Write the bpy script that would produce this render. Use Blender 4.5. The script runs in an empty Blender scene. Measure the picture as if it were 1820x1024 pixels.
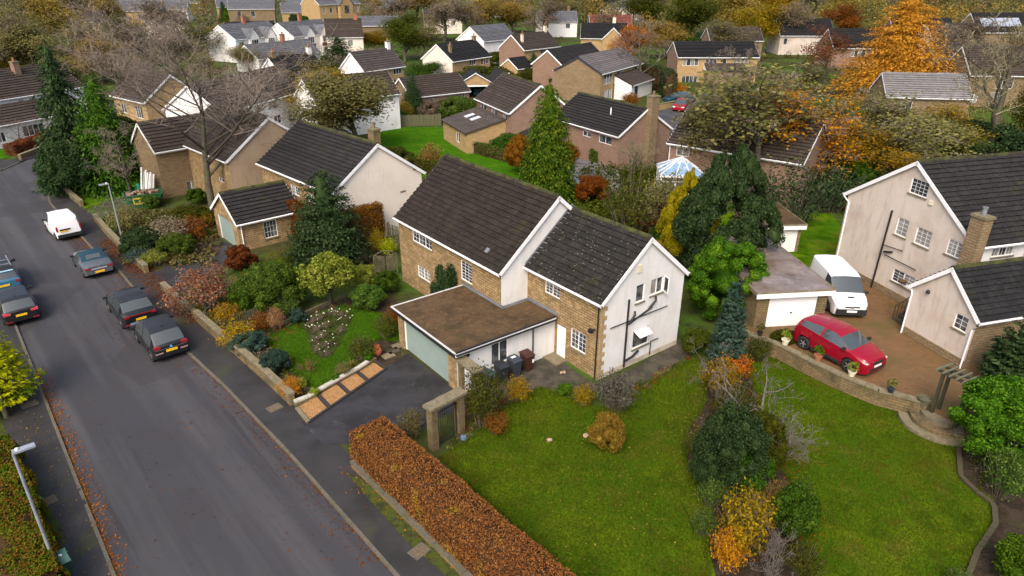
import bpy, math, random
import numpy as np
from mathutils import Vector, Matrix
from mathutils.geometry import tessellate_polygon
random.seed(7)
RNG = np.random.default_rng(7)
sc = bpy.context.scene
COL = sc.collection
PI = math.pi
# ------------------------------------------------------------------ camera
F, PITCH, ROLL, CAMH = 1213.0, math.radians(25.0), math.radians(-0.25), 20.0
_c, _s = math.cos(PITCH), math.sin(PITCH)
_r0, _d0, _f0 = Vector((1, 0, 0)), Vector((0, -_s, -_c)), Vector((0, _c, -_s))
CR = math.cos(ROLL) * _r0 + math.sin(ROLL) * _d0
CD = -math.sin(ROLL) * _r0 + math.cos(ROLL) * _d0
cam = bpy.data.cameras.new('camera')
cam.sensor_width = 36.0
cam.lens = F / 1820 * 36
cam.clip_start, cam.clip_end = 0.5, 6000
cam_o = bpy.data.objects.new('camera', cam)
COL.objects.link(cam_o)
_m = Matrix((CR, -CD, -_f0)).transposed().to_4x4()
_m.translation = (0, 0, CAMH)
cam_o.matrix_world = _m
sc.camera = cam_o
# ------------------------------------------------------------------ sky, sun, exposure
wd = bpy.data.worlds.new('World')
sc.world = wd
wd.use_nodes = True
_nt = wd.node_tree
_bg = _nt.nodes['Background']
_sky = _nt.nodes.new('ShaderNodeTexSky')
_sky.sky_type = 'NISHITA'
_sky.sun_disc = False
_sky.sun_elevation = math.radians(48)
_sky.sun_rotation = math.radians(198)
_sky.air_density = 1.0
_sky.dust_density = 6.0
_sky.ozone_density = 0.6
_nt.links.new(_sky.outputs[0], _bg.inputs[0])
_bg.inputs[1].default_value = 0.135
sun = bpy.data.lights.new('sun', 'SUN')
sun.energy = 0.9
sun.angle = math.radians(28)
sun.color = (1, 0.96, 0.9)
sun_o = bpy.data.objects.new('sun', sun)
COL.objects.link(sun_o)
_se, _sa = math.radians(48), math.radians(198)
sun_o.rotation_euler = Vector((math.sin(_sa) * math.cos(_se), math.cos(_sa) * math.cos(_se), math.sin(_se))).to_track_quat('Z', 'Y').to_euler()
sc.view_settings.view_transform = 'Standard'
sc.view_settings.look = 'None'
sc.view_settings.exposure = 1.05
sc.view_settings.gamma = 1.0
sc.view_settings.use_curve_mapping = False
sc.cycles.use_denoising = True
sc.cycles.max_bounces = 6
sc.cycles.diffuse_bounces = 3
sc.cycles.transparent_max_bounces = 6
G = 0.1          # garden / pavement level; the road lies at 0

def ray(x, y):
    return CR * (x - 910) + CD * (y - 512) + _f0 * F
def px(x, y, z=G):
    d = ray(x, y)
    t = (z - CAMH) / d.z
    return Vector((d.x * t, d.y * t, z))
def pxd(x, y, dist):
    """point on a pixel's ray at a horizontal distance"""
    d = ray(x, y)
    t = dist / math.hypot(d.x, d.y)
    return Vector((d.x * t, d.y * t, CAMH + d.z * t))

# ------------------------------------------------------------------ materials
MATS = {}
def _node(nt, t, **kw):
    n = nt.nodes.new(t)
    for k, v in kw.items():
        setattr(n, k, v)
    return n
def _mixc(nt, fac, a, b, mode='MIX'):
    n = _node(nt, 'ShaderNodeMix', data_type='RGBA', blend_type=mode)
    L = nt.links
    for sock, v in ((0, fac), (6, a), (7, b)):
        if isinstance(v, bpy.types.NodeSocket):
            L.new(v, n.inputs[sock])
        elif sock == 0:
            n.inputs[0].default_value = v
        else:
            n.inputs[sock].default_value = (*v, 1)
    return n.outputs[2]
def _maprange(nt, v, lo, hi, a=0.0, b=1.0):
    n = _node(nt, 'ShaderNodeMapRange')
    nt.links.new(v, n.inputs[0])
    n.inputs[1].default_value, n.inputs[2].default_value = lo, hi
    n.inputs[3].default_value, n.inputs[4].default_value = a, b
    return n.outputs[0]
def _math(nt, op, a, b):
    n = _node(nt, 'ShaderNodeMath', operation=op)
    for i, v in enumerate((a, b)):
        if isinstance(v, bpy.types.NodeSocket):
            nt.links.new(v, n.inputs[i])
        else:
            n.inputs[i].default_value = v
    return n.outputs[0]
def mat(name, col, rough=0.8, spec=0.3, metal=0.0, layers=(), bump=None, uv=False, coat=0.0, brick=None, rlayer=None, emit=None, island=0.0):
    """layers: (kind, colour, scale, lo, hi, strength, stretch); brick: (col2, mortar, width, height, joint, bump)"""
    if name in MATS:
        return MATS[name]
    m = bpy.data.materials.new(name)
    m.use_nodes = True
    nt = m.node_tree
    L = nt.links
    bs = nt.nodes['Principled BSDF']
    tc = _node(nt, 'ShaderNodeTexCoord')
    co = tc.outputs['UV'] if uv else _node(nt, 'ShaderNodeNewGeometry').outputs['Position']
    c = None
    hgt = None
    if brick:
        b = _node(nt, 'ShaderNodeTexBrick')
        L.new(tc.outputs['UV'], b.inputs['Vector'])
        b.offset = 0.5
        b.inputs['Color1'].default_value = (*col, 1)
        b.inputs['Color2'].default_value = (*brick[0], 1)
        b.inputs['Mortar'].default_value = (*brick[1], 1)
        b.inputs['Scale'].default_value = 1.0
        b.inputs['Mortar Size'].default_value = brick[4]
        b.inputs['Mortar Smooth'].default_value = 0.3
        b.inputs['Bias'].default_value = -0.1
        b.inputs['Brick Width'].default_value = brick[2]
        b.inputs['Row Height'].default_value = brick[3]
        c = b.outputs['Color']
        hgt = (_maprange(nt, b.outputs['Fac'], 0, 1, 1, 0), brick[5])
    cur = c if c is not None else col
    if island:
        gi = _node(nt, 'ShaderNodeNewGeometry')
        oi = _node(nt, 'ShaderNodeObjectInfo')
        rr = _math(nt, 'FRACT', _math(nt, 'ADD', gi.outputs['Random Per Island'], oi.outputs['Random']), 0.0)
        cur = _mixc(nt, _maprange(nt, rr, 0, 1, 0, island), cur, (0.0, 0.0, 0.0))
    for ly in layers:
        kind, lc, scl, lo, hi = ly[:5]
        st = ly[5] if len(ly) > 5 else 1.0
        mp = co
        if len(ly) > 7:
            rtn = _node(nt, 'ShaderNodeMapping')
            rtn.inputs['Rotation'].default_value = (0, 0, ly[7])
            L.new(co, rtn.inputs[0])
            mp = rtn.outputs[0]
        if len(ly) > 6:
            mpn = _node(nt, 'ShaderNodeMapping')
            mpn.inputs['Scale'].default_value = ly[6]
            L.new(mp, mpn.inputs[0])
            mp = mpn.outputs[0]
        if kind == 'n':
            t = _node(nt, 'ShaderNodeTexNoise')
            t.inputs['Scale'].default_value = scl
            t.inputs['Detail'].default_value = 5
            t.inputs['Roughness'].default_value = 0.62
            o = t.outputs['Fac']
        elif kind == 'v':
            t = _node(nt, 'ShaderNodeTexVoronoi')
            t.inputs['Scale'].default_value = scl
            o = t.outputs['Distance']
        elif kind == 'vc':
            t = _node(nt, 'ShaderNodeTexVoronoi')
            t.inputs['Scale'].default_value = scl
            o = t.outputs['Color']
            sp = _node(nt, 'ShaderNodeSeparateColor')
            L.new(o, sp.inputs[0])
            o = sp.outputs[0]
            L.new(mp, t.inputs['Vector'])
            f = _maprange(nt, o, lo, hi, 0, st)
            cur = _mixc(nt, f, cur, lc)
            continue
        L.new(mp, t.inputs['Vector'])
        f = _maprange(nt, o, lo, hi, 0, st)
        cur = _mixc(nt, f, cur, lc)
    if isinstance(cur, bpy.types.NodeSocket):
        L.new(cur, bs.inputs['Base Color'])
    else:
        bs.inputs['Base Color'].default_value = (*cur, 1)
    bs.inputs['Roughness'].default_value = rough
    if rlayer:
        t = _node(nt, 'ShaderNodeTexNoise')
        t.inputs['Scale'].default_value = rlayer[0]
        t.inputs['Detail'].default_value = 4
        L.new(co, t.inputs['Vector'])
        L.new(_maprange(nt, t.outputs['Fac'], 0.35, 0.65, rlayer[1], rlayer[2]), bs.inputs['Roughness'])
    bs.inputs['Specular IOR Level'].default_value = spec
    bs.inputs['Metallic'].default_value = metal
    if coat:
        bs.inputs['Coat Weight'].default_value = coat
        bs.inputs['Coat Roughness'].default_value = 0.04
    if emit:
        bs.inputs['Emission Color'].default_value = (*emit[0], 1)
        bs.inputs['Emission Strength'].default_value = emit[1]
    last = None
    if hgt:
        bn = _node(nt, 'ShaderNodeBump')
        bn.inputs['Strength'].default_value = 1.0
        bn.inputs['Distance'].default_value = hgt[1]
        L.new(hgt[0], bn.inputs['Height'])
        last = bn.outputs[0]
    if bump:
        t = _node(nt, 'ShaderNodeTexNoise')
        t.inputs['Scale'].default_value = bump[0]
        t.inputs['Detail'].default_value = 6
        L.new(co, t.inputs['Vector'])
        bn = _node(nt, 'ShaderNodeBump')
        bn.inputs['Strength'].default_value = 1.0
        bn.inputs['Distance'].default_value = bump[1]
        L.new(t.outputs['Fac'], bn.inputs['Height'])
        if last:
            L.new(last, bn.inputs['Normal'])
        last = bn.outputs[0]
    if last:
        L.new(last, bs.inputs['Normal'])
    MATS[name] = m
    return m
def leafmat(name, c1, c2, c3, patch=None, trans=0.3, pscale=0.5, pr=(0.56, 0.7)):
    """leaf colours vary per leaf and in patches"""
    if name in MATS:
        return MATS[name]
    m = bpy.data.materials.new(name)
    m.use_nodes = True
    nt = m.node_tree
    L = nt.links
    bs = nt.nodes['Principled BSDF']
    gi = _node(nt, 'ShaderNodeNewGeometry')
    rp = _node(nt, 'ShaderNodeValToRGB')
    el = rp.color_ramp.elements
    el[0].position, el[0].color = 0.0, (*c1, 1)
    el[1].position, el[1].color = 1.0, (*c3, 1)
    e = el.new(0.5)
    e.color = (*c2, 1)
    L.new(gi.outputs['Random Per Island'], rp.inputs[0])
    cur = rp.outputs[0]
    tc = _node(nt, 'ShaderNodeTexCoord')
    if patch:
        t = _node(nt, 'ShaderNodeTexNoise')
        t.inputs['Scale'].default_value = pscale
        t.inputs['Detail'].default_value = 3
        L.new(tc.outputs['Object'], t.inputs['Vector'])
        cur = _mixc(nt, _maprange(nt, t.outputs['Fac'], *pr), cur, patch)
    oi = _node(nt, 'ShaderNodeObjectInfo')
    hs = _node(nt, 'ShaderNodeHueSaturation')
    L.new(_maprange(nt, oi.outputs['Random'], 0, 1, 0.485, 0.515), hs.inputs['Hue'])
    L.new(_maprange(nt, oi.outputs['Random'], 0, 1, 0.82, 1.15), hs.inputs['Value'])
    L.new(cur, hs.inputs['Color'])
    cur = hs.outputs[0]
    L.new(cur, bs.inputs['Base Color'])
    bs.inputs['Roughness'].default_value = 0.55
    bs.inputs['Specular IOR Level'].default_value = 0.06
    tr = _node(nt, 'ShaderNodeBsdfTranslucent')
    L.new(cur, tr.inputs[0])
    mx = _node(nt, 'ShaderNodeMixShader')
    mx.inputs[0].default_value = trans
    L.new(bs.outputs[0], mx.inputs[1])
    L.new(tr.outputs[0], mx.inputs[2])
    L.new(mx.outputs[0], nt.nodes['Material Output'].inputs[0])
    MATS[name] = m
    return m

asphalt = mat('asphalt', (0.042, 0.041, 0.046), 0.8, 0.2, layers=[('n', (0.039, 0.037, 0.041), 0.25, 0.4, 0.62), ('n', (0.066, 0.064, 0.068), 0.5, 0.46, 0.62, 0.8, (1, 0.04, 1), math.radians(-41.7)), ('n', (0.03, 0.028, 0.03), 1.1, 0.6, 0.66, 0.7, (1, 0.05, 1), math.radians(-41.7)), ('vc', (0.036, 0.034, 0.037), 0.16, 0.8, 0.83, 0.6), ('n', (0.04, 0.035, 0.034), 1.3, 0.56, 0.72, 0.5), ('n', (0.09, 0.088, 0.09), 60, 0.6, 0.75, 0.5)], bump=(90, 0.004), rlayer=(0.3, 0.6, 0.9))
pavmat = mat('pavement_tarmac', (0.036, 0.034, 0.035), 0.75, 0.2, layers=[('n', (0.024, 0.023, 0.022), 0.6, 0.42, 0.65), ('n', (0.045, 0.05, 0.018), 0.33, 0.56, 0.7, 0.8), ('n', (0.075, 0.07, 0.07), 45, 0.58, 0.75, 0.5)], bump=(70, 0.004), rlayer=(0.5, 0.4, 0.8))
drivemat = mat('drive_tarmac', (0.036, 0.034, 0.036), 0.6, 0.2, layers=[('n', (0.02, 0.019, 0.02), 0.5, 0.42, 0.6), ('n', (0.09, 0.085, 0.085), 1.1, 0.6, 0.72, 0.5), ('n', (0.08, 0.075, 0.075), 50, 0.58, 0.75, 0.4)], bump=(70, 0.004), rlayer=(0.5, 0.3, 0.7))
grass = mat('grass', (0.047, 0.118, 0.004), 0.9, 0.0, layers=[('n', (0.1, 0.16, 0.006), 0.28, 0.44, 0.6), ('n', (0.028, 0.075, 0.002), 0.8, 0.48, 0.64), ('n', (0.14, 0.11, 0.02), 0.5, 0.55, 0.7, 0.75), ('n', (0.02, 0.045, 0.006), 14, 0.48, 0.72, 0.6), ('n', (0.1, 0.14, 0.01), 40, 0.55, 0.8, 0.5)], bump=(30, 0.05))
grass2 = mat('grass_bright', (0.038, 0.115, 0.004), 0.9, 0.0, layers=[('n', (0.06, 0.14, 0.006), 0.5, 0.45, 0.66), ('n', (0.03, 0.085, 0.008), 1.3, 0.5, 0.68), ('n', (0.02, 0.06, 0.006), 14, 0.5, 0.72, 0.5)], bump=(30, 0.05))
soil = mat('soil', (0.045, 0.032, 0.022), 0.95, 0.1, layers=[('n', (0.025, 0.018, 0.012), 2.0, 0.42, 0.6), ('n', (0.09, 0.06, 0.035), 6.0, 0.58, 0.72, 0.7), ('n', (0.04, 0.05, 0.015), 0.8, 0.55, 0.7, 0.7)], bump=(12, 0.06))
groundm = mat('rough_ground', (0.045, 0.06, 0.012), 0.95, 0.05, layers=[('n', (0.055, 0.042, 0.022), 0.06, 0.46, 0.62), ('n', (0.05, 0.1, 0.012), 0.09, 0.46, 0.58), ('n', (0.03, 0.03, 0.014), 0.9, 0.45, 0.7), ('n', (0.1, 0.065, 0.03), 1.7, 0.6, 0.75, 0.6)], bump=(3, 0.1))
moss = mat('moss', (0.05, 0.065, 0.012), 0.95, 0.1, layers=[('n', (0.03, 0.03, 0.015), 3, 0.45, 0.65)], bump=(20, 0.03))
kerbm = mat('kerb_stone', (0.11, 0.095, 0.075), 0.85, 0.3, layers=[('n', (0.08, 0.08, 0.045), 1.5, 0.45, 0.65), ('n', (0.07, 0.06, 0.05), 6, 0.55, 0.75)], bump=(30, 0.01))
STONE_L = [('n', (0.20, 0.12, 0.05), 2.2, 0.5, 0.7, 0.5), ('n', (0.12, 0.085, 0.05), 0.5, 0.55, 0.75, 0.6), ('vc', (0.42, 0.29, 0.14), 3.2, 0.7, 1.0, 0.6)]
stone = mat('sandstone', (0.36, 0.25, 0.125), 0.9, 0.2, brick=((0.22, 0.145, 0.068), (0.1, 0.075, 0.045), 0.42, 0.155, 0.02, 0.02), layers=STONE_L, bump=(22, 0.02), uv=True)
stone2 = mat('sandstone_dull', (0.27, 0.195, 0.115), 0.9, 0.2, brick=((0.19, 0.135, 0.075), (0.1, 0.08, 0.05), 0.42, 0.155, 0.018, 0.02), layers=STONE_L[:2], bump=(22, 0.02), uv=True)
stone3 = mat('sandstone_pale', (0.42, 0.29, 0.14), 0.9, 0.2, brick=((0.33, 0.22, 0.1), (0.26, 0.18, 0.1), 0.4, 0.16, 0.012, 0.01), layers=[('n', (0.25, 0.17, 0.09), 0.6, 0.5, 0.7, 0.6)], bump=(22, 0.02), uv=True)
brick = mat('brown_brick', (0.27, 0.165, 0.115), 0.9, 0.2, brick=((0.19, 0.11, 0.075), (0.22, 0.17, 0.14), 0.23, 0.075, 0.01, 0.008), layers=[('n', (0.16, 0.1, 0.07), 0.7, 0.5, 0.7, 0.5)], uv=True)
rendw = mat('white_render', (0.66, 0.655, 0.645), 0.85, 0.2, layers=[('n', (0.57, 0.55, 0.52), 0.6, 0.48, 0.7, 0.8), ('n', (0.46, 0.43, 0.385), 1.6, 0.5, 0.78, 0.5, (1.6, 1.6, 0.22))], bump=(60, 0.004))
rendp = mat('pink_render', (0.52, 0.455, 0.395), 0.88, 0.2, layers=[('n', (0.56, 0.49, 0.43), 0.9, 0.5, 0.66), ('n', (0.38, 0.3, 0.24), 0.45, 0.5, 0.68, 0.8), ('n', (0.29, 0.24, 0.195), 1.5, 0.5, 0.78, 0.7, (1.4, 1.4, 0.3))], bump=(50, 0.006))
rendc = mat('cream_render', (0.68, 0.61, 0.53), 0.85, 0.2, layers=[('n', (0.6, 0.53, 0.45), 0.6, 0.48, 0.7, 0.8), ('n', (0.3, 0.22, 0.16), 1.8, 0.6, 0.76, 0.5, (4, 4, 0.5))], bump=(60, 0.004))
rendb = mat('beige_render', (0.36, 0.27, 0.18), 0.85, 0.2, layers=[('n', (0.28, 0.2, 0.13), 0.6, 0.48, 0.7, 0.8), ('n', (0.2, 0.14, 0.1), 2.0, 0.56, 0.74, 0.7, (4, 4, 0.3))], bump=(60, 0.004))
whitewash = mat('whitewash', (0.72, 0.71, 0.7), 0.8, 0.2, layers=[('n', (0.6, 0.58, 0.56), 0.7, 0.5, 0.7)], bump=(40, 0.004))
def roofm(name, c, moss_amt=0.5, spots=0.0):
    d = tuple(0.62 * x for x in c)
    l = tuple(1.45 * x for x in c)
    ls = [('n', d, 1.1, 0.42, 0.62), ('n', l, 5.0, 0.5, 0.75, 0.7), ('n', (0.05, 0.055, 0.012), 0.7, 0.6, 0.72, moss_amt)]
    if spots:
        ls.append(('v', (0.28, 0.27, 0.2), 4.2, 0.075 + 0.08 * spots, 0.03, 1.0))
    else:
        ls.append(('v', (0.2, 0.19, 0.15), 2.2, 0.06, 0.03, 0.8))
    return mat(name, c, 0.8, 0.1, layers=ls, bump=(40, 0.006), island=0.35)
roof_main = roofm('concrete_tiles', (0.031, 0.025, 0.021), 0.25)
roof_ext = roofm('lichened_tiles', (0.028, 0.026, 0.024), 0.35, 1.0)
roof_dk = roofm('dark_tiles', (0.03, 0.028, 0.028), 0.45)
roof_br = roofm('brown_tiles', (0.06, 0.047, 0.04), 0.35)
roof_bk = roofm('black_tiles', (0.022, 0.022, 0.023), 0.2)
roof_gr = roofm('grey_tiles', (0.15, 0.135, 0.135), 0.0)
roof_sl = roofm('blue_slates', (0.12, 0.125, 0.14), 0.0)
roof_rd = roofm('red_tiles', (0.16, 0.055, 0.04), 0.0)
mossr = mat('ridge_moss', (0.055, 0.06, 0.02), 0.95, 0.1, layers=[('n', (0.03, 0.027, 0.02), 1.2, 0.42, 0.58), ('n', (0.085, 0.095, 0.02), 3, 0.55, 0.7)], bump=(25, 0.02))
feltm = mat('mossy_felt', (0.085, 0.055, 0.03), 0.95, 0.1, layers=[('n', (0.05, 0.035, 0.02), 0.8, 0.42, 0.62), ('n', (0.12, 0.075, 0.035), 4, 0.5, 0.7), ('n', (0.045, 0.05, 0.015), 0.5, 0.6, 0.72, 0.6), ('n', (0.22, 0.15, 0.08), 22, 0.62, 0.75, 0.6)], bump=(12, 0.05))
feltw = mat('wet_felt', (0.16, 0.13, 0.115), 0.4, 0.5, layers=[('n', (0.24, 0.2, 0.19), 0.5, 0.5, 0.62), ('n', (0.1, 0.065, 0.035), 0.7, 0.52, 0.66, 0.9), ('n', (0.05, 0.038, 0.03), 3.5, 0.58, 0.72, 0.8)], bump=(10, 0.02), rlayer=(0.6, 0.15, 0.8))
white = mat('white_paint', (0.75, 0.75, 0.76), 0.45, 0.4, layers=[('n', (0.6, 0.59, 0.58), 1.5, 0.55, 0.75, 0.5)])
cream = mat('cream_paint', (0.62, 0.56, 0.42), 0.6, 0.3)
black = mat('black_plastic', (0.015, 0.015, 0.016), 0.45, 0.4)
lead = mat('lead', (0.14, 0.15, 0.17), 0.5, 0.4, layers=[('n', (0.22, 0.23, 0.25), 2, 0.45, 0.7)])
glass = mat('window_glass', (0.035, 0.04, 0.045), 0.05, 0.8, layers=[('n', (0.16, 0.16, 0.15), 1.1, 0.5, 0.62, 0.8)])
curtain = mat('net_curtain', (0.45, 0.44, 0.42), 0.9, 0.2)
timber = mat('weathered_timber', (0.11, 0.1, 0.06), 0.9, 0.2, layers=[('n', (0.06, 0.065, 0.03), 2.5, 0.45, 0.7), ('n', (0.17, 0.15, 0.1), 7, 0.55, 0.75)], bump=(30, 0.01))
timberd = mat('green_timber', (0.042, 0.042, 0.026), 0.8, 0.2, layers=[('n', (0.06, 0.05, 0.03), 3, 0.5, 0.7)])
coping = mat('coping_stone', (0.175, 0.145, 0.09), 0.9, 0.2, layers=[('n', (0.12, 0.11, 0.065), 2.5, 0.45, 0.65), ('n', (0.3, 0.27, 0.2), 8, 0.58, 0.72)], bump=(25, 0.015))
wallst = mat('wall_stone', (0.2, 0.145, 0.07), 0.9, 0.2, brick=((0.15, 0.11, 0.06), (0.09, 0.07, 0.045), 0.4, 0.15, 0.014, 0.015), layers=[('n', (0.06, 0.055, 0.03), 0.9, 0.48, 0.66, 0.9), ('n', (0.12, 0.12, 0.03), 1.7, 0.58, 0.7, 0.7)], bump=(18, 0.03), uv=True)
greendoor = mat('sage_door', (0.225, 0.29, 0.268), 0.5, 0.15, layers=[('n', (0.2, 0.26, 0.24), 0.8, 0.45, 0.7)])
bark = mat('bark', (0.085, 0.075, 0.055), 0.95, 0.1, layers=[('n', (0.05, 0.04, 0.03), 4, 0.45, 0.65), ('n', (0.07, 0.085, 0.03), 1.3, 0.52, 0.68, 0.8)], bump=(20, 0.02))
barkg = mat('grey_bark', (0.15, 0.135, 0.12), 0.95, 0.1, layers=[('n', (0.09, 0.08, 0.07), 4, 0.45, 0.65)], bump=(20, 0.02))
twigm = mat('twig', (0.17, 0.135, 0.11), 0.95, 0.1, layers=[('n', (0.26, 0.215, 0.175), 1.5, 0.45, 0.65)])
twigb = mat('brown_twig', (0.19, 0.145, 0.11), 0.95, 0.1, layers=[('n', (0.27, 0.22, 0.165), 1.5, 0.45, 0.65)])
twigy = mat('olive_twig', (0.19, 0.165, 0.095), 0.95, 0.1, layers=[('n', (0.26, 0.23, 0.15), 1.5, 0.45, 0.65)])

# ------------------------------------------------------------------ mesh helpers
def tag(o, label=None, cat=None, group=None, kind=None):
    for k, v in (('label', label), ('category', cat), ('group', group), ('kind', kind)):
        if v:
            o[k] = v
    return o
def link(o, parent=None):
    COL.objects.link(o)
    if parent is not None:
        o.parent = parent
    return o
def empty(name, loc, rotz=0.0):
    o = bpy.data.objects.new(name, None)
    o.empty_display_size = 0.3
    o.location = loc
    o.rotation_euler = (0, 0, rotz)
    return link(o)
class MB:
    def __init__(s):
        s.v, s.f, s.m = [], [], []
    def poly(s, pts, m=0):
        i = len(s.v)
        s.v.extend([tuple(p) for p in pts])
        s.f.append(tuple(range(i, i + len(pts))))
        s.m.append(m)
        return s
    def box(s, x0, x1, y0, y1, z0, z1, m=0):
        i = len(s.v)
        s.v.extend([(x0, y0, z0), (x1, y0, z0), (x1, y1, z0), (x0, y1, z0), (x0, y0, z1), (x1, y0, z1), (x1, y1, z1), (x0, y1, z1)])
        for q in ((0, 3, 2, 1), (4, 5, 6, 7), (0, 1, 5, 4), (1, 2, 6, 5), (2, 3, 7, 6), (3, 0, 4, 7)):
            s.f.append(tuple(i + k for k in q))
            s.m.append(m)
        return s
    def obox(s, c, ex, ey, ez, m=0):
        """box from centre and three half vectors"""
        c, ex, ey, ez = Vector(c), Vector(ex), Vector(ey), Vector(ez)
        i = len(s.v)
        for sz in (-1, 1):
            for sx, sy in ((-1, -1), (1, -1), (1, 1), (-1, 1)):
                s.v.append(tuple(c + sx * ex + sy * ey + sz * ez))
        for q in ((0, 3, 2, 1), (4, 5, 6, 7), (0, 1, 5, 4), (1, 2, 6, 5), (2, 3, 7, 6), (3, 0, 4, 7)):
            s.f.append(tuple(i + k for k in q))
            s.m.append(m)
        return s
    def prism(s, poly, z0, z1, m=0, ms=None, bottom=False):
        """vertical prism over a 2-D polygon"""
        P = [Vector((p[0], p[1], 0)) for p in poly]
        a = sum(P[i].x * P[(i + 1) % len(P)].y - P[(i + 1) % len(P)].x * P[i].y for i in range(len(P)))
        if a < 0:
            P.reverse()
        i = len(s.v)
        n = len(P)
        s.v.extend([(p.x, p.y, z1) for p in P])
        for t in tessellate_polygon([P]):
            t = list(t)
            q = [P[k] for k in t]
            if (q[1] - q[0]).cross(q[2] - q[0]).z < 0:
                t.reverse()
            s.f.append(tuple(i + k for k in t))
            s.m.append(m)
        if z0 is not None and z0 != z1:
            for k in range(n):
                a, b = P[k], P[(k + 1) % n]
                s.poly([(a.x, a.y, z0), (b.x, b.y, z0), (b.x, b.y, z1), (a.x, a.y, z1)], m if ms is None else ms)
        return s
    def tube(s, pts, r, n=6, m=0, cap=True):
        pts = [Vector(p) for p in pts]
        rs = r if isinstance(r, (list, tuple)) else [r] * len(pts)
        base = len(s.v)
        for k, p in enumerate(pts):
            d = (pts[min(k + 1, len(pts) - 1)] - pts[max(k - 1, 0)]).normalized()
            a = d.orthogonal().normalized() if abs(d.z) > 0.9 else d.cross(Vector((0, 0, 1))).normalized()
            b = d.cross(a)
            for j in range(n):
                t = 2 * PI * j / n
                s.v.append(tuple(p + (a * math.cos(t) + b * math.sin(t)) * rs[k]))
        for k in range(len(pts) - 1):
            for j in range(n):
                j2 = (j + 1) % n
                s.f.append((base + k * n + j, base + k * n + j2, base + (k + 1) * n + j2, base + (k + 1) * n + j))
                s.m.append(m)
        if cap:
            s.f.append(tuple(base + j for j in reversed(range(n))))
            s.f.append(tuple(base + (len(pts) - 1) * n + j for j in range(n)))
            s.m += [m, m]
        return s
    def lathe(s, prof, n=12, m=0, c=(0, 0, 0)):
        base = len(s.v)
        for r, z in prof:
            for j in range(n):
                t = 2 * PI * j / n
                s.v.append((c[0] + r * math.cos(t), c[1] + r * math.sin(t), c[2] + z))
        for k in range(len(prof) - 1):
            for j in range(n):
                j2 = (j + 1) % n
                s.f.append((base + k * n + j, base + k * n + j2, base + (k + 1) * n + j2, base + (k + 1) * n + j))
                s.m.append(m)
        s.f.append(tuple(base + (len(prof) - 1) * n + j for j in range(n)))
        s.m.append(m)
        return s
    def mesh(s, name, mats, smooth=False):
        me = bpy.data.meshes.new(name)
        me.from_pydata(s.v, [], s.f)
        for mm in (mats if isinstance(mats, (list, tuple)) else [mats]):
            me.materials.append(mm)
        if any(s.m):
            me.polygons.foreach_set('material_index', s.m)
        uvl = me.uv_layers.new(name='UVMap')
        uv = np.zeros((len(me.loops), 2), np.float32)
        V = s.v
        for p in me.polygons:
            n = p.normal
            if abs(n.z) > 0.97:
                t, b = Vector((1, 0, 0)), Vector((0, 1, 0))
            else:
                t = Vector((-n.y, n.x, 0)).normalized()
                b = n.cross(t)
            for li, vi in zip(p.loop_indices, p.vertices):
                q = V[vi]
                uv[li] = (q[0] * t.x + q[1] * t.y, q[0] * b.x + q[1] * b.y + q[2] * b.z)
        uvl.data.foreach_set('uv', uv.ravel())
        if smooth:
            me.polygons.foreach_set('use_smooth', [True] * len(me.polygons))
        me.update()
        return me
    def build(s, name, mats, parent=None, smooth=False):
        return link(bpy.data.objects.new(name, s.mesh(name, mats, smooth)), parent)
def sm_angle(o, ang=35):
    me = o.data
    me.polygons.foreach_set('use_smooth', [True] * len(me.polygons))
    me.set_sharp_from_angle(angle=math.radians(ang))
    return o
def struct(name, mb, m):
    return tag(mb.build(name, m), kind='structure')
# ------------------------------------------------------------------ ground, road, pavements
def V2(*pts):
    return [Vector((p[0], p[1], 0)) for p in pts]
def P2(*pts):
    return [px(*p).to_2d() for p in pts]
KR = V2((24, -14), (-4.51, 18.42), (-9.86, 24.6), (-15.07, 30.28), (-18.77, 34.04), (-24.83, 41.03), (-29.27, 46.2)) + [px(*p) for p in ((176, 456), (147, 423), (110, 385), (88, 360), (84, 342), (94, 321), (112, 307), (170, 287), (260, 264))]
KL = V2((12.5, -14), (-14.35, 18.0), (-18.8, 23.24), (-26.1, 31.85), (-39, 47), (-48.8, 58.5))
KF = V2((-51, 62), (-57, 66), (-75, 74), (-80, 86), (-58, 75)) + [px(*p) for p in ((0, 303), (45, 284), (99, 267), (180, 241), (270, 226))]
road_poly = [Vector((p.x, p.y, 0)) for p in KR] + [Vector((p.x, p.y, 0)) for p in reversed(KF)] + [Vector((p.x, p.y, 0)) for p in reversed(KL)]
outer = V2((-1600, -300), (1600, -300), (1600, 900), (-1600, 900))
gm = MB()
tri = tessellate_polygon([outer, road_poly])
allp = outer + road_poly
for t in tri:
    q = [Vector((allp[k].x, allp[k].y, G)) for k in t]
    if (q[1] - q[0]).cross(q[2] - q[0]).z < 0:
        q.reverse()
    gm.poly(q)
struct('ground', gm, groundm)
rm = MB().prism([p + (p - Vector((-20, 30, 0))).normalized() * 0.1 for p in road_poly], None, 0.0)
struct('road', rm, asphalt)
hm = MB()
nx, ny = 60, 14
def hillz(x, y):
    t = min(1, max(0, (y - 560) / 900))
    return -6 + 28 * t * t * (3 - 2 * t) + 5 * math.sin(x * 0.006 + 1.3) * t + 3 * math.sin(x * 0.017) * t
for i in range(nx):
    for j in range(ny):
        x0, x1 = -1700 + 3400 * i / nx, -1700 + 3400 * (i + 1) / nx
        y0, y1 = 560 + 1100 * j / ny, 560 + 1100 * (j + 1) / ny
        hm.poly([(x, y, hillz(x, y)) for x, y in ((x0, y0), (x1, y0), (x1, y1), (x0, y1))])
struct('hills', hm, groundm)
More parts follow.
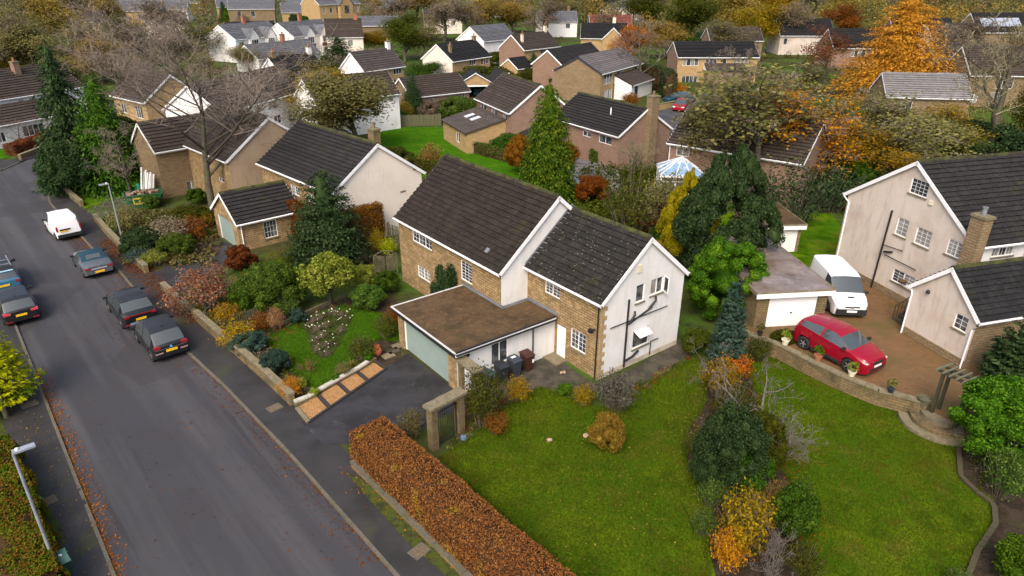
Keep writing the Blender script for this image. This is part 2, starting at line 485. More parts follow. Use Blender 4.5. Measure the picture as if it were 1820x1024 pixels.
def resample(pts, step):
    pts = [Vector((p[0], p[1], 0)) for p in pts]
    out, acc = [pts[0]], 0.0
    for a, b in zip(pts, pts[1:]):
        d = (b - a).length
        t = step - acc
        while t <= d:
            out.append(a.lerp(b, t / d))
            t += step
        acc = d - (t - step)
    return out
def strip(pts, w0, w1):
    """polygon between two offsets of a polyline, left of travel is positive"""
    pts = [Vector((p[0], p[1], 0)) for p in pts]
    A, B = [], []
    for i, p in enumerate(pts):
        d = (pts[min(i + 1, len(pts) - 1)] - pts[max(i - 1, 0)]).normalized()
        n = Vector((-d.y, d.x, 0))
        A.append(p + n * w0)
        B.append(p + n * w1)
    return A + B[::-1]
# pavements with individual kerb stones
def kerb_run(parent, pts, side):
    mbk = MB().box(0.006, 0.894, -0.065, 0.065, -0.02, G + 0.012)
    me = mbk.mesh('kerb_stone', kerbm)
    rs = resample(pts, 0.9)
    for a, b in zip(rs, rs[1:]):
        if a.y < 10 or a.y > 75:
            continue
        d = (b - a).normalized()
        n = Vector((-d.y, d.x, 0)) * side
        o = link(bpy.data.objects.new('kerb_stone', me), parent)
        o.location = a + n * 0.03 + Vector((0, 0, random.uniform(-0.008, 0.004)))
        o.rotation_euler = (0, random.uniform(-0.004, 0.004), math.atan2(d.y, d.x) + random.uniform(-0.008, 0.008))
pr_ = struct('pavement_east', MB().prism(strip(KR[:12], 0, -2.05), None, G + 0.004), pavmat)
pl_ = struct('pavement_west', MB().prism(strip(KL, 0, 1.9), None, G + 0.004), pavmat)
pf_ = struct('pavement_north', MB().prism(strip(KF[3:], 0, 1.6), None, G + 0.004), pavmat)
kerb_run(pr_, KR[:13], -1)
kerb_run(pl_, KL, 1)
kerb_run(pf_, KF[4:8], 1)
# house plot surfaces, each traced on the ground it lies on
struct('driveway', MB().prism(P2((534, 750), (690, 650), (724, 628), (806, 688), (826, 700), (820, 728), (775, 745), (745, 770), (640, 790), (575, 790)), None, G + 0.008), drivemat)
struct('lawn_front', MB().prism(P2((470, 606), (545, 565), (610, 545), (680, 560), (712, 590), (705, 608), (676, 602), (650, 614), (634, 640), (618, 660), (590, 676), (566, 697), (540, 676), (515, 655), (490, 628)), G, G + 0.06), grass2)
struct('lawn_side', MB().prism(P2((784, 815), (862, 765), (905, 722), (960, 690), (985, 700), (1030, 718), (1080, 728), (1105, 716), (1180, 668), (1235, 640), (1258, 660), (1250, 720), (1215, 770), (1220, 830), (1262, 900), (1255, 960), (1280, 1060), (1290, 1250), (1120, 1250), (1000, 1010)), G, G + 0.05), grass)
struct('lawn_neighbour', MB().prism(P2((1330, 640), (1400, 640), (1470, 668), (1560, 718), (1640, 735), (1680, 758), (1700, 790), (1702, 850), (1760, 890), (1765, 930), (1720, 1000), (1700, 1100), (1440, 1150), (1420, 980), (1440, 900), (1380, 820), (1350, 740)), G, G + 0.04), grass)
struct('flower_border', MB().prism(P2((1255, 650), (1340, 640), (1360, 740), (1385, 820), (1440, 900), (1425, 980), (1440, 1150), (1285, 1150), (1258, 960), (1266, 900), (1222, 830), (1217, 770), (1252, 720)), None, G + 0.012), soil)
struct('front_bed', MB().prism(P2((385, 585), (470, 560), (560, 545), (690, 500), (715, 560), (712, 640), (684, 652), (530, 722), (512, 700), (440, 635)), None, G + 0.012), soil)
struct('garden_bed', MB().prism(P2((1700, 770), (1820, 700), (1960, 760), (1900, 1100), (1715, 1040), (1768, 930), (1705, 850)), None, G + 0.012), soil)
struct('side_path', MB().prism(P2((855, 680), (905, 650), (985, 632), (1065, 690), (1050, 700), (985, 690), (905, 718), (860, 765)), None, G + 0.016), mat('dark_paving', (0.07, 0.058, 0.042), 0.8, 0.3, layers=[('n', (0.03, 0.028, 0.02), 1.2, 0.42, 0.6), ('n', (0.04, 0.05, 0.02), 2, 0.55, 0.7, 0.7)], bump=(15, 0.02)))
struct('gable_path', MB().prism(P2((1060, 690), (1200, 612), (1228, 590), (1240, 620), (1180, 660), (1085, 712)), None, G + 0.014), MATS['dark_paving'])
struct('lawn_left', MB().prism(P2((405, 510), (460, 470), (560, 448), (600, 452), (585, 478), (500, 510), (440, 548), (400, 540)), G, G + 0.05), grass)
struct('lawn_rear', MB().prism(P2((640, 262), (690, 225), (800, 228), (860, 262), (930, 290), (940, 330), (800, 330), (700, 300)), None, G + 0.03), grass2)
struct('lawn_far_left', MB().prism(P2((130, 352), (190, 330), (255, 320), (262, 340), (185, 360), (150, 372)), None, G + 0.03), grass)
struct('lawn_corner', MB().prism(P2((-60, 295), (-10, 255), (18, 262), (18, 280)), None, G + 0.03), grass2)
struct('verge_corner', MB().prism(P2((36, 281), (98, 262), (96, 256), (36, 274)), None, G + 0.03), grass2)
struct('drive_left', MB().prism(P2((270, 490), (345, 440), (375, 415), (415, 437), (440, 452), (400, 475), (330, 520), (300, 515)), None, G + 0.008), drivemat)
struct('far_drive', MB().prism(P2((1095, 250), (1180, 195), (1250, 165), (1290, 178), (1230, 215), (1180, 260)), None, G + 0.02), asphalt)
struct('verge_moss', MB().prism(P2((612, 838), (640, 850), (840, 1015), (900, 1075), (850, 1075), (720, 960)), None, G + 0.012), moss)
struct('moss_strip', MB().prism(P2((88, 905), (105, 930), (118, 960), (105, 985), (80, 960), (70, 900)), None, G + 0.012), moss)
paver = mat('brick_pavers', (0.18, 0.098, 0.042), 0.7, 0.1, brick=((0.12, 0.075, 0.036), (0.06, 0.045, 0.03), 0.2, 0.1, 0.008, 0.004), layers=[('n', (0.1, 0.075, 0.03), 0.35, 0.48, 0.62, 0.8), ('n', (0.2, 0.085, 0.04), 0.8, 0.55, 0.7, 0.5)], uv=True, rlayer=(0.7, 0.35, 0.8))
GB = 0.75        # the neighbour's drive lies higher than the lawns
struct('paved_drive', MB().prism([(13.4, 35.0), (14.17, 34.3), (15.05, 33.55), (16.1, 31.88), (17.25, 30.32), (18.4, 29.07), (19.65, 28.3), (20.3, 27.7), (20.85, 26.35), (22.6, 27.6), (27.5, 28.6), (36, 33), (41, 44), (30, 47), (23.2, 45.2), (19.3, 43.6), (13.6, 43.6)], 0, GB), paver)
struct('lawn_behind_garage', MB().prism([(13.6, 43.65), (19.3, 43.65), (23.1, 45.25), (26, 47.5), (28, 57), (20, 58), (13, 52)], 0, GB - 0.03), grass)
for i, (x, y) in enumerate(((52, 719), (83, 892), (488, 725), (745, 980))):
    c = px(x, y)
    a = math.radians(48)
    ex, ey = Vector((math.cos(a), math.sin(a), 0)) * 0.36, Vector((-math.sin(a), math.cos(a), 0)) * 0.28
    o = MB().obox(c + Vector((0, 0, 0.004)), ex, ey, (0, 0, 0.012)).obox(c + Vector((0, 0, 0.006)), ex * 0.86, ey * 0.84, (0, 0, 0.0125), 1).build('inspection_cover', [kerbm, mat('cast_iron', (0.13, 0.095, 0.06), 0.8, 0.4, layers=[('n', (0.07, 0.06, 0.045), 9, 0.45, 0.65)], bump=(40, 0.02))])
    tag(o, ['rusty square inspection cover beside the timber post on the pavement', 'brown inspection cover between the mixed hedge and the kerb', 'inspection cover on the pavement by the wood chip bed', 'dark inspection cover in the moss below the copper hedge'][i], 'cover')

# ------------------------------------------------------------------ houses
ALLH = []
class House:
    """local frame: x along the facade, y into the house, z up"""
    def __init__(s, name, label, cat, o, az, group=None):
        s.rot = math.radians(90 - az)
        s.root = empty(name, (o[0], o[1], 0), s.rot)
        tag(s.root, label, cat, group)
        s.M = Matrix.Translation((o[0], o[1], 0)) @ Matrix.Rotation(s.rot, 4, 'Z')
        s.Mi = s.M.inverted()
        s.b = (-1.5, 14, -3.0, 10)
        ALLH.append(s)
    def lp(s, x, y, z=0):
        return s.Mi @ px(x, y, z)
    def onplane(s, face, p):
        o, u, n = face
        O = s.Mi @ Vector((0, 0, CAMH))
        d = s.Mi.to_3x3() @ ray(*p)
        t = (Vector(o) - O).dot(n) / d.dot(n)
        q = O + d * t - Vector(o)
        return q.dot(u), q.z
def faces_of(x0, x1, y0, y1):
    X, Y = Vector((1, 0, 0)), Vector((0, 1, 0))
    return {'front': ((x0, y0, 0), X, -Y, x1 - x0), 'right': ((x1, y0, 0), Y, X, y1 - y0), 'back': ((x1, y1, 0), -X, Y, x1 - x0), 'left': ((x0, y1, 0), -Y, -X, y1 - y0)}
def wall_face(mb, face, top, openings, m=0, reveal=0.09, z0=0.0):
    """vertical sheet below a roofline (list of (u,z)) with real openings (u0,u1,z0,z1)"""
    o, u, n = Vector(face[0]), face[1], face[2]
    def P(a, z, d=0.0):
        return o + u * a + Vector((0, 0, z)) - n * d
    def topz(a):
        for (a0, za), (a1, zb) in zip(top, top[1:]):
            if a0 - 1e-6 <= a <= a1 + 1e-6:
                return za + (zb - za) * (a - a0) / max(1e-9, a1 - a0)
        return top[-1][1]
    cuts = sorted(set([t[0] for t in top] + [v for op in openings for v in op[:2]]))
    cuts = [c for c in cuts if top[0][0] - 1e-6 <= c <= top[-1][0] + 1e-6]
    for a, b in zip(cuts, cuts[1:]):
        if b - a < 1e-5:
            continue
        mid = (a + b) / 2
        ops = sorted([op for op in openings if op[0] < mid < op[1]], key=lambda q: q[2])
        lo = z0
        for op in ops:
            if op[2] > lo + 1e-4:
                mb.poly([P(a, lo), P(b, lo), P(b, op[2]), P(a, op[2])], m)
            lo = op[3]
        mb.poly([P(a, lo), P(b, lo), P(b, topz(b)), P(a, topz(a))], m)
    for u0, u1, zb, zt in openings:
        d = reveal
        mb.poly([P(u0, zb), P(u0, zb, d), P(u0, zt, d), P(u0, zt)], m)
        mb.poly([P(u1, zb, d), P(u1, zb), P(u1, zt), P(u1, zt, d)], m)
        mb.poly([P(u0, zt), P(u0, zt, d), P(u1, zt, d), P(u1, zt)], m)
        mb.poly([P(u0, zb, d), P(u0, zb), P(u1, zb), P(u1, zb, d)], m)
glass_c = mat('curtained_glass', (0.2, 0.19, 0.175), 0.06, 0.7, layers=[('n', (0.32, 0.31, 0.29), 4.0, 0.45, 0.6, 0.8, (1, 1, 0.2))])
def window(root, face, u0, u1, z0, z1, cols=2, bars=(0, 0), near=False, frame=None, sill=None, reveal=0.09, fw=0.05, curt=False):
    """frame with casements, each casement its own pane, set back in the opening"""
    o, u, n = Vector(face[0]), face[1], face[2]
    Z = Vector((0, 0, 1))
    fm = frame or white
    def bx(mb, a0, a1, b0, b1, d0, d1, m=0):
        c = o + u * ((a0 + a1) / 2) + Z * ((b0 + b1) / 2) - n * ((d0 + d1) / 2)
        mb.obox(c, u * ((a1 - a0) / 2), n * ((d1 - d0) / 2), Z * ((b1 - b0) / 2), m)
    mb = MB()
    g = 0.002
    d0, d1 = reveal - 0.055, reveal + 0.01
    bx(mb, u0 + g, u1 - g, z0 + g, z0 + fw, d0, d1)
    bx(mb, u0 + g, u1 - g, z1 - fw, z1 - g, d0, d1)
    w = (u1 - u0 - fw) / cols
    for i in range(cols + 1):
        a = u0 + i * w
        bx(mb, max(a, u0 + g), min(a + fw, u1 - g), z0 + fw, z1 - fw, d0 + 0.001, d1)
    win = mb.build('window', fm, root)
    gb = MB()
    rv = random.random()
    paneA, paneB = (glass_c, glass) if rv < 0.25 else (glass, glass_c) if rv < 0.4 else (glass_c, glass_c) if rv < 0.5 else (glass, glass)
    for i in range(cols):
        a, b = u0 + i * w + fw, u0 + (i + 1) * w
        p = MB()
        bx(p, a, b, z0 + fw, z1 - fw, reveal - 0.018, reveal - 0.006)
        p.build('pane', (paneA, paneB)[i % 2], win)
        if bars[0] or bars[1]:
            bt = 0.0075
            for k in range(1, bars[0]):
                c = a + (b - a) * k / bars[0]
                bx(gb, c - bt, c + bt, z0 + fw, z1 - fw, reveal - 0.03, reveal - 0.0181)
            for k in range(1, bars[1]):
                c = z0 + fw + (z1 - z0 - 2 * fw) * k / bars[1]
                bx(gb, a, b, c - bt, c + bt, reveal - 0.0295, reveal - 0.0182)
    if gb.v:
        gb.build('glazing_bars', fm, win)
    if sill is not None:
        s = MB()
        bx(s, u0 - 0.06, u1 + 0.06, z0 - 0.08, z0 - 0.002, -0.07, reveal - 0.03)
        s.build('sill', sill, win)
    return win
def gable_roof(H, x0, x1, ye, half, he, hr, m, ov=0.15, gauge=0.36, tiles=None, ridge=True, verge=white, back=True, ridgem=None, thick=0.09, gutter=white, stepped=True, vright=True, vleft=True):
    """roof with its ridge along x; ye = y of the front eave edge"""
    S = math.hypot(half, hr - he)
    cp, sp = half / S, (hr - he) / S
    yr = ye + half
    nc = max(4, round(S / gauge))
    g = S / nc
    X0, X1 = x0 - ov, x1 + ov
    def Q(x, s_, h, sd=1):
        y = ye + s_ * cp - h * sp
        if sd < 0:
            y = 2 * yr - y
        return (x, y, he + s_ * sp + h * cp)
    mb = MB()
    for sd in ((1, -1) if back else (1,)):
        for i in range(nc):
            if tiles and sd == 1:
                continue
            a, b = i * g, (i + 1) * g
            r = [Q(X0, a, 0.095, sd), Q(X1, a, 0.095, sd), Q(X1, b, 0.006, sd), Q(X0, b, 0.006, sd)]
            mb.poly(r if sd > 0 else r[::-1])
            r = [Q(X0, a + 0.05, 0.006 if i else -thick * 0.4, sd), Q(X1, a + 0.05, 0.006 if i else -thick * 0.4, sd), Q(X1, a, 0.095, sd), Q(X0, a, 0.095, sd)]
            mb.poly(r if sd > 0 else r[::-1])
        # underside and closing edges
        r = [Q(X0, 0, -thick * 0.4, sd), Q(X0, S, -thick * 0.4, sd), Q(X1, S, -thick * 0.4, sd), Q(X1, 0, -thick * 0.4, sd)]
        mb.poly(r if sd > 0 else r[::-1])
        for X in (X0, X1):
            r = [Q(X, 0, -thick * 0.4, sd), Q(X, 0, 0.006, sd), Q(X, S, 0.006, sd), Q(X, S, -thick * 0.4, sd)]
            mb.poly(r)
        if tiles and sd == 1:
            mb.poly([Q(X0, 0, 0.0, sd), Q(X1, 0, 0.0, sd), Q(X1, S, 0.0, sd), Q(X0, S, 0.0, sd)])
    roof = mb.build('roof', m, H.root)
    if tiles:
        # single interlocking tiles; those past the quota are one joined part
        tw = 0.33
        nt = round((X1 - X0) / tw)
        tw = (X1 - X0) / nt
        def tl(mbx, x, s_, dz=0.0, dt=0.0, w=tw):
            a, b = s_ - 0.02, s_ + g + 0.02
            lo, hi = 0.105 + dz, 0.02 + dt
            k0, k1 = Q(x + 0.004, a, lo), Q(x + w - 0.004, a, lo)
            mid0, mid1 = Q(x + 0.05, a, lo), Q(x + 0.05, b, hi)
            rr0, rr1 = Q(x + 0.025, a, lo + 0.014), Q(x + 0.025, b, hi + 0.012)
            k2, k3 = Q(x + w - 0.004, b, hi), Q(x + 0.004, b, hi)
            l0, l1, l2, l3 = Q(x + 0.004, a, lo - 0.038), Q(x + w - 0.004, a, lo - 0.038), Q(x + w - 0.004, b, hi - 0.03), Q(x + 0.004, b, hi - 0.03)
            i = len(mbx.v)
            mbx.v += [k0, rr0, mid0, k1, k2, mid1, rr1, k3, l0, l1, l2, l3]
            for f in ((0, 1, 6, 7), (1, 2, 5, 6), (2, 3, 4, 5), (8, 9, 3, 2, 1, 0), (9, 10, 4, 3), (11, 8, 0, 7)):
                mbx.f.append(tuple(i + k for k in f))
                mbx.m.append(0)
        pos = [(X0 + j * tw, i * g) for i in range(nc) for j in range(nt)]
        cw = H.Mi @ Vector((0, 0, CAMH))
        pos.sort(key=lambda p: (Vector(Q(p[0], p[1], 0)) - cw).length)
        proto = []
        for k in range(4):
            b_ = MB()
            tl(b_, 0, 0, random.uniform(-0.004, 0.006), random.uniform(-0.003, 0.004))
            proto.append(b_.mesh('tile', m))
        o0 = Vector(Q(0, 0, 0))
        for (x, s_) in pos[:tiles]:
            o = link(bpy.data.objects.new('tile', random.choice(proto)), roof)
            o.location = Vector(Q(x, s_, 0)) - o0
        rest = MB()
        for (x, s_) in pos[tiles:]:
            tl(rest, x, s_, random.uniform(-0.004, 0.006), random.uniform(-0.003, 0.004))
        if rest.v:
            tag(rest.build('roof_tiles', m, roof), kind='stuff')
    if ridge:
        rl = 0.46
        n = max(1, round((X1 - X0) / rl))
        rl = (X1 - X0) / n
        rt = MB()
        prof = [(-0.15, -0.085), (-0.1, 0.02), (0, 0.075), (0.1, 0.02), (0.15, -0.085)]
        for (y0, z0), (y1, z1) in zip(prof, prof[1:]):
            rt.poly([(0.005, y0, z0), (0.005, y1, z1), (rl - 0.005, y1, z1), (rl - 0.005, y0, z0)][::-1])
        for xx in (0.005, rl - 0.005):
            rt.poly([(xx, y, z) for y, z in prof])
        if gauge < 0.4:
            me = rt.mesh('ridge_tile', ridgem or mossr)
            for i in range(n):
                o = link(bpy.data.objects.new('ridge_tile', me), roof)
                o.location = (X0 + i * rl, yr, hr + 0.05 + random.uniform(-0.008, 0.01))
                o.rotation_euler = (0, random.uniform(-0.01, 0.01), random.uniform(-0.012, 0.012))
        else:
            mb2 = MB()
            for (y0, z0), (y1, z1) in zip(prof, prof[1:]):
                mb2.poly([(X0, y0 + yr, z0 + hr + 0.05), (X0, y1 + yr, z1 + hr + 0.05), (X1, y1 + yr, z1 + hr + 0.05), (X1, y0 + yr, z0 + hr + 0.05)][::-1])
            mb2.build('ridge_cap', ridgem or m, roof)
    if verge is not None:
        for X, sx, on in ((X0, -1, vleft), (X1, 1, vright)):
            if not on:
                continue
            vb = MB()
            for sd in (1, -1):
                t = 0.03
                pts = [Q(X, -0.02, -0.2, sd), Q(X, S - 0.0, -0.2, sd), Q(X, S, 0.02, sd), Q(X, -0.02, 0.02, sd)]
                q = [(p[0] + sx * t, p[1], p[2]) for p in pts]
                q0 = [(p[0] + sx * 0.002, p[1], p[2]) for p in pts]
                vb.poly(q if sx * sd > 0 else q[::-1])
                vb.poly(q0 if sx * sd < 0 else q0[::-1])
                for k in range(4):
                    vb.poly([q0[k], q0[(k + 1) % 4], q[(k + 1) % 4], q[k]])
            vb.build('bargeboard', verge, roof)
    if gutter is not None:
        for sd in ((1, -1) if back else (1,)):
            gb = MB()
            y = ye - 0.02 if sd > 0 else 2 * yr - ye + 0.02
            gb.box(X0, X1, min(y, y + sd * 0.03), max(y, y + sd * 0.03), he - 0.2, he - 0.03)
            gb.tube([(X0, y - sd * 0.06, he - 0.06), (X1, y - sd * 0.06, he - 0.06)], 0.06, 6)
            gb.build('gutter', gutter, roof)
    return roof
def chimney(H, x, y, w, d, z0, z1, m, pots=1, potm=None):
    c = MB().box(x - w / 2, x + w / 2, y - d / 2, y + d / 2, z0, z1).box(x - w / 2 - 0.06, x + w / 2 + 0.06, y - d / 2 - 0.06, y + d / 2 + 0.06, z1, z1 + 0.14, 1).build('chimney', [m, coping], H.root)
    for k in range(pots):
        MB().lathe([(0.13, 0), (0.12, 0.35), (0.15, 0.38), (0.15, 0.45), (0.09, 0.45), (0.09, 0.3)], 10, 0, (x + (k - (pots - 1) / 2) * 0.35, y, z1 + 0.14)).build('chimney_pot', potm or mat('terracotta', (0.3, 0.12, 0.06), 0.8, 0.3), c)
    return c
def block(H, x0, x1, y0, y1, he, hr, wm, wins=(), oe=0.3, ov=0.15, near=False, rm=None, sillm=None, roofkw=None, wname='wall', ridge_x=True, doors=(), z0=0.0, skip=()):
    """walls with openings plus a gable roof. wins: (face, (TLpx), (BRpx) or (u0,u1,z0,z1), cols, bars)"""
    D = y1 - y0
    half = D / 2 + oe
    tz = he + (hr - he) * oe / half - 0.05
    fs = faces_of(x0, x1, y0, y1)
    ops = {k: [] for k in fs}
    todo = []
    for w in wins:
        f = fs[w[0]]
        if len(w[1]) == 4:
            u0, u1, zb, zt = w[1]
            rest = w[2:]
        else:
            ua, zt = H.onplane(f[:3], w[1])
            ub, zb = H.onplane(f[:3], w[2])
            u0, u1 = min(ua, ub), max(ua, ub)
            rest = w[3:]
        u0, u1 = max(u0, 0.12), min(u1, f[3] - 0.12)
        if u1 - u0 < 0.2 or zt - zb < 0.2:
            continue
        lim = tz - 0.08 if w[0] in ('front', 'back') else 99
        zt = min(zt, lim)
        ops[w[0]].append((u0, u1, zb, zt))
        todo.append((f, u0, u1, zb, zt, rest))
    for k, f in fs.items():
        if k in skip:
            continue
        W_ = f[3]
        top = [(0, tz), (W_, tz)] if k in ('front', 'back') else [(0, tz), (W_ / 2, hr - 0.06), (W_, tz)]
        mb = MB()
        wall_face(mb, f[:3], top, ops[k], z0=z0)
        m = wm[k] if isinstance(wm, dict) else wm
        mb.build(wname, m, H.root)
    for f, u0, u1, zb, zt, rest in todo:
        cols = rest[0] if rest else 2
        bars = rest[1] if len(rest) > 1 else (0, 0)
        if cols == 0:
            continue
        window(H.root, f[:3], u0, u1, zb, zt, cols, bars, near, sill=sillm if near else None)
    if rm is not None:
        return gable_roof(H, x0, x1, y0 - oe, half, he, hr, rm, ov=ov, **(roofkw or {}))
def pipe(root, pts, r=0.045, m=None, name='downpipe'):
    return sm_angle(MB().tube(pts, r, 8).build(name, m or black, root), 50)
# ------------------------------------------------------------------ the house in the middle
A = House('detached_house', 'tan stone and white rendered house with brown flat garage roof in the centre', 'house', (0.4, 36.3), 142.3)
wmA = {'front': stone, 'right': rendw, 'left': rendw, 'back': stone}
fA = dict(near=True, sillm=coping)
block(A, -10.95, 0.68, -1.8, 6.24, 4.8, 8.45, wmA, [('front', (732, 404), (768, 447), 3, (2, 3)), ('front', (742, 470), (765, 504), 2, (2, 3)), ('front', (818.5, 461), (839, 507), 1, (3, 6))], oe=0.23, ov=0.14, rm=roof_main, roofkw=dict(tiles=170), **fA)
rA = block(A, 0.68, 6.72, 0.1, 6.5, 4.7, 7.55, wmA, [('front', (969, 495), (995, 533), 2, (2, 4)), ('front', (1015, 582), (1040, 631), 2, (2, 4)), ('front', (2.66, 3.42, 0.12, 2.1), 0),
      ('right', (1132, 508), (1144, 534), 1), ('right', (1158, 498), (1177, 518), 2), ('right', (1126, 589), (1152, 609), 1)], oe=0.2, ov=0.13, rm=roof_ext, roofkw=dict(tiles=130, vleft=False), skip=('left',), **fA)
fsE = faces_of(0.68, 6.72, 0.1, 6.5)
# side door, quoins, flashing, pipes, fittings
dr = MB().box(3.36, 4.06, 0.13, 0.18, 0.13, 2.08).build('door', mat('white_door', (0.78, 0.78, 0.8), 0.4, 0.4), A.root)
MB().tube([(3.96, 0.1, 1.05), (3.88, 0.09, 1.05)], 0.02, 6).build('handle', lead, dr)
MB().box(3.05, 4.35, -0.75, 0.08, 0, 0.2).build('doorstep', coping, A.root)
for k in range(17):
    l = 0.42 if k % 2 else 0.24
    z = 0.12 + k * 0.27
    MB().box(6.7, 6.745, 0.07, 0.07 + l, z, z + 0.255).build('quoin', mat('quoin_stone', (0.36, 0.27, 0.15), 0.9, 0.2, layers=[('n', (0.26, 0.18, 0.09), 3, 0.45, 0.65)], bump=(20, 0.02)), A.root)
fl = MB()
S2 = math.hypot(3.4, 2.85)
for sd in (1, -1):
    def Q(y, h):
        yy = -0.1 + y if sd > 0 else 6.7 - y
        return yy, 4.7 + y * 2.85 / 3.4 + h
    for y0, y1 in ((0.0, 3.4),):
        a, b = Q(y0, 0.05), Q(y1, 0.05)
        fl.poly([(0.686, a[0], a[1]), (0.95, a[0], a[1]), (0.95, b[0], b[1]), (0.686, b[0], b[1])])
        a2, b2 = Q(y0, 0.24), Q(y1, 0.24)
        fl.poly([(0.687, a[0], a[1]), (0.687, b[0], b[1]), (0.687, b2[0], b2[1]), (0.687, a2[0], a2[1])])
fl.build('flashing', lead, A.root)
MB().box(6.72, 6.8, 2.55, 2.82, 5.75, 6.15).build('alarm_box', cream, A.root)
gx = 6.79
pipe(A.root, [(gx, 2.02, 0.25), (gx, 2.02, 4.35)], 0.055)
pipe(A.root, [(gx, 0.75, 3.05), (gx + 0.02, 5.2, 3.05)], 0.028)
pipe(A.root, [(gx, 2.05, 2.85), (gx, 3.9, 3.35)], 0.05)
pipe(A.root, [(gx + 0.02, 2.2, 2.9), (gx + 0.1, 2.45, 3.35), (gx, 2.55, 3.5)], 0.065)
pipe(A.root, [(gx + 0.02, 3.6, 3.3), (gx + 0.1, 4.05, 3.75), (gx, 4.15, 3.95)], 0.065)
pipe(A.root, [(gx, 2.1, 0.6), (gx + 0.05, 2.6, 0.72), (gx, 3.1, 0.9)], 0.065)
pipe(A.root, [(gx, 4.1, 0.3), (gx, 4.1, 1.15), (gx, 4.7, 1.15)], 0.03)
pipe(A.root, [(6.55, 0.04, 0.1), (6.55, 0.04, 4.5)], 0.04)
pipe(A.root, [(6.55, 0.04, 4.5), (6.45, -0.1, 4.64)], 0.04)
MB().box(6.3, 6.38, -0.2, 0.08, 3.0, 3.06).box(6.22, 6.46, -0.34, -0.18, 2.95, 3.15).build('floodlight', black, A.root)
MB().box(6.725, 6.735, 0.1, 6.5, 0.0, 0.42).build('plinth', mat('plinth_paint', (0.48, 0.42, 0.34), 0.9, 0.2, layers=[('n', (0.3, 0.26, 0.2), 1.2, 0.45, 0.7)]), A.root)
# open top-hung light below, opened casement above
for (u, z, w, h, ang) in ((2.35, 1.93, 0.95, 0.42, -62), ):
    a = math.radians(28)
    f = MB()
    c = Vector((6.76 + 0.2, 0.1 + A.onplane(fsE['right'][:3], (1138, 590))[0], A.onplane(fsE['right'][:3], (1138, 588))[1]))
    f.obox(c, (0.24, 0, -0.11), (0, 0.5, 0), (0.012, 0, 0.024))
    f.obox(c + Vector((0.004, 0, 0.026)), (0.18, 0, -0.083), (0, 0.42, 0), (0.004, 0, 0.006), 1)
    f.build('opened_light', [white, mat('frosted_glass', (0.45, 0.48, 0.5), 0.15, 0.5)], A.root)
ub, zb = A.onplane(fsE['right'][:3], (1178, 518))
ut, zt = A.onplane(fsE['right'][:3], (1178, 489))
oc = MB()
hx = Vector((math.cos(math.radians(15)), -math.sin(math.radians(15)), 0))
c = Vector((6.74, 0.1 + ub, (zb + zt) / 2))
hh = (zt - zb) / 2 - 0.04
for s_, (t0, t1, b0, b1) in enumerate(((0, 0.05, -1, 1), (0.4, 0.45, -1, 1), (0.05, 0.4, -1, -0.88), (0.05, 0.4, 0.88, 1))):
    oc.obox(c + hx * (t0 + t1) / 2 + Vector((0, 0, hh * (b0 + b1) / 2)), hx * ((t1 - t0) / 2), Vector((-hx.y, hx.x, 0)) * 0.025, (0, 0, hh * (b1 - b0) / 2))
oc.obox(c + hx * 0.225, hx * 0.175, Vector((-hx.y, hx.x, 0)) * 0.006, (0, 0, hh * 0.86), 1)
oc.build('opened_casement', [white, glass], A.root)
# garage wing with the flat mossy roof
gw = MB()
FR = (Vector((-2.9, -6.5, 0)), Vector((1, 0, 0)), Vector((0, -1, 0)))
wall_face(gw, FR, [(0, 2.42), (6.08, 2.42)], [(0.5, 5.25, 0.0, 2.12)], 0, 0.2)
wall_face(gw, (Vector((-2.9, -1.8, 0)), Vector((0, -1, 0)), Vector((-1, 0, 0))), [(0, 2.42), (4.7, 2.42)], [], 0)
gw.build('wall', stone, A.root)
gs = MB()
SF = (Vector((3.18, -6.5, 0)), Vector((0, 1, 0)), Vector((1, 0, 0)))
ua, zt = A.onplane(SF, (873, 606))
ub, zb = A.onplane(SF, (903, 640))
wall_face(gs, SF, [(0, 2.42), (6.6, 2.42)], [(ua, ub, zb, zt)], 0)
gs.build('wall', rendw, A.root)
wn = window(A.root, SF, ua, ub, zb, zt, 2, (0, 0), True, sill=coping)
MB().box(3.0, 3.05, -6.5 + ua + 0.62, -6.5 + ub - 0.1, zb + 0.05, zb + 0.45).build('green_box', mat('bright_green', (0.02, 0.35, 0.08), 0.5, 0.4), wn)
door = MB().box(-2.4, 2.35, -6.33, -6.28, 0.06, 2.12)
door.build('garage_door', greendoor, A.root)
gd = [o for o in A.root.children if o.name.startswith('garage_door')][0]
for k in range(1, 9):
    z = 0.06 + k * 0.228
    MB().box(-2.36, 2.31, -6.337, -6.331, z, z + 0.215).build('door_panel', greendoor, gd)
MB().box(-2.4, -2.28, -6.37, -6.331, 0.02, 2.12).box(2.23, 2.35, -6.37, -6.331, 0.02, 2.12).build('door_frame', white, gd)
pg = [(-3.1, -6.72), (3.4, -6.72), (3.38, -0.02), (0.86, -0.02), (0.86, -1.83), (-3.1, -1.83)]
fr_ = MB().prism(pg, 2.4, 2.62)
froof = fr_.build('flat_roof', feltm, A.root)
MB().box(-3.15, 3.44, -6.76, -6.73, 2.36, 2.6).build('fascia', black, froof)
MB().box(3.405, 3.44, -6.725, -0.05, 2.36, 2.56).box(-3.15, -3.105, -6.725, -1.85, 2.36, 2.6).build('fascia', white, froof)
MB().box(-3.17, 3.46, -6.78, -6.7, 2.6, 2.66).box(-3.17, -3.09, -6.7, -1.85, 2.6, 2.66).build('roof_trim', mat('grey_trim', (0.5, 0.5, 0.5), 0.5, 0.3), froof)
MB().tube([(3.5, -6.7, 2.5), (3.5, -0.1, 2.46)], 0.055, 8).box(3.36, 3.46, -6.7, -0.05, 2.6, 2.655).build('gutter', black, froof)
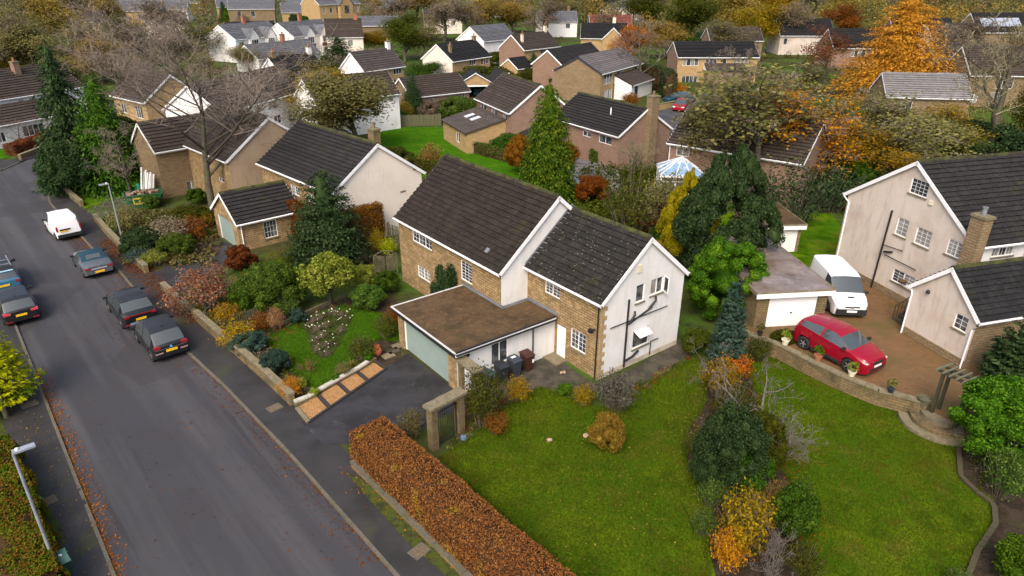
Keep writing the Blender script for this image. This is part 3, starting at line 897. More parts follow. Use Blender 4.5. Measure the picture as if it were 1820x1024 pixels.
MB().box(-3.1, 0.9, -1.86, -1.805, 2.62, 2.78).box(0.862, 0.9, -1.86, 0.05, 2.62, 2.78).box(0.862, 3.4, 0.03, 0.095, 2.62, 2.78).build('flashing', lead, froof)
pipe(A.root, [(3.26, -1.55, 0.1), (3.26, -1.55, 2.42)], 0.04)
MB().box(3.19, 3.26, -6.0, -5.75, 2.05, 2.2).build('security_light', black, A.root)
# grey repair tile, satellite-free ridge, flue
MB().obox((-1.1, -1.45, 5.44), (0.13, 0, 0), (0, 0.12, 0.102), (0, -0.03, 0.036)).build('repair_patch', lead, A.root)

# ------------------------------------------------------------------ the pink house on the right
B = House('rendered_house', 'pinkish rendered house with dark tiled roof and stone chimney at the right edge', 'house', (25.7, 35.35), 74)
fB = dict(near=True, sillm=coping)
block(B, 0.3, 12.5, 0.3, 10.3, 6.1, 9.65, {'front': whitewash, 'left': rendp, 'right': rendp, 'back': rendp}, [
    ('left', (1622, 315), (1646, 353), 1, (4, 4)), ('left', (1597, 385), (1609, 424), 1, (2, 4)), ('left', (1631, 402), (1650, 443), 1, (3, 4)),
    ('left', (1687, 423), (1711, 464), 2, (2, 4)), ('left', (1589, 476), (1621, 517), 2, (2, 4)),
    ('front', (1.5, 3.1, 5.2, 5.95), 3, (2, 1)), ('front', (4.0, 5.6, 5.2, 5.95), 3, (2, 1)), ('front', (7.0, 8.6, 5.2, 5.95), 3, (2, 1))], oe=0.3, ov=0.15, rm=roof_dk, roofkw=dict(tiles=170), **fB)
block(B, -2.6, 12.0, -3.4, 0.85, 3.65, 5.75, {'front': stone2, 'left': rendp, 'right': rendp, 'back': rendp}, [
    ('left', (1700, 555), (1715, 593), 1, (2, 3)), ('front', (3.6, 5.6, 1.5, 3.0), 2)], oe=0.25, ov=0.15, rm=roof_bk, roofkw=dict(tiles=130, gauge=0.33), **fB)
MB().box(-2.65, -2.602, -3.4, 0.85, 0.0, 1.2).build('plinth', stone2, B.root)
MB().box(0.25, 0.298, 0.86, 10.3, 0.0, 1.25).build('plinth', stone2, B.root)
_cz = (lambda q: CAMH + ray(1745, 386).z * math.hypot(q.x, q.y) / math.hypot(ray(1745, 386).x, ray(1745, 386).y))(B.M @ Vector((0.05, 0.1, 0)))
chimney(B, 0.02, 0.1, 0.62, 0.85, 4.3, _cz, stone2, 1, lead)
MB().box(-0.6, 0.65, -0.55, -0.38, 4.85, 5.15).build('flashing', lead, B.root)
pipe(B.root, [(0.22, 10.05, GB), (0.22, 10.05, 5.6), (0.12, 10.5, 5.95)], 0.05, white)
def onB(x, y):
    u, z = B.onplane(((0.3, 0.0, 0), Vector((0, 1, 0)), Vector((-1, 0, 0))), (x, y))
    return (0.2, u, z)
pipe(B.root, [onB(1549, 515), onB(1588, 374)], 0.06)
pipe(B.root, [onB(1574, 452), onB(1630, 480)], 0.03)
pipe(B.root, [onB(1573, 435), onB(1606, 446)], 0.03)
pipe(B.root, [onB(1573, 447), onB(1588, 448)], 0.06)
pipe(B.root, [(-2.7, 0.75, GB), (-2.7, 0.75, 3.3), (-2.55, 1.0, 3.55)], 0.05, white)
pipe(B.root, [(-2.72, -3.35, GB), (-2.72, -3.35, 3.1), (-2.2, -3.6, 3.5)], 0.05, white)
pipe(B.root, [(-0.1, -0.3, 4.95), (0.0, -0.12, 5.85), (0.5, -0.05, 5.95)], 0.06, white)
q_ = onB(1656, 360)
MB().box(0.2, 0.298, q_[1] - 0.12, q_[1] + 0.12, q_[2] - 0.14, q_[2] + 0.14).build('alarm_box', cream, B.root)
MB().lathe([(0.1, 0), (0.12, 0.1), (0.05, 0.2)], 8, 0, (-2.68, -0.2, 3.75)).build('wall_lamp', black, B.root)
dB = MB().box(0.21, 0.296, 1.05, 1.9, 1.5, 3.5).build('door', MATS['white_door'], B.root)
MB().box(0.202, 0.209, 1.2, 1.75, 2.5, 3.3).build('pane', glass, dB)
st = MB()
for k in range(4):
    st.box(-1.95 + 0.32 * k, -1.66 + 0.32 * k + (0.9 if k == 3 else 0.02), 0.9, 2.2, 0, GB + 0.17 * (k + 1) + 0.001 * k)
st.build('steps', MATS['dark_paving'], B.root)
rl = MB()
for k in range(9):
    x = -1.95 + 0.25 * k
    z = GB + 0.17 * min(4, max(0, (x + 2.1) / 0.32))
    rl.tube([(x, 2.25, GB), (x, 2.25, z + 0.85)], 0.018, 5)
rl.tube([(-2.0, 2.25, GB + 0.9), (-0.75, 2.25, GB + 1.58), (0.2, 2.25, GB + 1.58)], 0.026, 6)
rl.build('railing', black, B.root)
hb = MB().lathe([(0.05, 0), (0.2, 0.08), (0.26, 0.22)], 10, 0, (0.0, 4.0, 2.15)).build('hanging_basket', mat('wicker', (0.1, 0.06, 0.03), 0.9, 0.2), B.root)

# ------------------------------------------------------------------ flat roofed garages by the pink house
def flat_garage(name, label, o, az, w, d, z0, z1, wall, roofm_, dx0, dx1, doorm=white):
    g_ = House(name, label, 'garage', o, az)
    mb = MB()
    fr = (Vector((0.2, 0.25, 0)), Vector((1, 0, 0)), Vector((0, -1, 0)))
    wall_face(mb, fr, [(0, z1 - 0.25), (w - 0.4, z1 - 0.25)], [(dx0 - 0.2, dx1 - 0.2, 0, z1 - 0.32)], 0, 0.12)
    for a, b in (((0.2, d, 0), (0, -1, 0)), ((w - 0.2, 0.25, 0), (0, 1, 0))):
        u = Vector(b)
        wall_face(mb, (Vector(a), u, Vector((u.y, -u.x, 0))), [(0, z1 - 0.25), (d - 0.25, z1 - 0.25)], [], 0)
    wall_face(mb, (Vector((w - 0.2, d, 0)), Vector((-1, 0, 0)), Vector((0, 1, 0))), [(0, z1 - 0.25), (w - 0.4, z1 - 0.25)], [], 0)
    mb.build('wall', wall, g_.root)
    r = MB().box(0, w, 0, d, z1 - 0.2, z1).build('flat_roof', roofm_, g_.root)
    MB().box(-0.03, w + 0.03, -0.06, -0.002, z1 - 0.38, z1 - 0.05).build('fascia', white, r)
    MB().box(-0.06, w + 0.06, -0.09, 0.03, z1 - 0.05, z1 + 0.02).box(-0.06, 0.0, 0.03, d, z1 - 0.22, z1 + 0.02).box(w, w + 0.06, 0.03, d, z1 - 0.22, z1 + 0.02).build('roof_edge', coping, r)
    dd = MB().box(dx0, dx1, 0.32, 0.36, z0, z1 - 0.32).build('garage_door', doorm, g_.root)
    n = 14
    for k in range(n):
        z = z0 + 0.03 + (z1 - 0.36 - z0) * k / n
        MB().box(dx0 + 0.03, dx1 - 0.03, 0.313, 0.319, z, z + (z1 - 0.36 - z0) / n - 0.015).build('door_panel', doorm, dd)
    MB().box((dx0 + dx1) / 2 - 0.05, (dx0 + dx1) / 2 + 0.05, 0.28, 0.312, z0 + 0.85, z0 + 0.92).build('handle', black, dd)
    return g_
flat_garage('flat_roofed_garage', 'flat roofed garage with a wide white door beside the white van', (14.15, 35.5), 83, 4.75, 9.1, GB, 3.2, wallst, feltw, 0.95, 3.95)
flat_garage('flat_roofed_garage', 'brown roofed garage with a pale door behind the dark round conifer', (18.9, 47.6), 86, 2.9, 7.0, GB - 0.1, 3.0, stone2, feltm, 0.45, 2.5)

# ------------------------------------------------------------------ neighbours on the left
def far(name, label, a, az, L, half, he, hr, walls, rm, wins=(), chim=(), gauge=0.45, group=None, oe=0.3, near=False, roofkw=None, cat='house', **kw):
    H = House(name, label, cat, a, az, group)
    k = dict(gauge=gauge)
    k.update(roofkw or {})
    H.b = (-1.5, L + 1.5, -3.0, 2 * half + 1.5)
    block(H, 0.15, L - 0.15, oe, 2 * half - oe, he, hr, walls, wins, oe=oe, rm=rm, near=near, sillm=coping if near else None, roofkw=k, **kw)
    for c in chim:
        chimney(H, *c)
    return H
C = far('detached_house', 'white gabled house with black mossy roof behind the dark conifer on the left', (-22.1, 57.9), 135.8, 12.3, 4.4, 4.8, 7.85, {'front': stone, 'right': rendc, 'left': stone, 'back': stone}, roof_dk,
        [('front', (516, 327), (533, 350), 2, (2, 3)), ('front', (545, 342), (562, 364), 2, (2, 3))], near=True, gauge=0.36, roofkw=dict(ridgem=mossr))
chimney(C, 11.3, 4.8, 0.8, 0.6, 7.2, 8.7, wallst, 1, coping)
ae = MB().tube([(11.1, 4.7, 8.7), (11.1, 4.7, 10.2)], 0.02, 5)
for dz, l in ((0, 0.9), (-0.55, 0.7)):
    ae.tube([(11.1 - l, 4.7, 10.15 + dz), (11.1 + 0.25, 4.7, 10.15 + dz)], 0.014, 4)
    for k in range(6):
        ae.tube([(11.1 - l + k * 0.16, 4.45, 10.15 + dz), (11.1 - l + k * 0.16, 4.95, 10.15 + dz)], 0.009, 4)
ae.build('aerial', lead, C.root)
for (y, z) in ((6.6, 6.1), (7.7, 5.1), (6.3, 3.5)):
    MB().box(12.151, 12.165, y, y + 0.55, z, z + 0.14).build('render_patch', stone2, C.root)
Cg = far('pitched_garage', 'small stone garage with sage green door and mossy tiled roof on the left', (-20.9, 48.8), 48.6, 5.3, 2.75, 2.4, 4.25, {'front': stone, 'left': stone, 'right': stone, 'back': stone}, roof_dk,
         [('front', (467, 395), (495, 419), 1, (4, 3)), ('left', (0.7, 3.9, 0.0, 2.15), 0)], near=True, gauge=0.36, cat='garage')
gdc = MB().box(0.22, 0.27, 1.2, 4.45, 0.08, 2.14).build('garage_door', greendoor, Cg.root)
MB().box(0.17, 0.216, 4.3, 4.42, 0.08, 2.14).build('door_frame', white, gdc)
pipe(Cg.root, [(0.4, 0.22, 0.1), (0.4, 0.22, 2.3)], 0.045, white)
Dh = far('detached_house', 'beige house with brown tiled roof behind the big bare tree', (-24.9 - 11.0 * math.sin(math.radians(134.2)), 58.2 - 11.0 * math.cos(math.radians(134.2))), 134.2, 11.0, 4.5, 4.8, 8.05, {'front': stone, 'right': rendb, 'left': rendb, 'back': rendb}, roof_br, [('front', (386, 277), (399, 288), 2), ('front', (388, 314), (399, 326), 2)], near=False, gauge=0.4)
wg = House('gabled_wing', 'stone house wing with white timber stacked on its street gable', 'house wing', (-33.0, 62.1), 43)
block(wg, 0.2, 9.5, 0.3, 5.5, 4.6, 6.9, stone2, [('front', (330, 323), (352, 338), 2)], rm=roof_br, roofkw=dict(gauge=0.4))
# ------------------------------------------------------------------ houses farther off
Eh = far('white_house', 'long white house with brown roof behind the beige house', (-33.6, 80.0), 16, 17.6, 4.2, 4.8, 7.8, whitewash, roof_br,
         [('front', (508, 168), (524, 180), 2), ('front', (476, 179), (494, 192), 2), ('front', (512, 199), (528, 214), 2), ('front', (487, 207), (501, 218), 2), ('front', (452, 188), (463, 197), 2)])
Fh = far('stone_house', 'stone house with black roof and white chimney left of the yellow tree', (-34.9, 107.8), 38, 8.4, 3.5, 4.8, 7.6, {'front': stone3, 'left': whitewash, 'right': stone3, 'back': stone3}, roof_bk,
         [('front', (534, 136), (549, 147), 3), ('front', (559, 133), (574, 142), 3)], [(7.6, 3.5, 0.7, 0.6, 7.0, 8.6, whitewash, 1), (0.9, 3.5, 0.7, 0.6, 7.0, 8.3, stone2, 1)])
Fg = far('pitched_garage', 'small garage with white door beside the long white house', (-27.2, 97.5), 60, 5.2, 2.6, 2.5, 4.4, {'front': stone3, 'left': stone3, 'right': stone3, 'back': stone3}, roof_bk, [('front', (0.8, 4.0, 0, 2.2), 0)], cat='garage')
MB().box(1.0, 4.1, 0.36, 0.4, 0, 2.2).build('garage_door', white, Fg.root)
Gh = far('stone_house', 'stone house with grey roof and small white chimney above the bungalow', (-24.2, 115.7), 37, 9.3, 3.2, 4.8, 7.6, {'front': stone3, 'left': whitewash, 'right': stone3, 'back': stone3}, roofm('brown_grey_tiles', (0.075, 0.065, 0.062), 0.1),
         [('front', (678, 123), (690, 131), 3), ('front', (699, 120), (714, 131), 3), ('front', (700, 141), (716, 152), 3)], [(8.5, 3.2, 0.7, 0.6, 7.2, 8.7, whitewash, 1)])
Hh = far('white_house', 'white house with dark hipped-looking roof half hidden behind the yellow tree', (-24.5, 86.5), 49.8, 12.3, 3.3, 4.8, 7.4, {'front': whitewash, 'left': whitewash, 'right': whitewash, 'back': whitewash}, roof_br,
         [('front', (692, 173), (700, 181), 1), ('front', (664, 176), (676, 183), 2), ('front', (664, 198), (676, 206), 2)])
Ih = far('bungalow', 'low bungalow with long brown roof behind the dark green spruce', (-15.0, 103.2), 53.7, 10.5, 3.6, 2.8, 5.2, {'front': brick, 'left': stone2, 'right': brick, 'back': brick}, roof_br, [('front', (764, 176), (771, 186), 1), ('front', (818, 166), (826, 175), 2)])
Jh = far('brick_house', 'brick house with skylit lean-to extension beside the bright back lawn', (-5.0, 91.0), 156, 11.2, 4.1, 4.8, 7.8, brick, roof_br,
         [('front', (854, 184), (864, 199), 2), ('front', (873, 192), (884, 208), 2), ('front', (893, 200), (901, 216), 2)], gauge=0.4, roofkw=dict(ridgem=mossr))
# its lean-to with two skylights
ja = [Jh.lp(789, 216, 2.6), Jh.lp(866, 255, 2.6), Jh.lp(900, 221, 3.9), Jh.lp(846, 195.5, 3.9)]
xj0, xj1, yj0, yj1 = 0.9, 9.8, min(ja[0].y, ja[1].y), 0.28
lt = MB()
nn = 16
for i in range(nn):
    t0, t1 = i / nn, (i + 1) / nn
    P_ = lambda x, t, h: (x, yj0 + (yj1 - yj0) * t, 2.6 + 1.3 * t + h)
    lt.poly([P_(xj0, t0, 0.06), P_(xj1, t0, 0.06), P_(xj1, t1, 0.02), P_(xj0, t1, 0.02)])
    lt.poly([P_(xj0, t0, -0.1 if i == 0 else 0.02), P_(xj1, t0, -0.1 if i == 0 else 0.02), P_(xj1, t0, 0.06), P_(xj0, t0, 0.06)])
for x in (xj0, xj1):
    lt.poly([P_(x, 0, -0.1), P_(x, 0, 0.04), P_(x, 1, 0.04), P_(x, 1, -0.1)])
ltr = lt.build('lean_to_roof', roofm('lean_to_tiles', (0.085, 0.07, 0.062), 0.0), Jh.root)
for x in (3.6, 5.6):
    t = 0.55
    c = Vector((x, yj0 + (yj1 - yj0) * t, 2.6 + 1.3 * t + 0.09))
    MB().obox(c, (0.4, 0, 0), (0, 0.6, 0.6 * 1.3 / (yj1 - yj0)), (0, 0, 0.04)).build('skylight', mat('skylight_glass', (0.55, 0.58, 0.62), 0.08, 0.6), ltr)
jw = MB()
jf = faces_of(xj0 + 0.2, xj1 - 0.2, yj0 + 0.25, 0.29)
wall_face(jw, jf['front'][:3], [(0, 2.6), (xj1 - xj0 - 0.4, 2.6)], [(4.9, 6.1, 0.9, 2.1)])
for k in ('left', 'right'):
    W_ = jf[k][3]
    pr = [(0, 3.75), (W_, 2.6)] if k == 'left' else [(0, 2.6), (W_, 3.75)]
    wall_face(jw, jf[k][:3], pr, [(0.9, W_ - 0.9, 0.0, 2.35)] if k == 'left' else [])
jw.build('wall', stone3, Jh.root)
window(Jh.root, jf['front'][:3], 4.9, 6.1, 0.9, 2.1, 2)
window(Jh.root, jf['left'][:3], 0.9, jf['left'][3] - 0.9, 0.02, 2.35, 4, frame=mat('dark_frame', (0.03, 0.04, 0.035), 0.5, 0.4))
MB().box(11.2, 14.6, 1.6, 6.6, 0, 2.45).build('side_porch', brick, Jh.root)
MB().poly([(11.1, 1.3, 2.45), (14.9, 1.3, 2.45), (14.9, 4.1, 3.3), (11.1, 4.1, 3.3)]).poly([(11.1, 4.1, 3.3), (14.9, 4.1, 3.3), (14.9, 6.9, 2.45), (11.1, 6.9, 2.45)]).build('porch_roof', roof_dk, Jh.root)
Kh = far('white_gabled_house', 'stone house with white gable and black roof above the open garage', (-10.9, 129.7), 36.5, 11.4, 4.0, 4.8, 7.6, {'front': stone3, 'left': rendc, 'right': stone3, 'back': stone3}, roof_bk,
         [('front', (835, 107), (846, 115), 3), ('front', (855, 104), (868, 113), 3)], [(10.9, 4, 0.7, 0.6, 7.0, 8.2, brick, 1), (1.6, 2.0, 0.5, 0.5, 5.5, 7.4, stone2, 1)])
gk = House('pitched_garage', 'stone garage with its door open and a dark car inside', 'garage', (-9.2, 118.2), 82)
gwm = MB()
wall_face(gwm, ((0.2, 0.2, 0), Vector((1, 0, 0)), Vector((0, -1, 0))), [(0, 2.6), (2.8, 4.2), (5.6, 2.6)], [(0.5, 5.1, 0.0, 2.2)])
for a, b in (((0.2, 6.5, 0), (0, -1, 0)), ((5.8, 0.2, 0), (0, 1, 0))):
    u = Vector(b)
    wall_face(gwm, (Vector(a), u, Vector((u.y, -u.x, 0))), [(0, 2.6), (6.3, 2.6)], [])
wall_face(gwm, (Vector((5.8, 6.5, 0)), Vector((-1, 0, 0)), Vector((0, 1, 0))), [(0, 2.6), (2.8, 4.2), (5.6, 2.6)], [])
gwm.build('wall', stone3, gk.root)
MB().box(0.4, 5.6, 6.2, 6.3, 0, 2.5).build('inner_wall', mat('red_brown', (0.12, 0.035, 0.02), 0.9, 0.2), gk.root)
gr_ = MB()
for sx in (-1, 1):
    gr_.poly([(3 + sx * 3.15, -0.05, 2.5), (3 + sx * 3.15, 6.7, 2.5), (3, 6.7, 4.35), (3, -0.05, 4.35)][::sx])
    gr_.poly([(3 + sx * 3.15, -0.05, 2.4), (3 + sx * 3.15, -0.05, 2.52), (3, -0.05, 4.36), (3, -0.05, 4.2)], 1)
gr_.build('roof', [roof_bk, white], gk.root)
MB().box(0.6, 5.4, 0.12, 0.18, 2.1, 2.3).build('lintel', white, gk.root)
gk2 = House('pitched_garage', 'narrow stone garage gable right of the open garage', 'garage', (-2.7, 115.6), 70)
g2 = MB()
wall_face(g2, ((0.2, 0.2, 0), Vector((1, 0, 0)), Vector((0, -1, 0))), [(0, 2.6), (1.9, 4.6), (3.8, 2.6)], [])
wall_face(g2, ((0.2, 6.5, 0), Vector((0, -1, 0)), Vector((-1, 0, 0))), [(0, 2.6), (6.3, 2.6)], [])
wall_face(g2, ((4.0, 0.2, 0), Vector((0, 1, 0)), Vector((1, 0, 0))), [(0, 2.6), (6.3, 2.6)], [])
g2.build('wall', stone2, gk2.root)
g2r = MB()
for sx in (-1, 1):
    g2r.poly([(2.1 + sx * 2.2, -0.05, 2.45), (2.1 + sx * 2.2, 6.7, 2.45), (2.1, 6.7, 4.75), (2.1, -0.05, 4.75)][::sx])
    g2r.poly([(2.1 + sx * 2.2, -0.05, 2.3), (2.1 + sx * 2.2, -0.05, 2.47), (2.1, -0.05, 4.76), (2.1, -0.05, 4.55)], 1)
g2r.build('roof', [roof_dk, white], gk2.root)
Lh = far('stone_house', 'house with rough stone gable and brown roof left of the blue spruce', (2.4, 149.3), 41.7, 12.2, 3.8, 4.8, 7.7, {'front': stone3, 'left': brick, 'right': stone3, 'back': stone3}, roof_br,
         [('front', (961, 86), (970, 95), 2), ('front', (976, 84), (988, 93), 3)], [(11.2, 3.8, 0.7, 0.6, 7.2, 8.9, cream, 1), (1.5, 2.0, 0.5, 0.5, 5.5, 7.8, cream, 1)])
far('pitched_garage', 'little gabled garage in front of the rough stone gable', (1.0, 137.0), 42, 5.0, 2.6, 2.6, 4.4, stone3, roof_bk, cat='garage')
Mh = far('white_house', 'white gabled house with pale slate roof behind the stone house', (-6.5, 163.5), 40, 12, 4.5, 5.2, 8.2, whitewash, roof_sl, [('left', (4.6, 6.0, 1.2, 2.6), 2), ('left', (4.6, 6.0, 3.6, 4.8), 2)])
Nh = far('stone_house', 'dark roofed house with small white-edged gable behind the blue spruce', (16.5, 178.0), 96, 11.5, 5.0, 4.8, 8.0, stone3, roof_bk, [('front', (7.6, 8.8, 3.2, 4.4), 2), ('front', (7.6, 8.8, 0.9, 2.2), 2)], [(8.2, 5.2, 0.8, 0.6, 7.4, 9.4, cream, 1)])
ng = MB()
wall_face(ng, ((5.4, -0.6, 0), Vector((1, 0, 0)), Vector((0, -1, 0))), [(0, 4.8), (2.6, 7.2), (5.2, 4.8)], [])
ng.build('front_gable', stone3, Nh.root)
ngr = MB()
for sx in (-1, 1):
    ngr.poly([(8 + sx * 2.9, -0.8, 4.6), (8 + sx * 2.9, 4.5, 4.6), (8, 4.5, 7.4), (8, -0.8, 7.4)][::sx])
    ngr.poly([(8 + sx * 2.9, -0.81, 4.4), (8 + sx * 2.9, -0.81, 4.62), (8, -0.81, 7.42), (8, -0.81, 7.15)], 1)
ngr.build('gable_roof', [roof_bk, white], Nh.root)
Oh = far('stone_house', 'stone gable with mossy dark roof peeping out left of the grey roofed house', (9.0, 127.0), 33, 17, 3.4, 4.4, 7.0, {'front': brick, 'left': brick, 'right': brick, 'back': brick}, roof_dk, ())
Ph = far('stone_house', 'big stone house with pale grey roof and white porch', (14.4, 114.3), 31.8, 17.4, 4.5, 4.8, 7.2, {'front': stone3, 'left': stone2, 'right': stone3, 'back': stone3}, roof_gr,
         [('front', (1074, 132), (1088, 147), 3), ('front', (1097, 125), (1107, 139), 2), ('front', (1124, 117), (1136, 132), 3), ('front', (1072, 163), (1087, 176), 4)], roofkw=dict(verge=mat('dark_verge', (0.03, 0.035, 0.05), 0.6, 0.3)))
pq = [Ph.lp(*p, 2.9) for p in ((1119, 162), (1164, 146))]
pp = House('porch_wing', 'white boarded porch with brown tiled lean-to roof in front of the grey roofed house', 'porch', Ph.M @ Vector((5.2, -3.3, 0)), 31.8)
pw = MB()
pw.box(0.2, 9.6, 0.3, 3.4, 0, 2.6)
pw.poly([(0.2, 0.29, 2.6), (0.2, 3.5, 2.6), (0.2, 3.5, 3.9)][::-1])
pw.build('wall', whitewash, pp.root)
pr_f = MB()
for i in range(9):
    t0, t1 = i / 9, (i + 1) / 9
    P_ = lambda x, t, h: (x, -0.1 + 3.6 * t, 2.62 + 1.5 * t + h)
    pr_f.poly([P_(0, t0, 0.05), P_(9.8, t0, 0.05), P_(9.8, t1, 0.01), P_(0, t1, 0.01)])
    pr_f.poly([P_(0, t0, -0.15 if i == 0 else 0.01), P_(9.8, t0, -0.15 if i == 0 else 0.01), P_(9.8, t0, 0.05), P_(0, t0, 0.05)], 1 if i == 0 else 0)
pr_f.build('roof', [roof_br, white], pp.root)
MB().box(1.6, 2.9, 0.24, 0.3, 0.1, 2.2).build('door', glass, pp.root)
Qh = far('brick_bungalow', 'brick house with dark roof and tall end chimney right of the green conifer', (4.6, 82.6), 147.3, 12.2, 4.0, 4.0, 6.6, brick, roof_dk,
         [('front', (1036, 231), (1050, 245), 2), ('front', (1065, 238), (1087, 259), 2)], gauge=0.4, roofkw=dict(ridgem=mossr))
chimney(Qh, 12.4, 4.4, 0.9, 1.0, 0, 7.8, stone2, 1, brick)
MB().tube([(8.2, 2.2, 5.2), (8.2, 2.2, 6.2)], 0.07, 8).build('flue', white, Qh.root)
Rh = far('stone_house', 'long stone house with dark roof and four upstairs windows behind the parked red car', (31.8, 138.2), 88, 16, 4.5, 4.8, 7.3, {'front': stone3, 'left': brick, 'right': stone3, 'back': stone3}, roof_bk,
         [('front', (1214, 104.5), (1241, 117), 4), ('front', (1254, 104.5), (1273, 116), 3), ('front', (1285, 104.5), (1291, 115), 1), ('front', (1304, 104.5), (1329, 114), 4), ('front', (1212, 135), (1238, 150), 4)])
rp = MB()
for i in range(6):
    t0, t1 = i / 6, (i + 1) / 6
    P_ = lambda x, t, h: (x, -2.2 + 2.5 * t, 2.5 + 1.2 * t + h)
    rp.poly([P_(5.3, t0, 0.05), P_(14, t0, 0.05), P_(14, t1, 0.01), P_(5.3, t1, 0.01)])
    rp.poly([P_(5.3, t0, 0.0), P_(14, t0, 0.0), P_(14, t0, 0.05), P_(5.3, t0, 0.05)])
rp.build('lean_to_roof', roof_br, Rh.root)
MB().box(5.6, 13.7, -1.9, 0.28, 0, 2.5).build('porch_wall', stone2, Rh.root)
MB().poly([(5.28, -2.2, 2.5), (5.28, 0.29, 3.7), (5.28, 0.29, 2.5)]).build('porch_gable', white, Rh.root)
Sh = far('distant_house', 'low dark roof above the long stone house', (47.0, 172.5), 88, 13, 4.0, 4.8, 7.6, brick, roof_br, ())
Th = far('distant_house', 'pink walled house with dark roof left of the orange larch', (69.1, 187.5), 88, 14.4, 4.5, 4.8, 8.6, rendp, roof_bk, [('front', (1.0, 2.0, 2.6, 4.2), 1)])
T2 = far('distant_house', 'dark roofed house behind the rusty tree left of the larch', (71.5, 160.5), 88, 18, 4.5, 4.4, 8.2, brick, roof_bk, [('front', (4.0, 7.4, 2.6, 4.1), 4), ('front', (11.0, 12.6, 2.6, 4.1), 2)])
Uh = far('distant_house', 'dark roof half hidden behind the orange larch', (96, 182), 88, 16, 4.6, 4.8, 9.2, brick, roof_bk, [('front', (3, 4.2, 2.6, 4.0), 2)])
Vh = far('distant_house', 'big dark roof above a white wall right of the larch', (92.2, 156.5), 78, 13, 5.0, 4.6, 9.6, whitewash, roof_br, [('front', (2.2, 3.4, 2.6, 3.8), 2)])
Wh = far('distant_house', 'house with a row of solar panels on its dark roof at the top right', (128, 200), 84, 18, 5.0, 4.8, 9.6, stone2, roof_bk, ())
for k in range(5):
    MB().obox((3.0 + k * 2.4, 2.6, 7.35), (1.12, 0, 0), (0, 1.05, 1.05 * 4.8 / 5.0), (0, -0.03, 0.03)).build('solar_panel', mat('solar_panel', (0.3, 0.33, 0.4), 0.12, 0.6), Wh.root)
Xh = far('stone_house', 'stone gabled house glimpsed through the bare tree at the right edge', (70.5, 118.5), 105, 9, 6.0, 4.8, 9.0, stone2, roof_br, [('left', (5.5, 7.5, 2.6, 4.2), 3), ('left', (5.5, 7.5, 5.2, 6.6), 3), ('front', (1.5, 3.0, 2.5, 4.0), 3)])
X2 = far('stone_house', 'stone front with paired white windows behind the twigs at the right edge', (73, 113), 92, 12, 4.5, 5.0, 9.0, stone2, roof_br, [('front', (4.4, 7.0, 3.0, 4.6), 3), ('front', (4.0, 6.4, 0.6, 2.4), 3), ('front', (0.8, 2.0, 0.8, 2.2), 2), ('front', (9.0, 11.4, 3.0, 4.4), 3)])
Yh = far('stone_outbuilding', 'small building with worn grey slate roof below the orange larch', (55.8, 104.5), 98, 12, 4.0, 3.0, 6.0, stone2, roofm('worn_slates', (0.2, 0.19, 0.19), 0.2), [('front', (2.2, 3.8, 1.1, 2.4), 2)])
Zh = far('brick_house', 'brick house end with a white framed conservatory behind the yellow conifer', (15.0, 66.2), 128, 13, 4.2, 4.8, 7.8, brick, roof_br, [('front', (1203, 261), (1224, 280), 2)], gauge=0.4)
pipe(Zh.root, [(0.3, 0.2, 0.1), (0.3, 0.2, 4.7)], 0.045, white)
# conservatory: white frame, glazed pyramid roof
cq = px(1205, 352, 0.1)
cv = House('conservatory', 'white conservatory with a glazed pyramid roof beside the brick house', 'conservatory', (cq.x - 1.9, cq.y - 0.2), 96)
cvw = MB()
W_, D_ = 4.2, 4.0
MB().box(0, W_, 0, D_, 0, 0.55).build('dwarf_wall', brick, cv.root)
for x in (0.05, 1.4, 2.75, W_ - 0.05):
    cvw.box(x - 0.06, x + 0.06, 0.0, 0.1, 0.55, 2.2).box(x - 0.06, x + 0.06, D_ - 0.1, D_, 0.55, 2.2)
for y in (1.35, 2.65):
    cvw.box(0, 0.1, y - 0.06, y + 0.06, 0.55, 2.2).box(W_ - 0.1, W_, y - 0.06, y + 0.06, 0.55, 2.2)
cvw.box(-0.08, W_ + 0.08, -0.08, 0.12, 2.2, 2.38).box(-0.08, W_ + 0.08, D_ - 0.12, D_ + 0.08, 2.2, 2.38).box(-0.08, 0.12, 0.12, D_ - 0.12, 2.2, 2.38).box(W_ - 0.12, W_ + 0.08, 0.12, D_ - 0.12, 2.2, 2.38)
cvw.box(0.02, W_ - 0.02, 0.02, 0.08, 1.75, 1.83).build('frame', white, cv.root)
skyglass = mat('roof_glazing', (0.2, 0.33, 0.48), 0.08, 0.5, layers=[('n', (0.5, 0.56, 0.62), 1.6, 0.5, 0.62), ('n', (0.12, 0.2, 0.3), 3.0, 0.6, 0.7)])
ap = (W_ / 2, D_ / 2, 3.7)
cn = [(-0.08, -0.08, 2.39), (W_ + 0.08, -0.08, 2.39), (W_ + 0.08, D_ + 0.08, 2.39), (-0.08, D_ + 0.08, 2.39)]
rfr = MB()
for i in range(4):
    a, b = Vector(cn[i]), Vector(cn[(i + 1) % 4])
    pts = [a.lerp(b, t) for t in (0, 1 / 3, 2 / 3, 1)]
    for p, q in zip(pts, pts[1:]):
        MB().poly([p, q, Vector(ap)]).build('roof_pane', skyglass, cv.root)
    for p in pts[:3]:
        rfr.tube([p + Vector((0, 0, 0.03)), Vector(ap) + Vector((0, 0, 0.03))], 0.05, 5)
rfr.build('roof_bar', white, cv.root)
for (x0, x1) in ((0.11, 1.34), (1.46, 2.69), (2.81, W_ - 0.11)):
    MB().box(x0, x1, 0.045, 0.055, 0.55, 2.2).build('pane', glass, cv.root)
for (y0, y1) in ((0.1, 1.29), (1.41, 2.59), (2.71, D_ - 0.1)):
    MB().box(0.045, 0.055, y0, y1, 0.55, 2.2).build('pane', glass, cv.root)
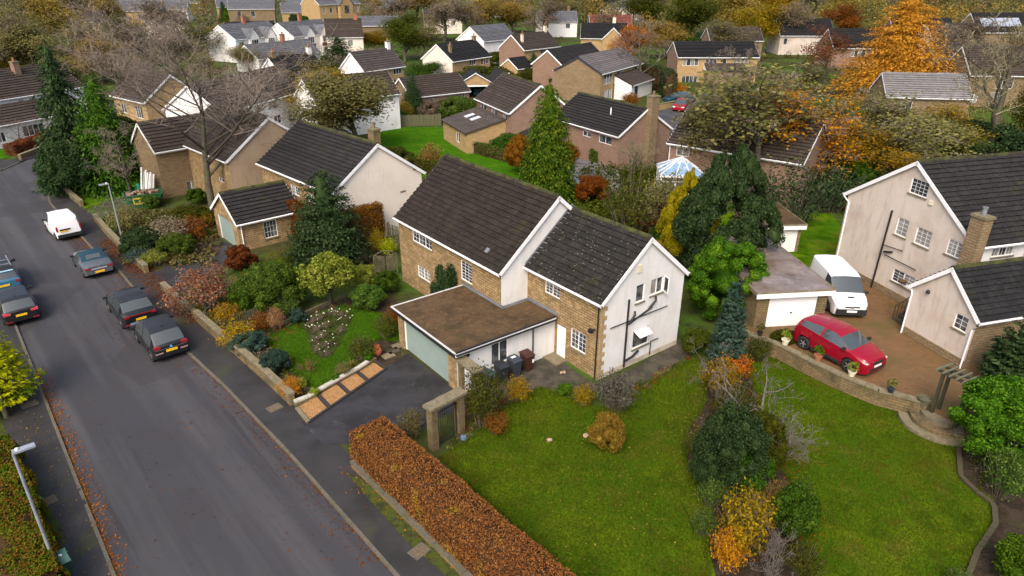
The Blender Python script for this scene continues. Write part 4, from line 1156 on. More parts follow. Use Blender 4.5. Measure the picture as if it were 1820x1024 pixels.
# top left corner houses
TL = far('white_house', 'white house with dark roof and brick chimney at the left edge', (-66.5, 84.5), 22, 16, 4.4, 4.8, 7.8, whitewash, roof_br, [('front', (32, 178), (44, 184), 3), ('front', (52, 174), (64, 180), 3)], [(9.5, 3.6, 0.8, 0.7, 5.5, 8.6, brick, 1)])
TLe = far('white_house_extension', 'single storey white extension with dark roof below the left edge house', (-62.5, 79.5), 22, 11, 2.8, 2.8, 4.6, whitewash, roof_br, [('front', (2.2, 3.2, 0.8, 2.0), 2), ('front', (5.4, 8.2, 0.9, 2.2), 4), ('left', (1.5, 3.5, 0.8, 2.1), 3)])
TM = far('stone_house', 'ochre gabled house with white window seen through the bare branches', (-53.0, 92.0), 128, 9, 4.0, 4.8, 7.8, stone3, roof_br, [('front', (5.6, 7.4, 2.6, 4.2), 3), ('front', (1.6, 3.0, 2.8, 4.0), 2)])
# semis and beyond
def semi(label, a, az, L):
    s = far('semi_detached_house', label, a, az, L, 5.0, 5.2, 8.2, whitewash, roof_sl, [('front', (1.0, 2.4, 3.2, 4.6), 2), ('front', (L - 2.4, L - 1.0, 3.2, 4.6), 2), ('front', (1.0, 2.4, 0.8, 2.2), 2)], [(L / 2, 5.0, 0.9, 0.7, 7.6, 9.6, MATS['terracotta'], 2)], gauge=0.6)
    for c in (L * 0.33, L * 0.67):
        b = MB().box(c - 1.4, c + 1.4, -0.6, 0.5, 0, 5.4)
        b.poly([(c - 1.5, -0.61, 5.4), (c + 1.5, -0.61, 5.4), (c, -0.61, 7.2)])
        b.box(c - 1.42, c + 1.42, -0.64, -0.605, 2.5, 3.3, 1)
        b.build('bay', [whitewash, MATS['red_tiles']], s.root)
        for (z0, z1) in ((3.4, 5.0), (0.9, 2.3)):
            wb = MB().box(c - 1.1, c + 1.1, -0.66, -0.62, z0, z1).build('bay_window', white, s.root)
            for k in range(3):
                MB().box(c - 1.0 + k * 0.68, c - 0.4 + k * 0.68, -0.675, -0.661, z0 + 0.1, z1 - 0.1).build('pane', glass, wb)
        r = MB()
        for sx in (-1, 1):
            r.poly([(c + sx * 1.7, -0.75, 5.2), (c + sx * 1.7, 3.2, 5.2), (c, 3.2, 7.4), (c, -0.75, 7.4)][::sx])
        r.build('bay_roof', roof_sl, s.root)
    return s
semi('left pair of white semis with bay gables and slate roof', (-63.5, 165.5), 27, 15.5)
semi('right pair of white semis with bay gables and slate roof', (-52.5, 173.5), 29, 15.0)
far('slate_outbuilding', 'long grey slate roof with two skylights in front of the white semis', (-52.5, 147.5), 33, 17, 4.0, 3.0, 5.6, whitewash, roof_sl, (), [(10, 4, 0.8, 0.7, 5.0, 7.0, MATS['terracotta'], 1)], gauge=0.6, cat='outbuilding')
far('distant_house', 'black roofed building behind the left white semis', (-74, 188), 60, 13, 4, 4.2, 7.2, stone3, roof_bk, (), gauge=0.6)
fw_ = House('flat_roofed_building', 'low modern white flat roofed building with long glazing', 'building', (-79, 205), 72)
MB().box(0, 18, 0, 9, 0, 3.0).build('wall', glass, fw_.root)
MB().box(-1.5, 19.5, -1.5, 10, 3.0, 3.6).build('flat_roof', white, fw_.root)
MB().box(8, 18, -0.1, 0.0, 0, 3.0).build('wall_panel', rendc, fw_.root)
vl = far('stone_villa', 'tall ochre stone villa with slate roofs and chimneys at the top', (-71, 270), 40, 19, 6.0, 8.0, 12.0, stone3, roof_sl, [('front', (1.5 + 3 * k, 2.6 + 3 * k, z, z + 2.0), 1) for k in range(6) for z in (1.5, 5.0)], [(3, 6, 1.2, 0.9, 10, 14, stone3, 2), (15, 6, 1.2, 0.9, 10, 15, stone3, 2)], gauge=0.8, cat='villa')
vg = MB()
wall_face(vg, ((8, -1.5, 0), Vector((1, 0, 0)), Vector((0, -1, 0))), [(0, 8), (3, 12), (6, 8)], [])
vg.box(8, 14, -1.49, 0, 0, 8)
vg.build('front_gable', stone3, vl.root)
MB().box(10, 12, -1.6, -1.51, 5, 7.6).build('window', glass, vl.root)
vr = MB()
for sx in (-1, 1):
    vr.poly([(11 + sx * 3.4, -1.8, 7.7), (11 + sx * 3.4, 5.5, 7.7), (11, 5.5, 12.2), (11, -1.8, 12.2)][::sx])
vr.build('gable_roof', roof_sl, vl.root)
far('red_roofed_house', 'cream house with red roof edges beside the yellow building', (-45.5, 176), 75, 9, 4.5, 4.8, 8.8, rendc, roof_br, [('front', (2, 3.2, 2.8, 4.2), 1), ('front', (5, 6.2, 2.8, 4.2), 1)], [(7.6, 4.5, 0.8, 0.8, 7.6, 9.8, MATS['terracotta'], 1)], gauge=0.6, roofkw=dict(verge=roof_rd))
yb = far('yellow_building', 'bright yellow building behind the right white semis', (-56, 199), 120, 11, 3.5, 4.5, 7.0, mat('yellow_paint', (0.55, 0.3, 0.03), 0.7, 0.3), mat('yellow_roof', (0.5, 0.28, 0.04), 0.7, 0.3), (), gauge=0.6)
far('slate_building', 'blue grey slate roof right of the stone villa', (-50, 232), 75, 16, 4, 3.5, 6.2, stone2, roof_sl, (), gauge=0.8)
far('dark_stone_house', 'dark stone house with slate roof left of the villa', (-108, 278), 75, 17, 5, 6, 9.5, stone2, roof_sl, [('front', (3, 4.5, 3.2, 5.4), 1), ('front', (8, 9.5, 3.2, 5.4), 1)], gauge=0.8)
far('slate_terrace', 'slate roofed stone terrace between the villa and the dark house', (-90, 285), 72, 20, 5, 4.5, 7.8, stone3, roof_sl, (), gauge=0.8)
far('ochre_house', 'ochre stone house among trees at the top left', (-142, 262), 75, 15, 5, 6, 9.5, stone3, roof_sl, [('front', (2, 3.4, 3, 5), 2), ('front', (7, 8.4, 3, 5), 2)], gauge=0.8)
far('grey_house', 'pale grey roofed house in the trees at the top left', (-121, 243), 60, 12, 4.5, 3.6, 6.4, stone2, roof_gr, (), gauge=0.8)
far('red_roofed_house', 'far house with red roof and four roof lights at the top middle', (22.5, 212), 88, 12.5, 4.5, 4.4, 8.0, brick, roof_rd, (), gauge=0.8)
for k, (x, y, w) in enumerate(((-190, 330, 16), (-165, 345, 18), (-130, 350, 14), (-108, 345, 17), (-20, 330, 20), (-255, 290, 15), (-230, 250, 13), (40, 320, 18), (-215, 215, 14))):
    far('distant_house', ['far stone house at the very top left of the wood', 'far slate roof along the upper left road', 'far terrace beside the upper left road', 'grey roofed far house left of the tall cypress', 'white far building among trees at the top middle', 'pale far house in the left wood', 'white house glimpsed in the left wood', 'cream far house among the top middle trees', 'white walled house hidden in the left trees'][k], (x, y), 70 + 9 * (k % 3), w, 4.5, 5.0, 8.2, [stone3, stone2, stone3, stone2, whitewash, rendc, whitewash, rendc, whitewash][k], roof_sl, [('front', (2, 3.4, 2.8, 4.3), 2), ('front', (w - 4, w - 2.6, 2.8, 4.3), 2)], gauge=0.9)

for k, (x, y, w, az, lab, wm, rm) in enumerate(((-150, 300, 16, 80, 'pale far house in the hillside town left of the cypress', rendc, roof_sl), (-128, 318, 14, 66, 'stone far house above the dark stone house', stone3, roof_sl), (-175, 285, 15, 72, 'grey far house left of the ochre house', stone2, roof_bk), (-95, 330, 18, 84, 'long far terrace behind the villa', stone3, roof_sl), (-60, 318, 14, 70, 'far house with slate roof right behind the villa', stone2, roof_sl), (-112, 222, 11, 62, 'small house with grey hipped roof left of the modern flat roof', rendc, roof_gr), (-140, 225, 12, 75, 'stone cottage below the ochre house', stone3, roof_br), (-30, 246, 13, 80, 'low house among the trees right of the slate building', rendc, roof_br), (8, 236, 13, 86, 'white far house above the rough stone gable', whitewash, roof_sl))):
    far('distant_house', lab, (x, y), az, w, 4.2, 4.8, 7.8, wm, rm, [('front', (2, 3.4, 2.8, 4.3), 2), ('front', (w - 4, w - 2.6, 2.8, 4.3), 2), ('front', (2, 3.4, 0.6, 2.0), 2)], [(w * 0.8, 4.2, 0.8, 0.7, 7.0, 9.0, stone2, 1)], gauge=0.9)
# ------------------------------------------------------------------ vegetation builders
def npmesh(name, V, Fq, mats, midx=None):
    """quads (n,4) or triangles (n,3) to a mesh, fast"""
    V = np.asarray(V, np.float32)
    Fq = np.asarray(Fq, np.int32)
    me = bpy.data.meshes.new(name)
    n, k = Fq.shape
    me.vertices.add(len(V))
    me.vertices.foreach_set('co', V.ravel())
    me.loops.add(n * k)
    me.loops.foreach_set('vertex_index', Fq.ravel())
    me.polygons.add(n)
    me.polygons.foreach_set('loop_start', np.arange(0, n * k, k, dtype=np.int32))
    for m in (mats if isinstance(mats, (list, tuple)) else [mats]):
        me.materials.append(m)
    if midx is not None:
        me.polygons.foreach_set('material_index', np.asarray(midx, np.int32))
    me.update(calc_edges=True)
    me.validate()
    return me
def unit(a):
    return a / np.maximum(1e-9, np.linalg.norm(a, axis=1, keepdims=True))
def leaves(C, N, s, asp=0.55, rg=RNG, flop=0.6):
    """leaf-shaped quads at C facing N with scatter"""
    n = len(C)
    N = unit(N + rg.normal(0, flop, (n, 3)))
    t = unit(np.cross(N, rg.normal(0, 1, (n, 3))))
    b = np.cross(N, t)
    s = np.broadcast_to(np.asarray(s, float), (n,))[:, None] * rg.uniform(0.65, 1.3, (n, 1))
    V = np.stack([C - t * s * 0.5, C + b * s * asp * 0.5 - t * s * 0.05, C + t * s * 0.5, C - b * s * asp * 0.5 - t * s * 0.05], 1).reshape(-1, 3)
    return V, np.arange(4 * n).reshape(n, 4)
def sph(n, rg):
    return unit(rg.normal(0, 1, (n, 3)))
def ico(sub=1):
    import bmesh
    bm = bmesh.new()
    bmesh.ops.create_icosphere(bm, subdivisions=sub, radius=1)
    V = np.array([v.co[:] for v in bm.verts])
    Fc = np.array([[v.index for v in f.verts] for f in bm.faces])
    bm.free()
    return V, Fc
ICO = ico(1)
def blob(seed, n, R, k=26, lr=0.36, leaf=0.1, asp=0.55, bottom=-0.55, core=0.8, flop=0.6, top=1.0, mid=0.5):
    """lumpy crown: leaf faces on many overlapping clumps round an ellipsoid; base at z=0"""
    rg = np.random.default_rng(seed)
    R = np.array(R, float)
    d = sph(k * 4, rg)
    d = d[d[:, 2] > bottom][:k]
    ctr = d * R * (1 - lr) * rg.uniform(0.82, 1.12, (len(d), 1)) * np.array([1, 1, top])
    rad = lr * R.mean() * rg.uniform(0.7, 1.3, len(d))
    i = rg.integers(0, len(d), n)
    u = sph(n, rg) + d[i] * 0.55
    u = unit(u)
    C = ctr[i] + u * rad[i][:, None] * rg.uniform(0.72, 1.06, (n, 1))
    V, Fq = leaves(C, u, leaf, asp, rg, flop)
    z0 = -R[2] * 0.98
    V[:, 2] -= z0
    V[:, 2] = np.maximum(V[:, 2], 0.02)
    if core:
        cv = [ICO[0] * (rad[j] * core) + ctr[j] for j in range(len(d))] + ([ICO[0] * R * mid] if mid else [])
        cf = [np.concatenate([ICO[1], ICO[1][:, :1]], 1) * 0 + np.concatenate([ICO[1], ICO[1][:, 2:]], 1) + len(V) + j * len(ICO[0]) for j in range(len(cv))]
        CV = np.concatenate(cv)
        CV[:, 2] = np.maximum(CV[:, 2] - z0, 0.01)
        return V, Fq, CV, np.concatenate([f[:, :3] - len(V) for f in cf])
    return V, Fq, None, None
def mesh_blob(name, m, *a, **kw):
    V, Fq, CV, CF = blob(*a, **kw)
    if CV is not None:
        # triangles of the inner mass as degenerate-free quads: fan pairs are not needed, so store tris separately
        n0 = len(V)
        V = np.concatenate([V, CV])
        tri = CF + n0
        me = bpy.data.meshes.new(name)
        nq, ntri = len(Fq), len(tri)
        me.vertices.add(len(V))
        me.vertices.foreach_set('co', np.asarray(V, np.float32).ravel())
        me.loops.add(nq * 4 + ntri * 3)
        me.loops.foreach_set('vertex_index', np.concatenate([Fq.ravel(), tri.ravel()]).astype(np.int32))
        me.polygons.add(nq + ntri)
        me.polygons.foreach_set('loop_start', np.concatenate([np.arange(nq) * 4, nq * 4 + np.arange(ntri) * 3]).astype(np.int32))
        me.materials.append(m)
        me.update(calc_edges=True)
        me.validate()
        return me
    return npmesh(name, V, Fq, m)
def skeleton(seed, h=10.0, r=0.22, trunk=0.28, n1=7, n2=5, n3=5, n4=4, spread=0.9, up=0.35, wob=0.18, stems=1, l1=0.62, droop=0.0, levels=4):
    rg = random.Random(seed)
    segs, tips = [], []
    nc = [n1, n2, n3, n4, 3]
    def rv():
        return Vector((rg.gauss(0, 1), rg.gauss(0, 1), rg.gauss(0, 1)))
    def grow(p, d, L, rad, lev):
        ns = 4 if lev == 0 else 3
        pts = [p]
        for k in range(ns):
            d = (d + rv() * wob * (0.6 if lev == 0 else 1) + Vector((0, 0, (up if lev < 3 else up * 0.4 - droop) * 0.18))).normalized()
            q = pts[-1] + d * (L / ns)
            r0, r1 = rad * (1 - 0.75 * k / ns), rad * (1 - 0.75 * (k + 1) / ns)
            segs.append((pts[-1], q, r0, r1, lev))
            pts.append(q)
        if lev >= levels:
            tips.append((pts[-1], d, lev))
            return
        for c in range(nc[lev]):
            t = (trunk if lev == 0 else 0.25) + (1 - (trunk if lev == 0 else 0.25)) * (c + rg.random()) / nc[lev]
            f = t * ns
            k = min(ns - 1, int(f))
            bp = pts[k].lerp(pts[k + 1], f - k)
            side = d.cross(rv()).normalized()
            nd = (d * (1 - spread * 0.55) + side * spread + Vector((0, 0, up * (0.5 if lev < 2 else 0.2)))).normalized()
            ratio = (l1 if lev == 0 else 0.55) * rg.uniform(0.7, 1.15) * (1 - 0.45 * t if lev == 0 else 1 - 0.3 * t)
            grow(bp, nd, L * ratio, rad * (1 - 0.72 * t) * 0.62, lev + 1)
        tips.append((pts[-1], d, lev))
    for s in range(stems):
        a = 2 * PI * s / stems + 0.4
        d = Vector((0, 0, 1)) if stems == 1 else Vector((math.cos(a) * 0.45, math.sin(a) * 0.45, 1)).normalized()
        grow(Vector((0, 0, 0)) if stems == 1 else Vector((math.cos(a) * r * 0.6, math.sin(a) * r * 0.6, 0)), d, h * 0.72 * (1 if stems == 1 else rg.uniform(0.8, 1.05)), r, 0)
    return segs, tips
def tube_mesh(name, segs, m, minr=0.006, sides=None):
    V, Fq = [], []
    for p, q, r0, r1, lev in segs:
        n = sides or (7 if lev == 0 else 5 if lev == 1 else 4 if lev == 2 else 3)
        d = (q - p)
        if d.length < 1e-5:
            continue
        d = d.normalized()
        a = d.orthogonal().normalized()
        b = d.cross(a)
        i = len(V)
        for pp, r in ((p, max(r0, minr)), (q, max(r1, minr))):
            for j in range(n):
                t = 2 * PI * j / n
                V.append(pp + (a * math.cos(t) + b * math.sin(t)) * r)
        for j in range(n):
            j2 = (j + 1) % n
            Fq.append((i + j, i + j2, i + n + j2, i + n + j))
    me = npmesh(name, np.array([v[:] for v in V]), np.array(Fq), m)
    me.polygons.foreach_set('use_smooth', [True] * len(me.polygons))
    return me
def norm_proto(meshes):
    lo = min(min(v.co.z for v in m.vertices) for m in meshes)
    hi = max(max(v.co.z for v in m.vertices) for m in meshes)
    co = np.concatenate([np.array([v.co[:] for v in m.vertices]) for m in meshes])
    rad = np.percentile(np.hypot(co[:, 0], co[:, 1]), 97)
    return hi, rad
PROTO = {}
def proto_bare(key, seed, twig=twigm, bk=bark, minr=0.012, **kw):
    segs, tips = skeleton(seed, **kw)
    tr = tube_mesh('trunk', [s for s in segs if s[4] <= 1], bk)
    cr = tube_mesh('crown', [s for s in segs if s[4] >= 2], twig, minr)
    PROTO[key] = (tr, cr) + norm_proto([tr, cr])
def proto_leafy(key, seed, m, per=7, size=0.3, sd=0.45, twig=twigm, bk=bark, minr=0.012, keep=1.0, asp=0.7, **kw):
    segs, tips = skeleton(seed, **kw)
    rg = np.random.default_rng(seed)
    tr = tube_mesh('trunk', [s for s in segs if s[4] <= 1], bk)
    tw = tube_mesh('twigs', [s for s in segs if s[4] >= 2], twig, minr)
    T = np.array([t[0][:] for t in tips if t[2] >= 2])
    T = T[rg.random(len(T)) < keep]
    mid = np.array([((s[0] + s[1]) / 2)[:] for s in segs if s[4] >= 3])
    if len(mid):
        T = np.concatenate([T, mid[rg.random(len(mid)) < keep * 0.5]])
    C = np.repeat(T, per, 0) + rg.normal(0, sd, (len(T) * per, 3))
    ctr = C.mean(0)
    V, Fq = leaves(C, unit(C - ctr) + np.array([0, 0, 0.5]), size, asp, rg, 0.9)
    n0 = len(V)
    tv = np.empty(len(tw.vertices) * 3, np.float32)
    tw.vertices.foreach_get('co', tv)
    tf = np.array([p.vertices[:] for p in tw.polygons]).reshape(-1, 3 if len(tw.polygons[0].vertices) == 3 else 4)
    cr = npmesh('crown', np.concatenate([V, tv.reshape(-1, 3)]), np.concatenate([Fq, tf + n0]), [m, twig], [0] * len(Fq) + [1] * len(tf))
    PROTO[key] = (tr, cr) + norm_proto([tr, cr])
def proto_cone(key, seed, m, h=8.0, r=2.6, boughs=420, per=16, size=0.28, droop=0.35, power=0.85, base=0.05, asp=0.4, up=0.0, bk=bark, jit=0.22):
    """conifer: boughs round a trunk, sprays of needles along each"""
    rg = np.random.default_rng(seed)
    t = base + (1 - base) * (1 - np.sqrt(rg.random(boughs)))
    a = rg.uniform(0, 2 * PI, boughs)
    L = r * (1 - t) ** power * rg.uniform(1 - jit, 1 + jit, boughs) + 0.12
    s = np.repeat(np.arange(boughs), per)
    f = rg.beta(2.4, 1.2, len(s))
    rr = L[s] * f
    w = rg.normal(0, 0.11, len(s)) * L[s] * (0.4 + f)
    da = w / np.maximum(rr, 0.2)
    aa = a[s] + np.clip(da, -0.7, 0.7)
    z = t[s] * h + up * rr - droop * rr * f + rg.normal(0, 0.05, len(s)) * h * 0.12
    C = np.stack([rr * np.cos(aa), rr * np.sin(aa), np.maximum(z, 0.05)], 1)
    N = np.stack([np.cos(aa) * 0.6, np.sin(aa) * 0.6, np.full(len(s), 0.8)], 1)
    n = len(C)
    N = unit(N + rg.normal(0, 0.45, (n, 3)))
    rad = np.stack([np.cos(aa), np.sin(aa), np.full(n, -droop + up)], 1) + rg.normal(0, 0.35, (n, 3))
    tt = unit(rad - (rad * N).sum(1, keepdims=True) * N)
    b = np.cross(N, tt)
    sz = size * rg.uniform(0.6, 1.35, (n, 1)) * (0.55 + 0.45 * (L[s] / r)[:, None])
    V = np.stack([C - tt * sz * 0.5, C + b * sz * asp * 0.5, C + tt * sz * 0.6, C - b * sz * asp * 0.5], 1).reshape(-1, 3)
    V[:, 2] = np.maximum(V[:, 2], 0.02)
    # inner mass keeps the tree opaque
    k = 14
    zz = np.linspace(0.03, 0.93, k)
    cvs, cfs = [], []
    nn = 9
    for j, q in enumerate(zz):
        R_ = r * (1 - q) ** power * 0.42
        for i in range(nn):
            th = 2 * PI * i / nn + j
            e = R_ * rg.uniform(0.75, 1.15)
            cvs.append((e * math.cos(th), e * math.sin(th), q * h))
        if j:
            for i in range(nn):
                i2 = (i + 1) % nn
                cfs.append(((j - 1) * nn + i, (j - 1) * nn + i2, j * nn + i2, j * nn + i))
    n0 = len(V)
    V = np.concatenate([V, np.array(cvs)])
    Fq = np.concatenate([np.arange(4 * n).reshape(n, 4), np.array(cfs) + n0])
    cr = npmesh('crown', V, Fq, m)
    tr = tube_mesh('trunk', [(Vector((0, 0, 0)), Vector((0, 0, h * 0.5)), r * 0.07, r * 0.045, 0), (Vector((0, 0, h * 0.5)), Vector((0, 0, h * 0.95)), r * 0.045, 0.02, 0)], bk)
    PROTO[key] = (tr, cr, h, r)
def proto_shrub(key, m, seed, n, R, **kw):
    me = mesh_blob('foliage', m, seed, n, R, **kw)
    PROTO[key] = (None, me, 2 * R[2], (R[0] + R[1]) / 2)
def proto_spray(key, seed, m, stems=40, h=1.0, r=0.55, per=26, size=0.07, asp=0.5, twig=twigm, sd=0.05, low=0.25):
    """many leafy stems from the ground"""
    rg = np.random.default_rng(seed)
    segs, C = [], []
    for i in range(stems):
        a, q = rg.uniform(0, 2 * PI), rg.random() ** 0.6
        p0 = Vector((math.cos(a) * q * r * 0.35, math.sin(a) * q * r * 0.35, 0))
        top = Vector((math.cos(a) * q * r, math.sin(a) * q * r, h * (1.05 - 0.45 * q * q) * rg.uniform(0.75, 1.05)))
        mid = p0.lerp(top, 0.5) + Vector((0, 0, h * 0.1))
        segs += [(p0, mid, 0.008, 0.006, 3), (mid, top, 0.006, 0.003, 3)]
        for k in range(per):
            t = low + (1 - low) * rg.random() ** 0.8
            b = p0.lerp(mid, t * 2) if t < 0.5 else mid.lerp(top, t * 2 - 1)
            C.append(np.array(b[:]) + rg.normal(0, sd + 0.05 * r, 3))
    C = np.array(C)
    C[:, 2] = np.maximum(C[:, 2], 0.03)
    N = C - np.array([0, 0, h * 0.3])
    V, Fq = leaves(C, unit(N), size, asp, rg, 0.7)
    tw = tube_mesh('twigs', segs, twig, 0.004)
    tv = np.array([v.co[:] for v in tw.vertices])
    tf = np.array([p.vertices[:] for p in tw.polygons])
    me = npmesh('foliage', np.concatenate([V, tv]), np.concatenate([Fq, tf + len(V)]), [m, twig], [0] * len(Fq) + [1] * len(tf))
    PROTO[key] = (None, me, h, r)
# leaf colours; wide green ranges put lit tips and shaded gaps into the colour
LM = {
 'olive': leafmat('leaf_olive', (0.075, 0.068, 0.02), (0.135, 0.122, 0.038), (0.21, 0.18, 0.06), (0.1, 0.11, 0.03)),
 'olivegreen': leafmat('leaf_olive_green', (0.025, 0.04, 0.0035), (0.05, 0.065, 0.0049), (0.09, 0.085, 0.007)),
 'yellow': leafmat('leaf_yellow', (0.12, 0.085, 0.0042), (0.22, 0.15, 0.0052), (0.33, 0.22, 0.007), (0.1, 0.09, 0.007)),
 'ochre': leafmat('leaf_ochre', (0.13, 0.085, 0.02), (0.23, 0.16, 0.03), (0.34, 0.24, 0.045), (0.14, 0.12, 0.035)),
 'orange': leafmat('leaf_orange', (0.22, 0.07, 0.0035), (0.36, 0.13, 0.0042), (0.48, 0.2, 0.007)),
 'larch': leafmat('leaf_larch', (0.25, 0.095, 0.01), (0.43, 0.185, 0.018), (0.56, 0.28, 0.035), (0.3, 0.12, 0.01), 0.35),
 'rust': leafmat('leaf_rust', (0.09, 0.028, 0.0035), (0.16, 0.05, 0.0052), (0.22, 0.08, 0.007)),
 'red': leafmat('leaf_maroon', (0.05, 0.012, 0.0035), (0.09, 0.02, 0.0052), (0.12, 0.035, 0.007)),
 'brown': leafmat('leaf_brown', (0.1, 0.075, 0.047), (0.16, 0.122, 0.08), (0.23, 0.18, 0.12)),
 'dry': leafmat('leaf_dry', (0.1, 0.055, 0.0077), (0.18, 0.1, 0.014), (0.27, 0.17, 0.0262)),
 'green': leafmat('leaf_green', (0.012, 0.036, 0.003), (0.035, 0.08, 0.006), (0.085, 0.15, 0.012)),
 'mid': leafmat('leaf_mid_green', (0.022, 0.05, 0.006), (0.058, 0.105, 0.012), (0.12, 0.18, 0.025)),
 'bright': leafmat('leaf_bright_green', (0.016, 0.05, 0.003), (0.05, 0.12, 0.005), (0.12, 0.21, 0.01)),
 'lime': leafmat('leaf_lime', (0.07, 0.1, 0.01), (0.16, 0.2, 0.02), (0.3, 0.31, 0.05)),
 'golden': leafmat('leaf_golden', (0.14, 0.17, 0.0028), (0.28, 0.29, 0.0035), (0.42, 0.38, 0.0052), (0.09, 0.14, 0.0035), 0.3, 0.8),
 'goldcon': leafmat('leaf_gold_conifer', (0.13, 0.13, 0.004), (0.28, 0.25, 0.005), (0.42, 0.36, 0.008)),
 'dark': leafmat('leaf_dark_green', (0.01, 0.024, 0.008), (0.028, 0.055, 0.018), (0.06, 0.1, 0.032)),
 'conifer': leafmat('leaf_conifer', (0.012, 0.04, 0.003), (0.045, 0.1, 0.006), (0.13, 0.19, 0.01), (0.12, 0.15, 0.01), 0.25, 1.6),
 'teal': leafmat('leaf_teal', (0.018, 0.04, 0.028), (0.03, 0.06, 0.042), (0.055, 0.09, 0.065)),
 'blue': leafmat('leaf_blue_green', (0.04, 0.07, 0.07), (0.075, 0.11, 0.11), (0.12, 0.16, 0.155)),
 'grey': leafmat('leaf_grey', (0.05, 0.05, 0.035), (0.08, 0.075, 0.055), (0.12, 0.105, 0.08)),
 'pink': leafmat('leaf_pinkish', (0.2, 0.08, 0.03), (0.28, 0.14, 0.06), (0.34, 0.21, 0.1)),
 'mix': leafmat('leaf_autumn_mix', (0.2, 0.045, 0.0042), (0.33, 0.2, 0.0052), (0.1, 0.11, 0.0052), (0.34, 0.24, 0.007), 0.3, 3.0),
 'beech': leafmat('leaf_beech', (0.07, 0.028, 0.012), (0.19, 0.06, 0.02), (0.31, 0.115, 0.036), (0.33, 0.19, 0.018), 0.25, 1.0, (0.6, 0.76)),  # darkest beech tone stands in for shaded gaps between leaves
 'mixhedge': leafmat('leaf_mixed_hedge', (0.05, 0.1, 0.0049), (0.11, 0.13, 0.0056), (0.2, 0.06, 0.0105), (0.05, 0.12, 0.0042), 0.3, 0.9),
 'white': mat('white_petals', (0.75, 0.75, 0.66), 0.7, 0.2),
 'redleaf': leafmat('leaf_scarlet', (0.35, 0.07, 0.007), (0.5, 0.12, 0.0087), (0.55, 0.2, 0.0105)),
}
proto_bare('bare1', 11, h=12, r=0.24, n1=9, n2=6, n3=6, n4=4, spread=0.95, up=0.5, levels=4)
proto_bare('bare2', 23, h=11, r=0.2, n1=9, n2=6, n3=6, n4=4, spread=0.8, up=0.7, levels=4, twig=twigy)
proto_bare('bigbare', 8, h=15, r=0.2, n1=15, n2=8, n3=7, n4=5, spread=1.0, up=0.9, stems=1, trunk=0.28, l1=0.95, wob=0.1, minr=0.008)
proto_bare('arching', 31, h=3.2, r=0.05, n1=4, n2=4, n3=4, n4=3, spread=1.2, up=0.1, droop=0.35, stems=3, trunk=0.15, l1=0.9, twig=barkg, bk=barkg, minr=0.004, wob=0.3)
proto_bare('twigs', 37, h=1.8, r=0.02, n1=5, n2=4, n3=3, n4=2, spread=0.9, up=0.5, stems=6, trunk=0.1, l1=0.8, twig=barkg, bk=barkg, minr=0.005)
for i, sd in enumerate((41, 42, 43)):
    proto_leafy('sparse%d' % i, sd, LM['olive'], per=6, size=0.2, sd=0.45, h=10, r=0.2, n1=9, n2=6, n3=5, n4=3, spread=0.9 + 0.1 * i, up=0.5, levels=3 + (i % 2), keep=0.85, twig=twigb if i else twigy)
proto_leafy('haze', 47, LM['brown'], per=3, size=0.2, sd=0.4, h=10, r=0.2, n1=10, n2=7, n3=6, n4=3, spread=0.85, up=0.6, levels=4, keep=0.35, twig=twigb, minr=0.016)
proto_leafy('full0', 51, LM['yellow'], per=30, size=0.2, sd=0.6, h=10, r=0.22, n1=9, n2=6, n3=4, n4=3, spread=0.95, up=0.5, levels=3)
proto_leafy('full1', 53, LM['yellow'], per=28, size=0.2, sd=0.58, h=10, r=0.22, n1=11, n2=6, n3=4, n4=3, spread=0.85, up=0.6, levels=3, trunk=0.15)
proto_leafy('smalltree', 57, LM['lime'], per=60, size=0.085, sd=0.17, h=2.6, r=0.06, n1=9, n2=5, n3=3, n4=2, spread=1.0, up=0.4, levels=2, trunk=0.3, minr=0.006)
proto_leafy('pinkshrub', 59, LM['pink'], per=5, size=0.09, sd=0.1, h=2.6, r=0.045, n1=7, n2=6, n3=5, n4=3, spread=1.0, up=0.3, stems=5, levels=3, trunk=0.15, twig=barkg, bk=barkg, minr=0.006, keep=0.28)
proto_cone('cone1', 61, LM['conifer'], h=9, r=3.0, boughs=900, per=24, size=0.28, droop=0.3, power=0.55, jit=0.28)
proto_cone('cone5', 62, LM['conifer'], h=9, r=2.6, boughs=1500, per=26, size=0.24, droop=0.35, power=0.52, jit=0.26)
proto_cone('cone2', 63, LM['dark'], h=9, r=2.4, boughs=800, per=24, size=0.3, droop=0.55, jit=0.35, power=0.65)
proto_cone('cone3', 65, LM['golden'], h=4, r=1.5, boughs=420, per=22, size=0.17, droop=-0.25, power=0.62, jit=0.2)
proto_cone('cone4', 67, LM['teal'], h=4.5, r=0.62, boughs=320, per=18, size=0.17, droop=-0.6, power=0.6, jit=0.25)
proto_cone('larch', 69, LM['larch'], h=13, r=5.2, boughs=1700, per=30, size=0.26, droop=0.12, power=0.58, jit=0.42, asp=0.5)
proto_cone('bushycone', 71, LM['dark'], h=8, r=3.0, boughs=800, per=26, size=0.22, droop=-0.1, power=0.5, jit=0.3, asp=0.55)
for i in range(3):
    proto_shrub('shrub%d' % i, LM['green'], 80 + i, 8500, (1.0, 1.0, 0.8 + 0.12 * i), k=50 + 8 * i, lr=0.26, leaf=0.085, core=0.65, flop=0.9)
proto_shrub('bigshrub0', LM['green'], 90, 20000, (1.7, 1.7, 1.4), k=90, lr=0.2, leaf=0.1, core=0.65, flop=0.9)
proto_shrub('bigshrub1', LM['green'], 91, 22000, (1.7, 1.6, 1.7), k=110, lr=0.19, leaf=0.1, core=0.65, flop=0.9)
proto_shrub('thuja', LM['bright'], 93, 34000, (2.0, 2.0, 2.4), k=150, lr=0.15, leaf=0.1, bottom=-0.8, core=0.85, flop=0.9, mid=0.45)
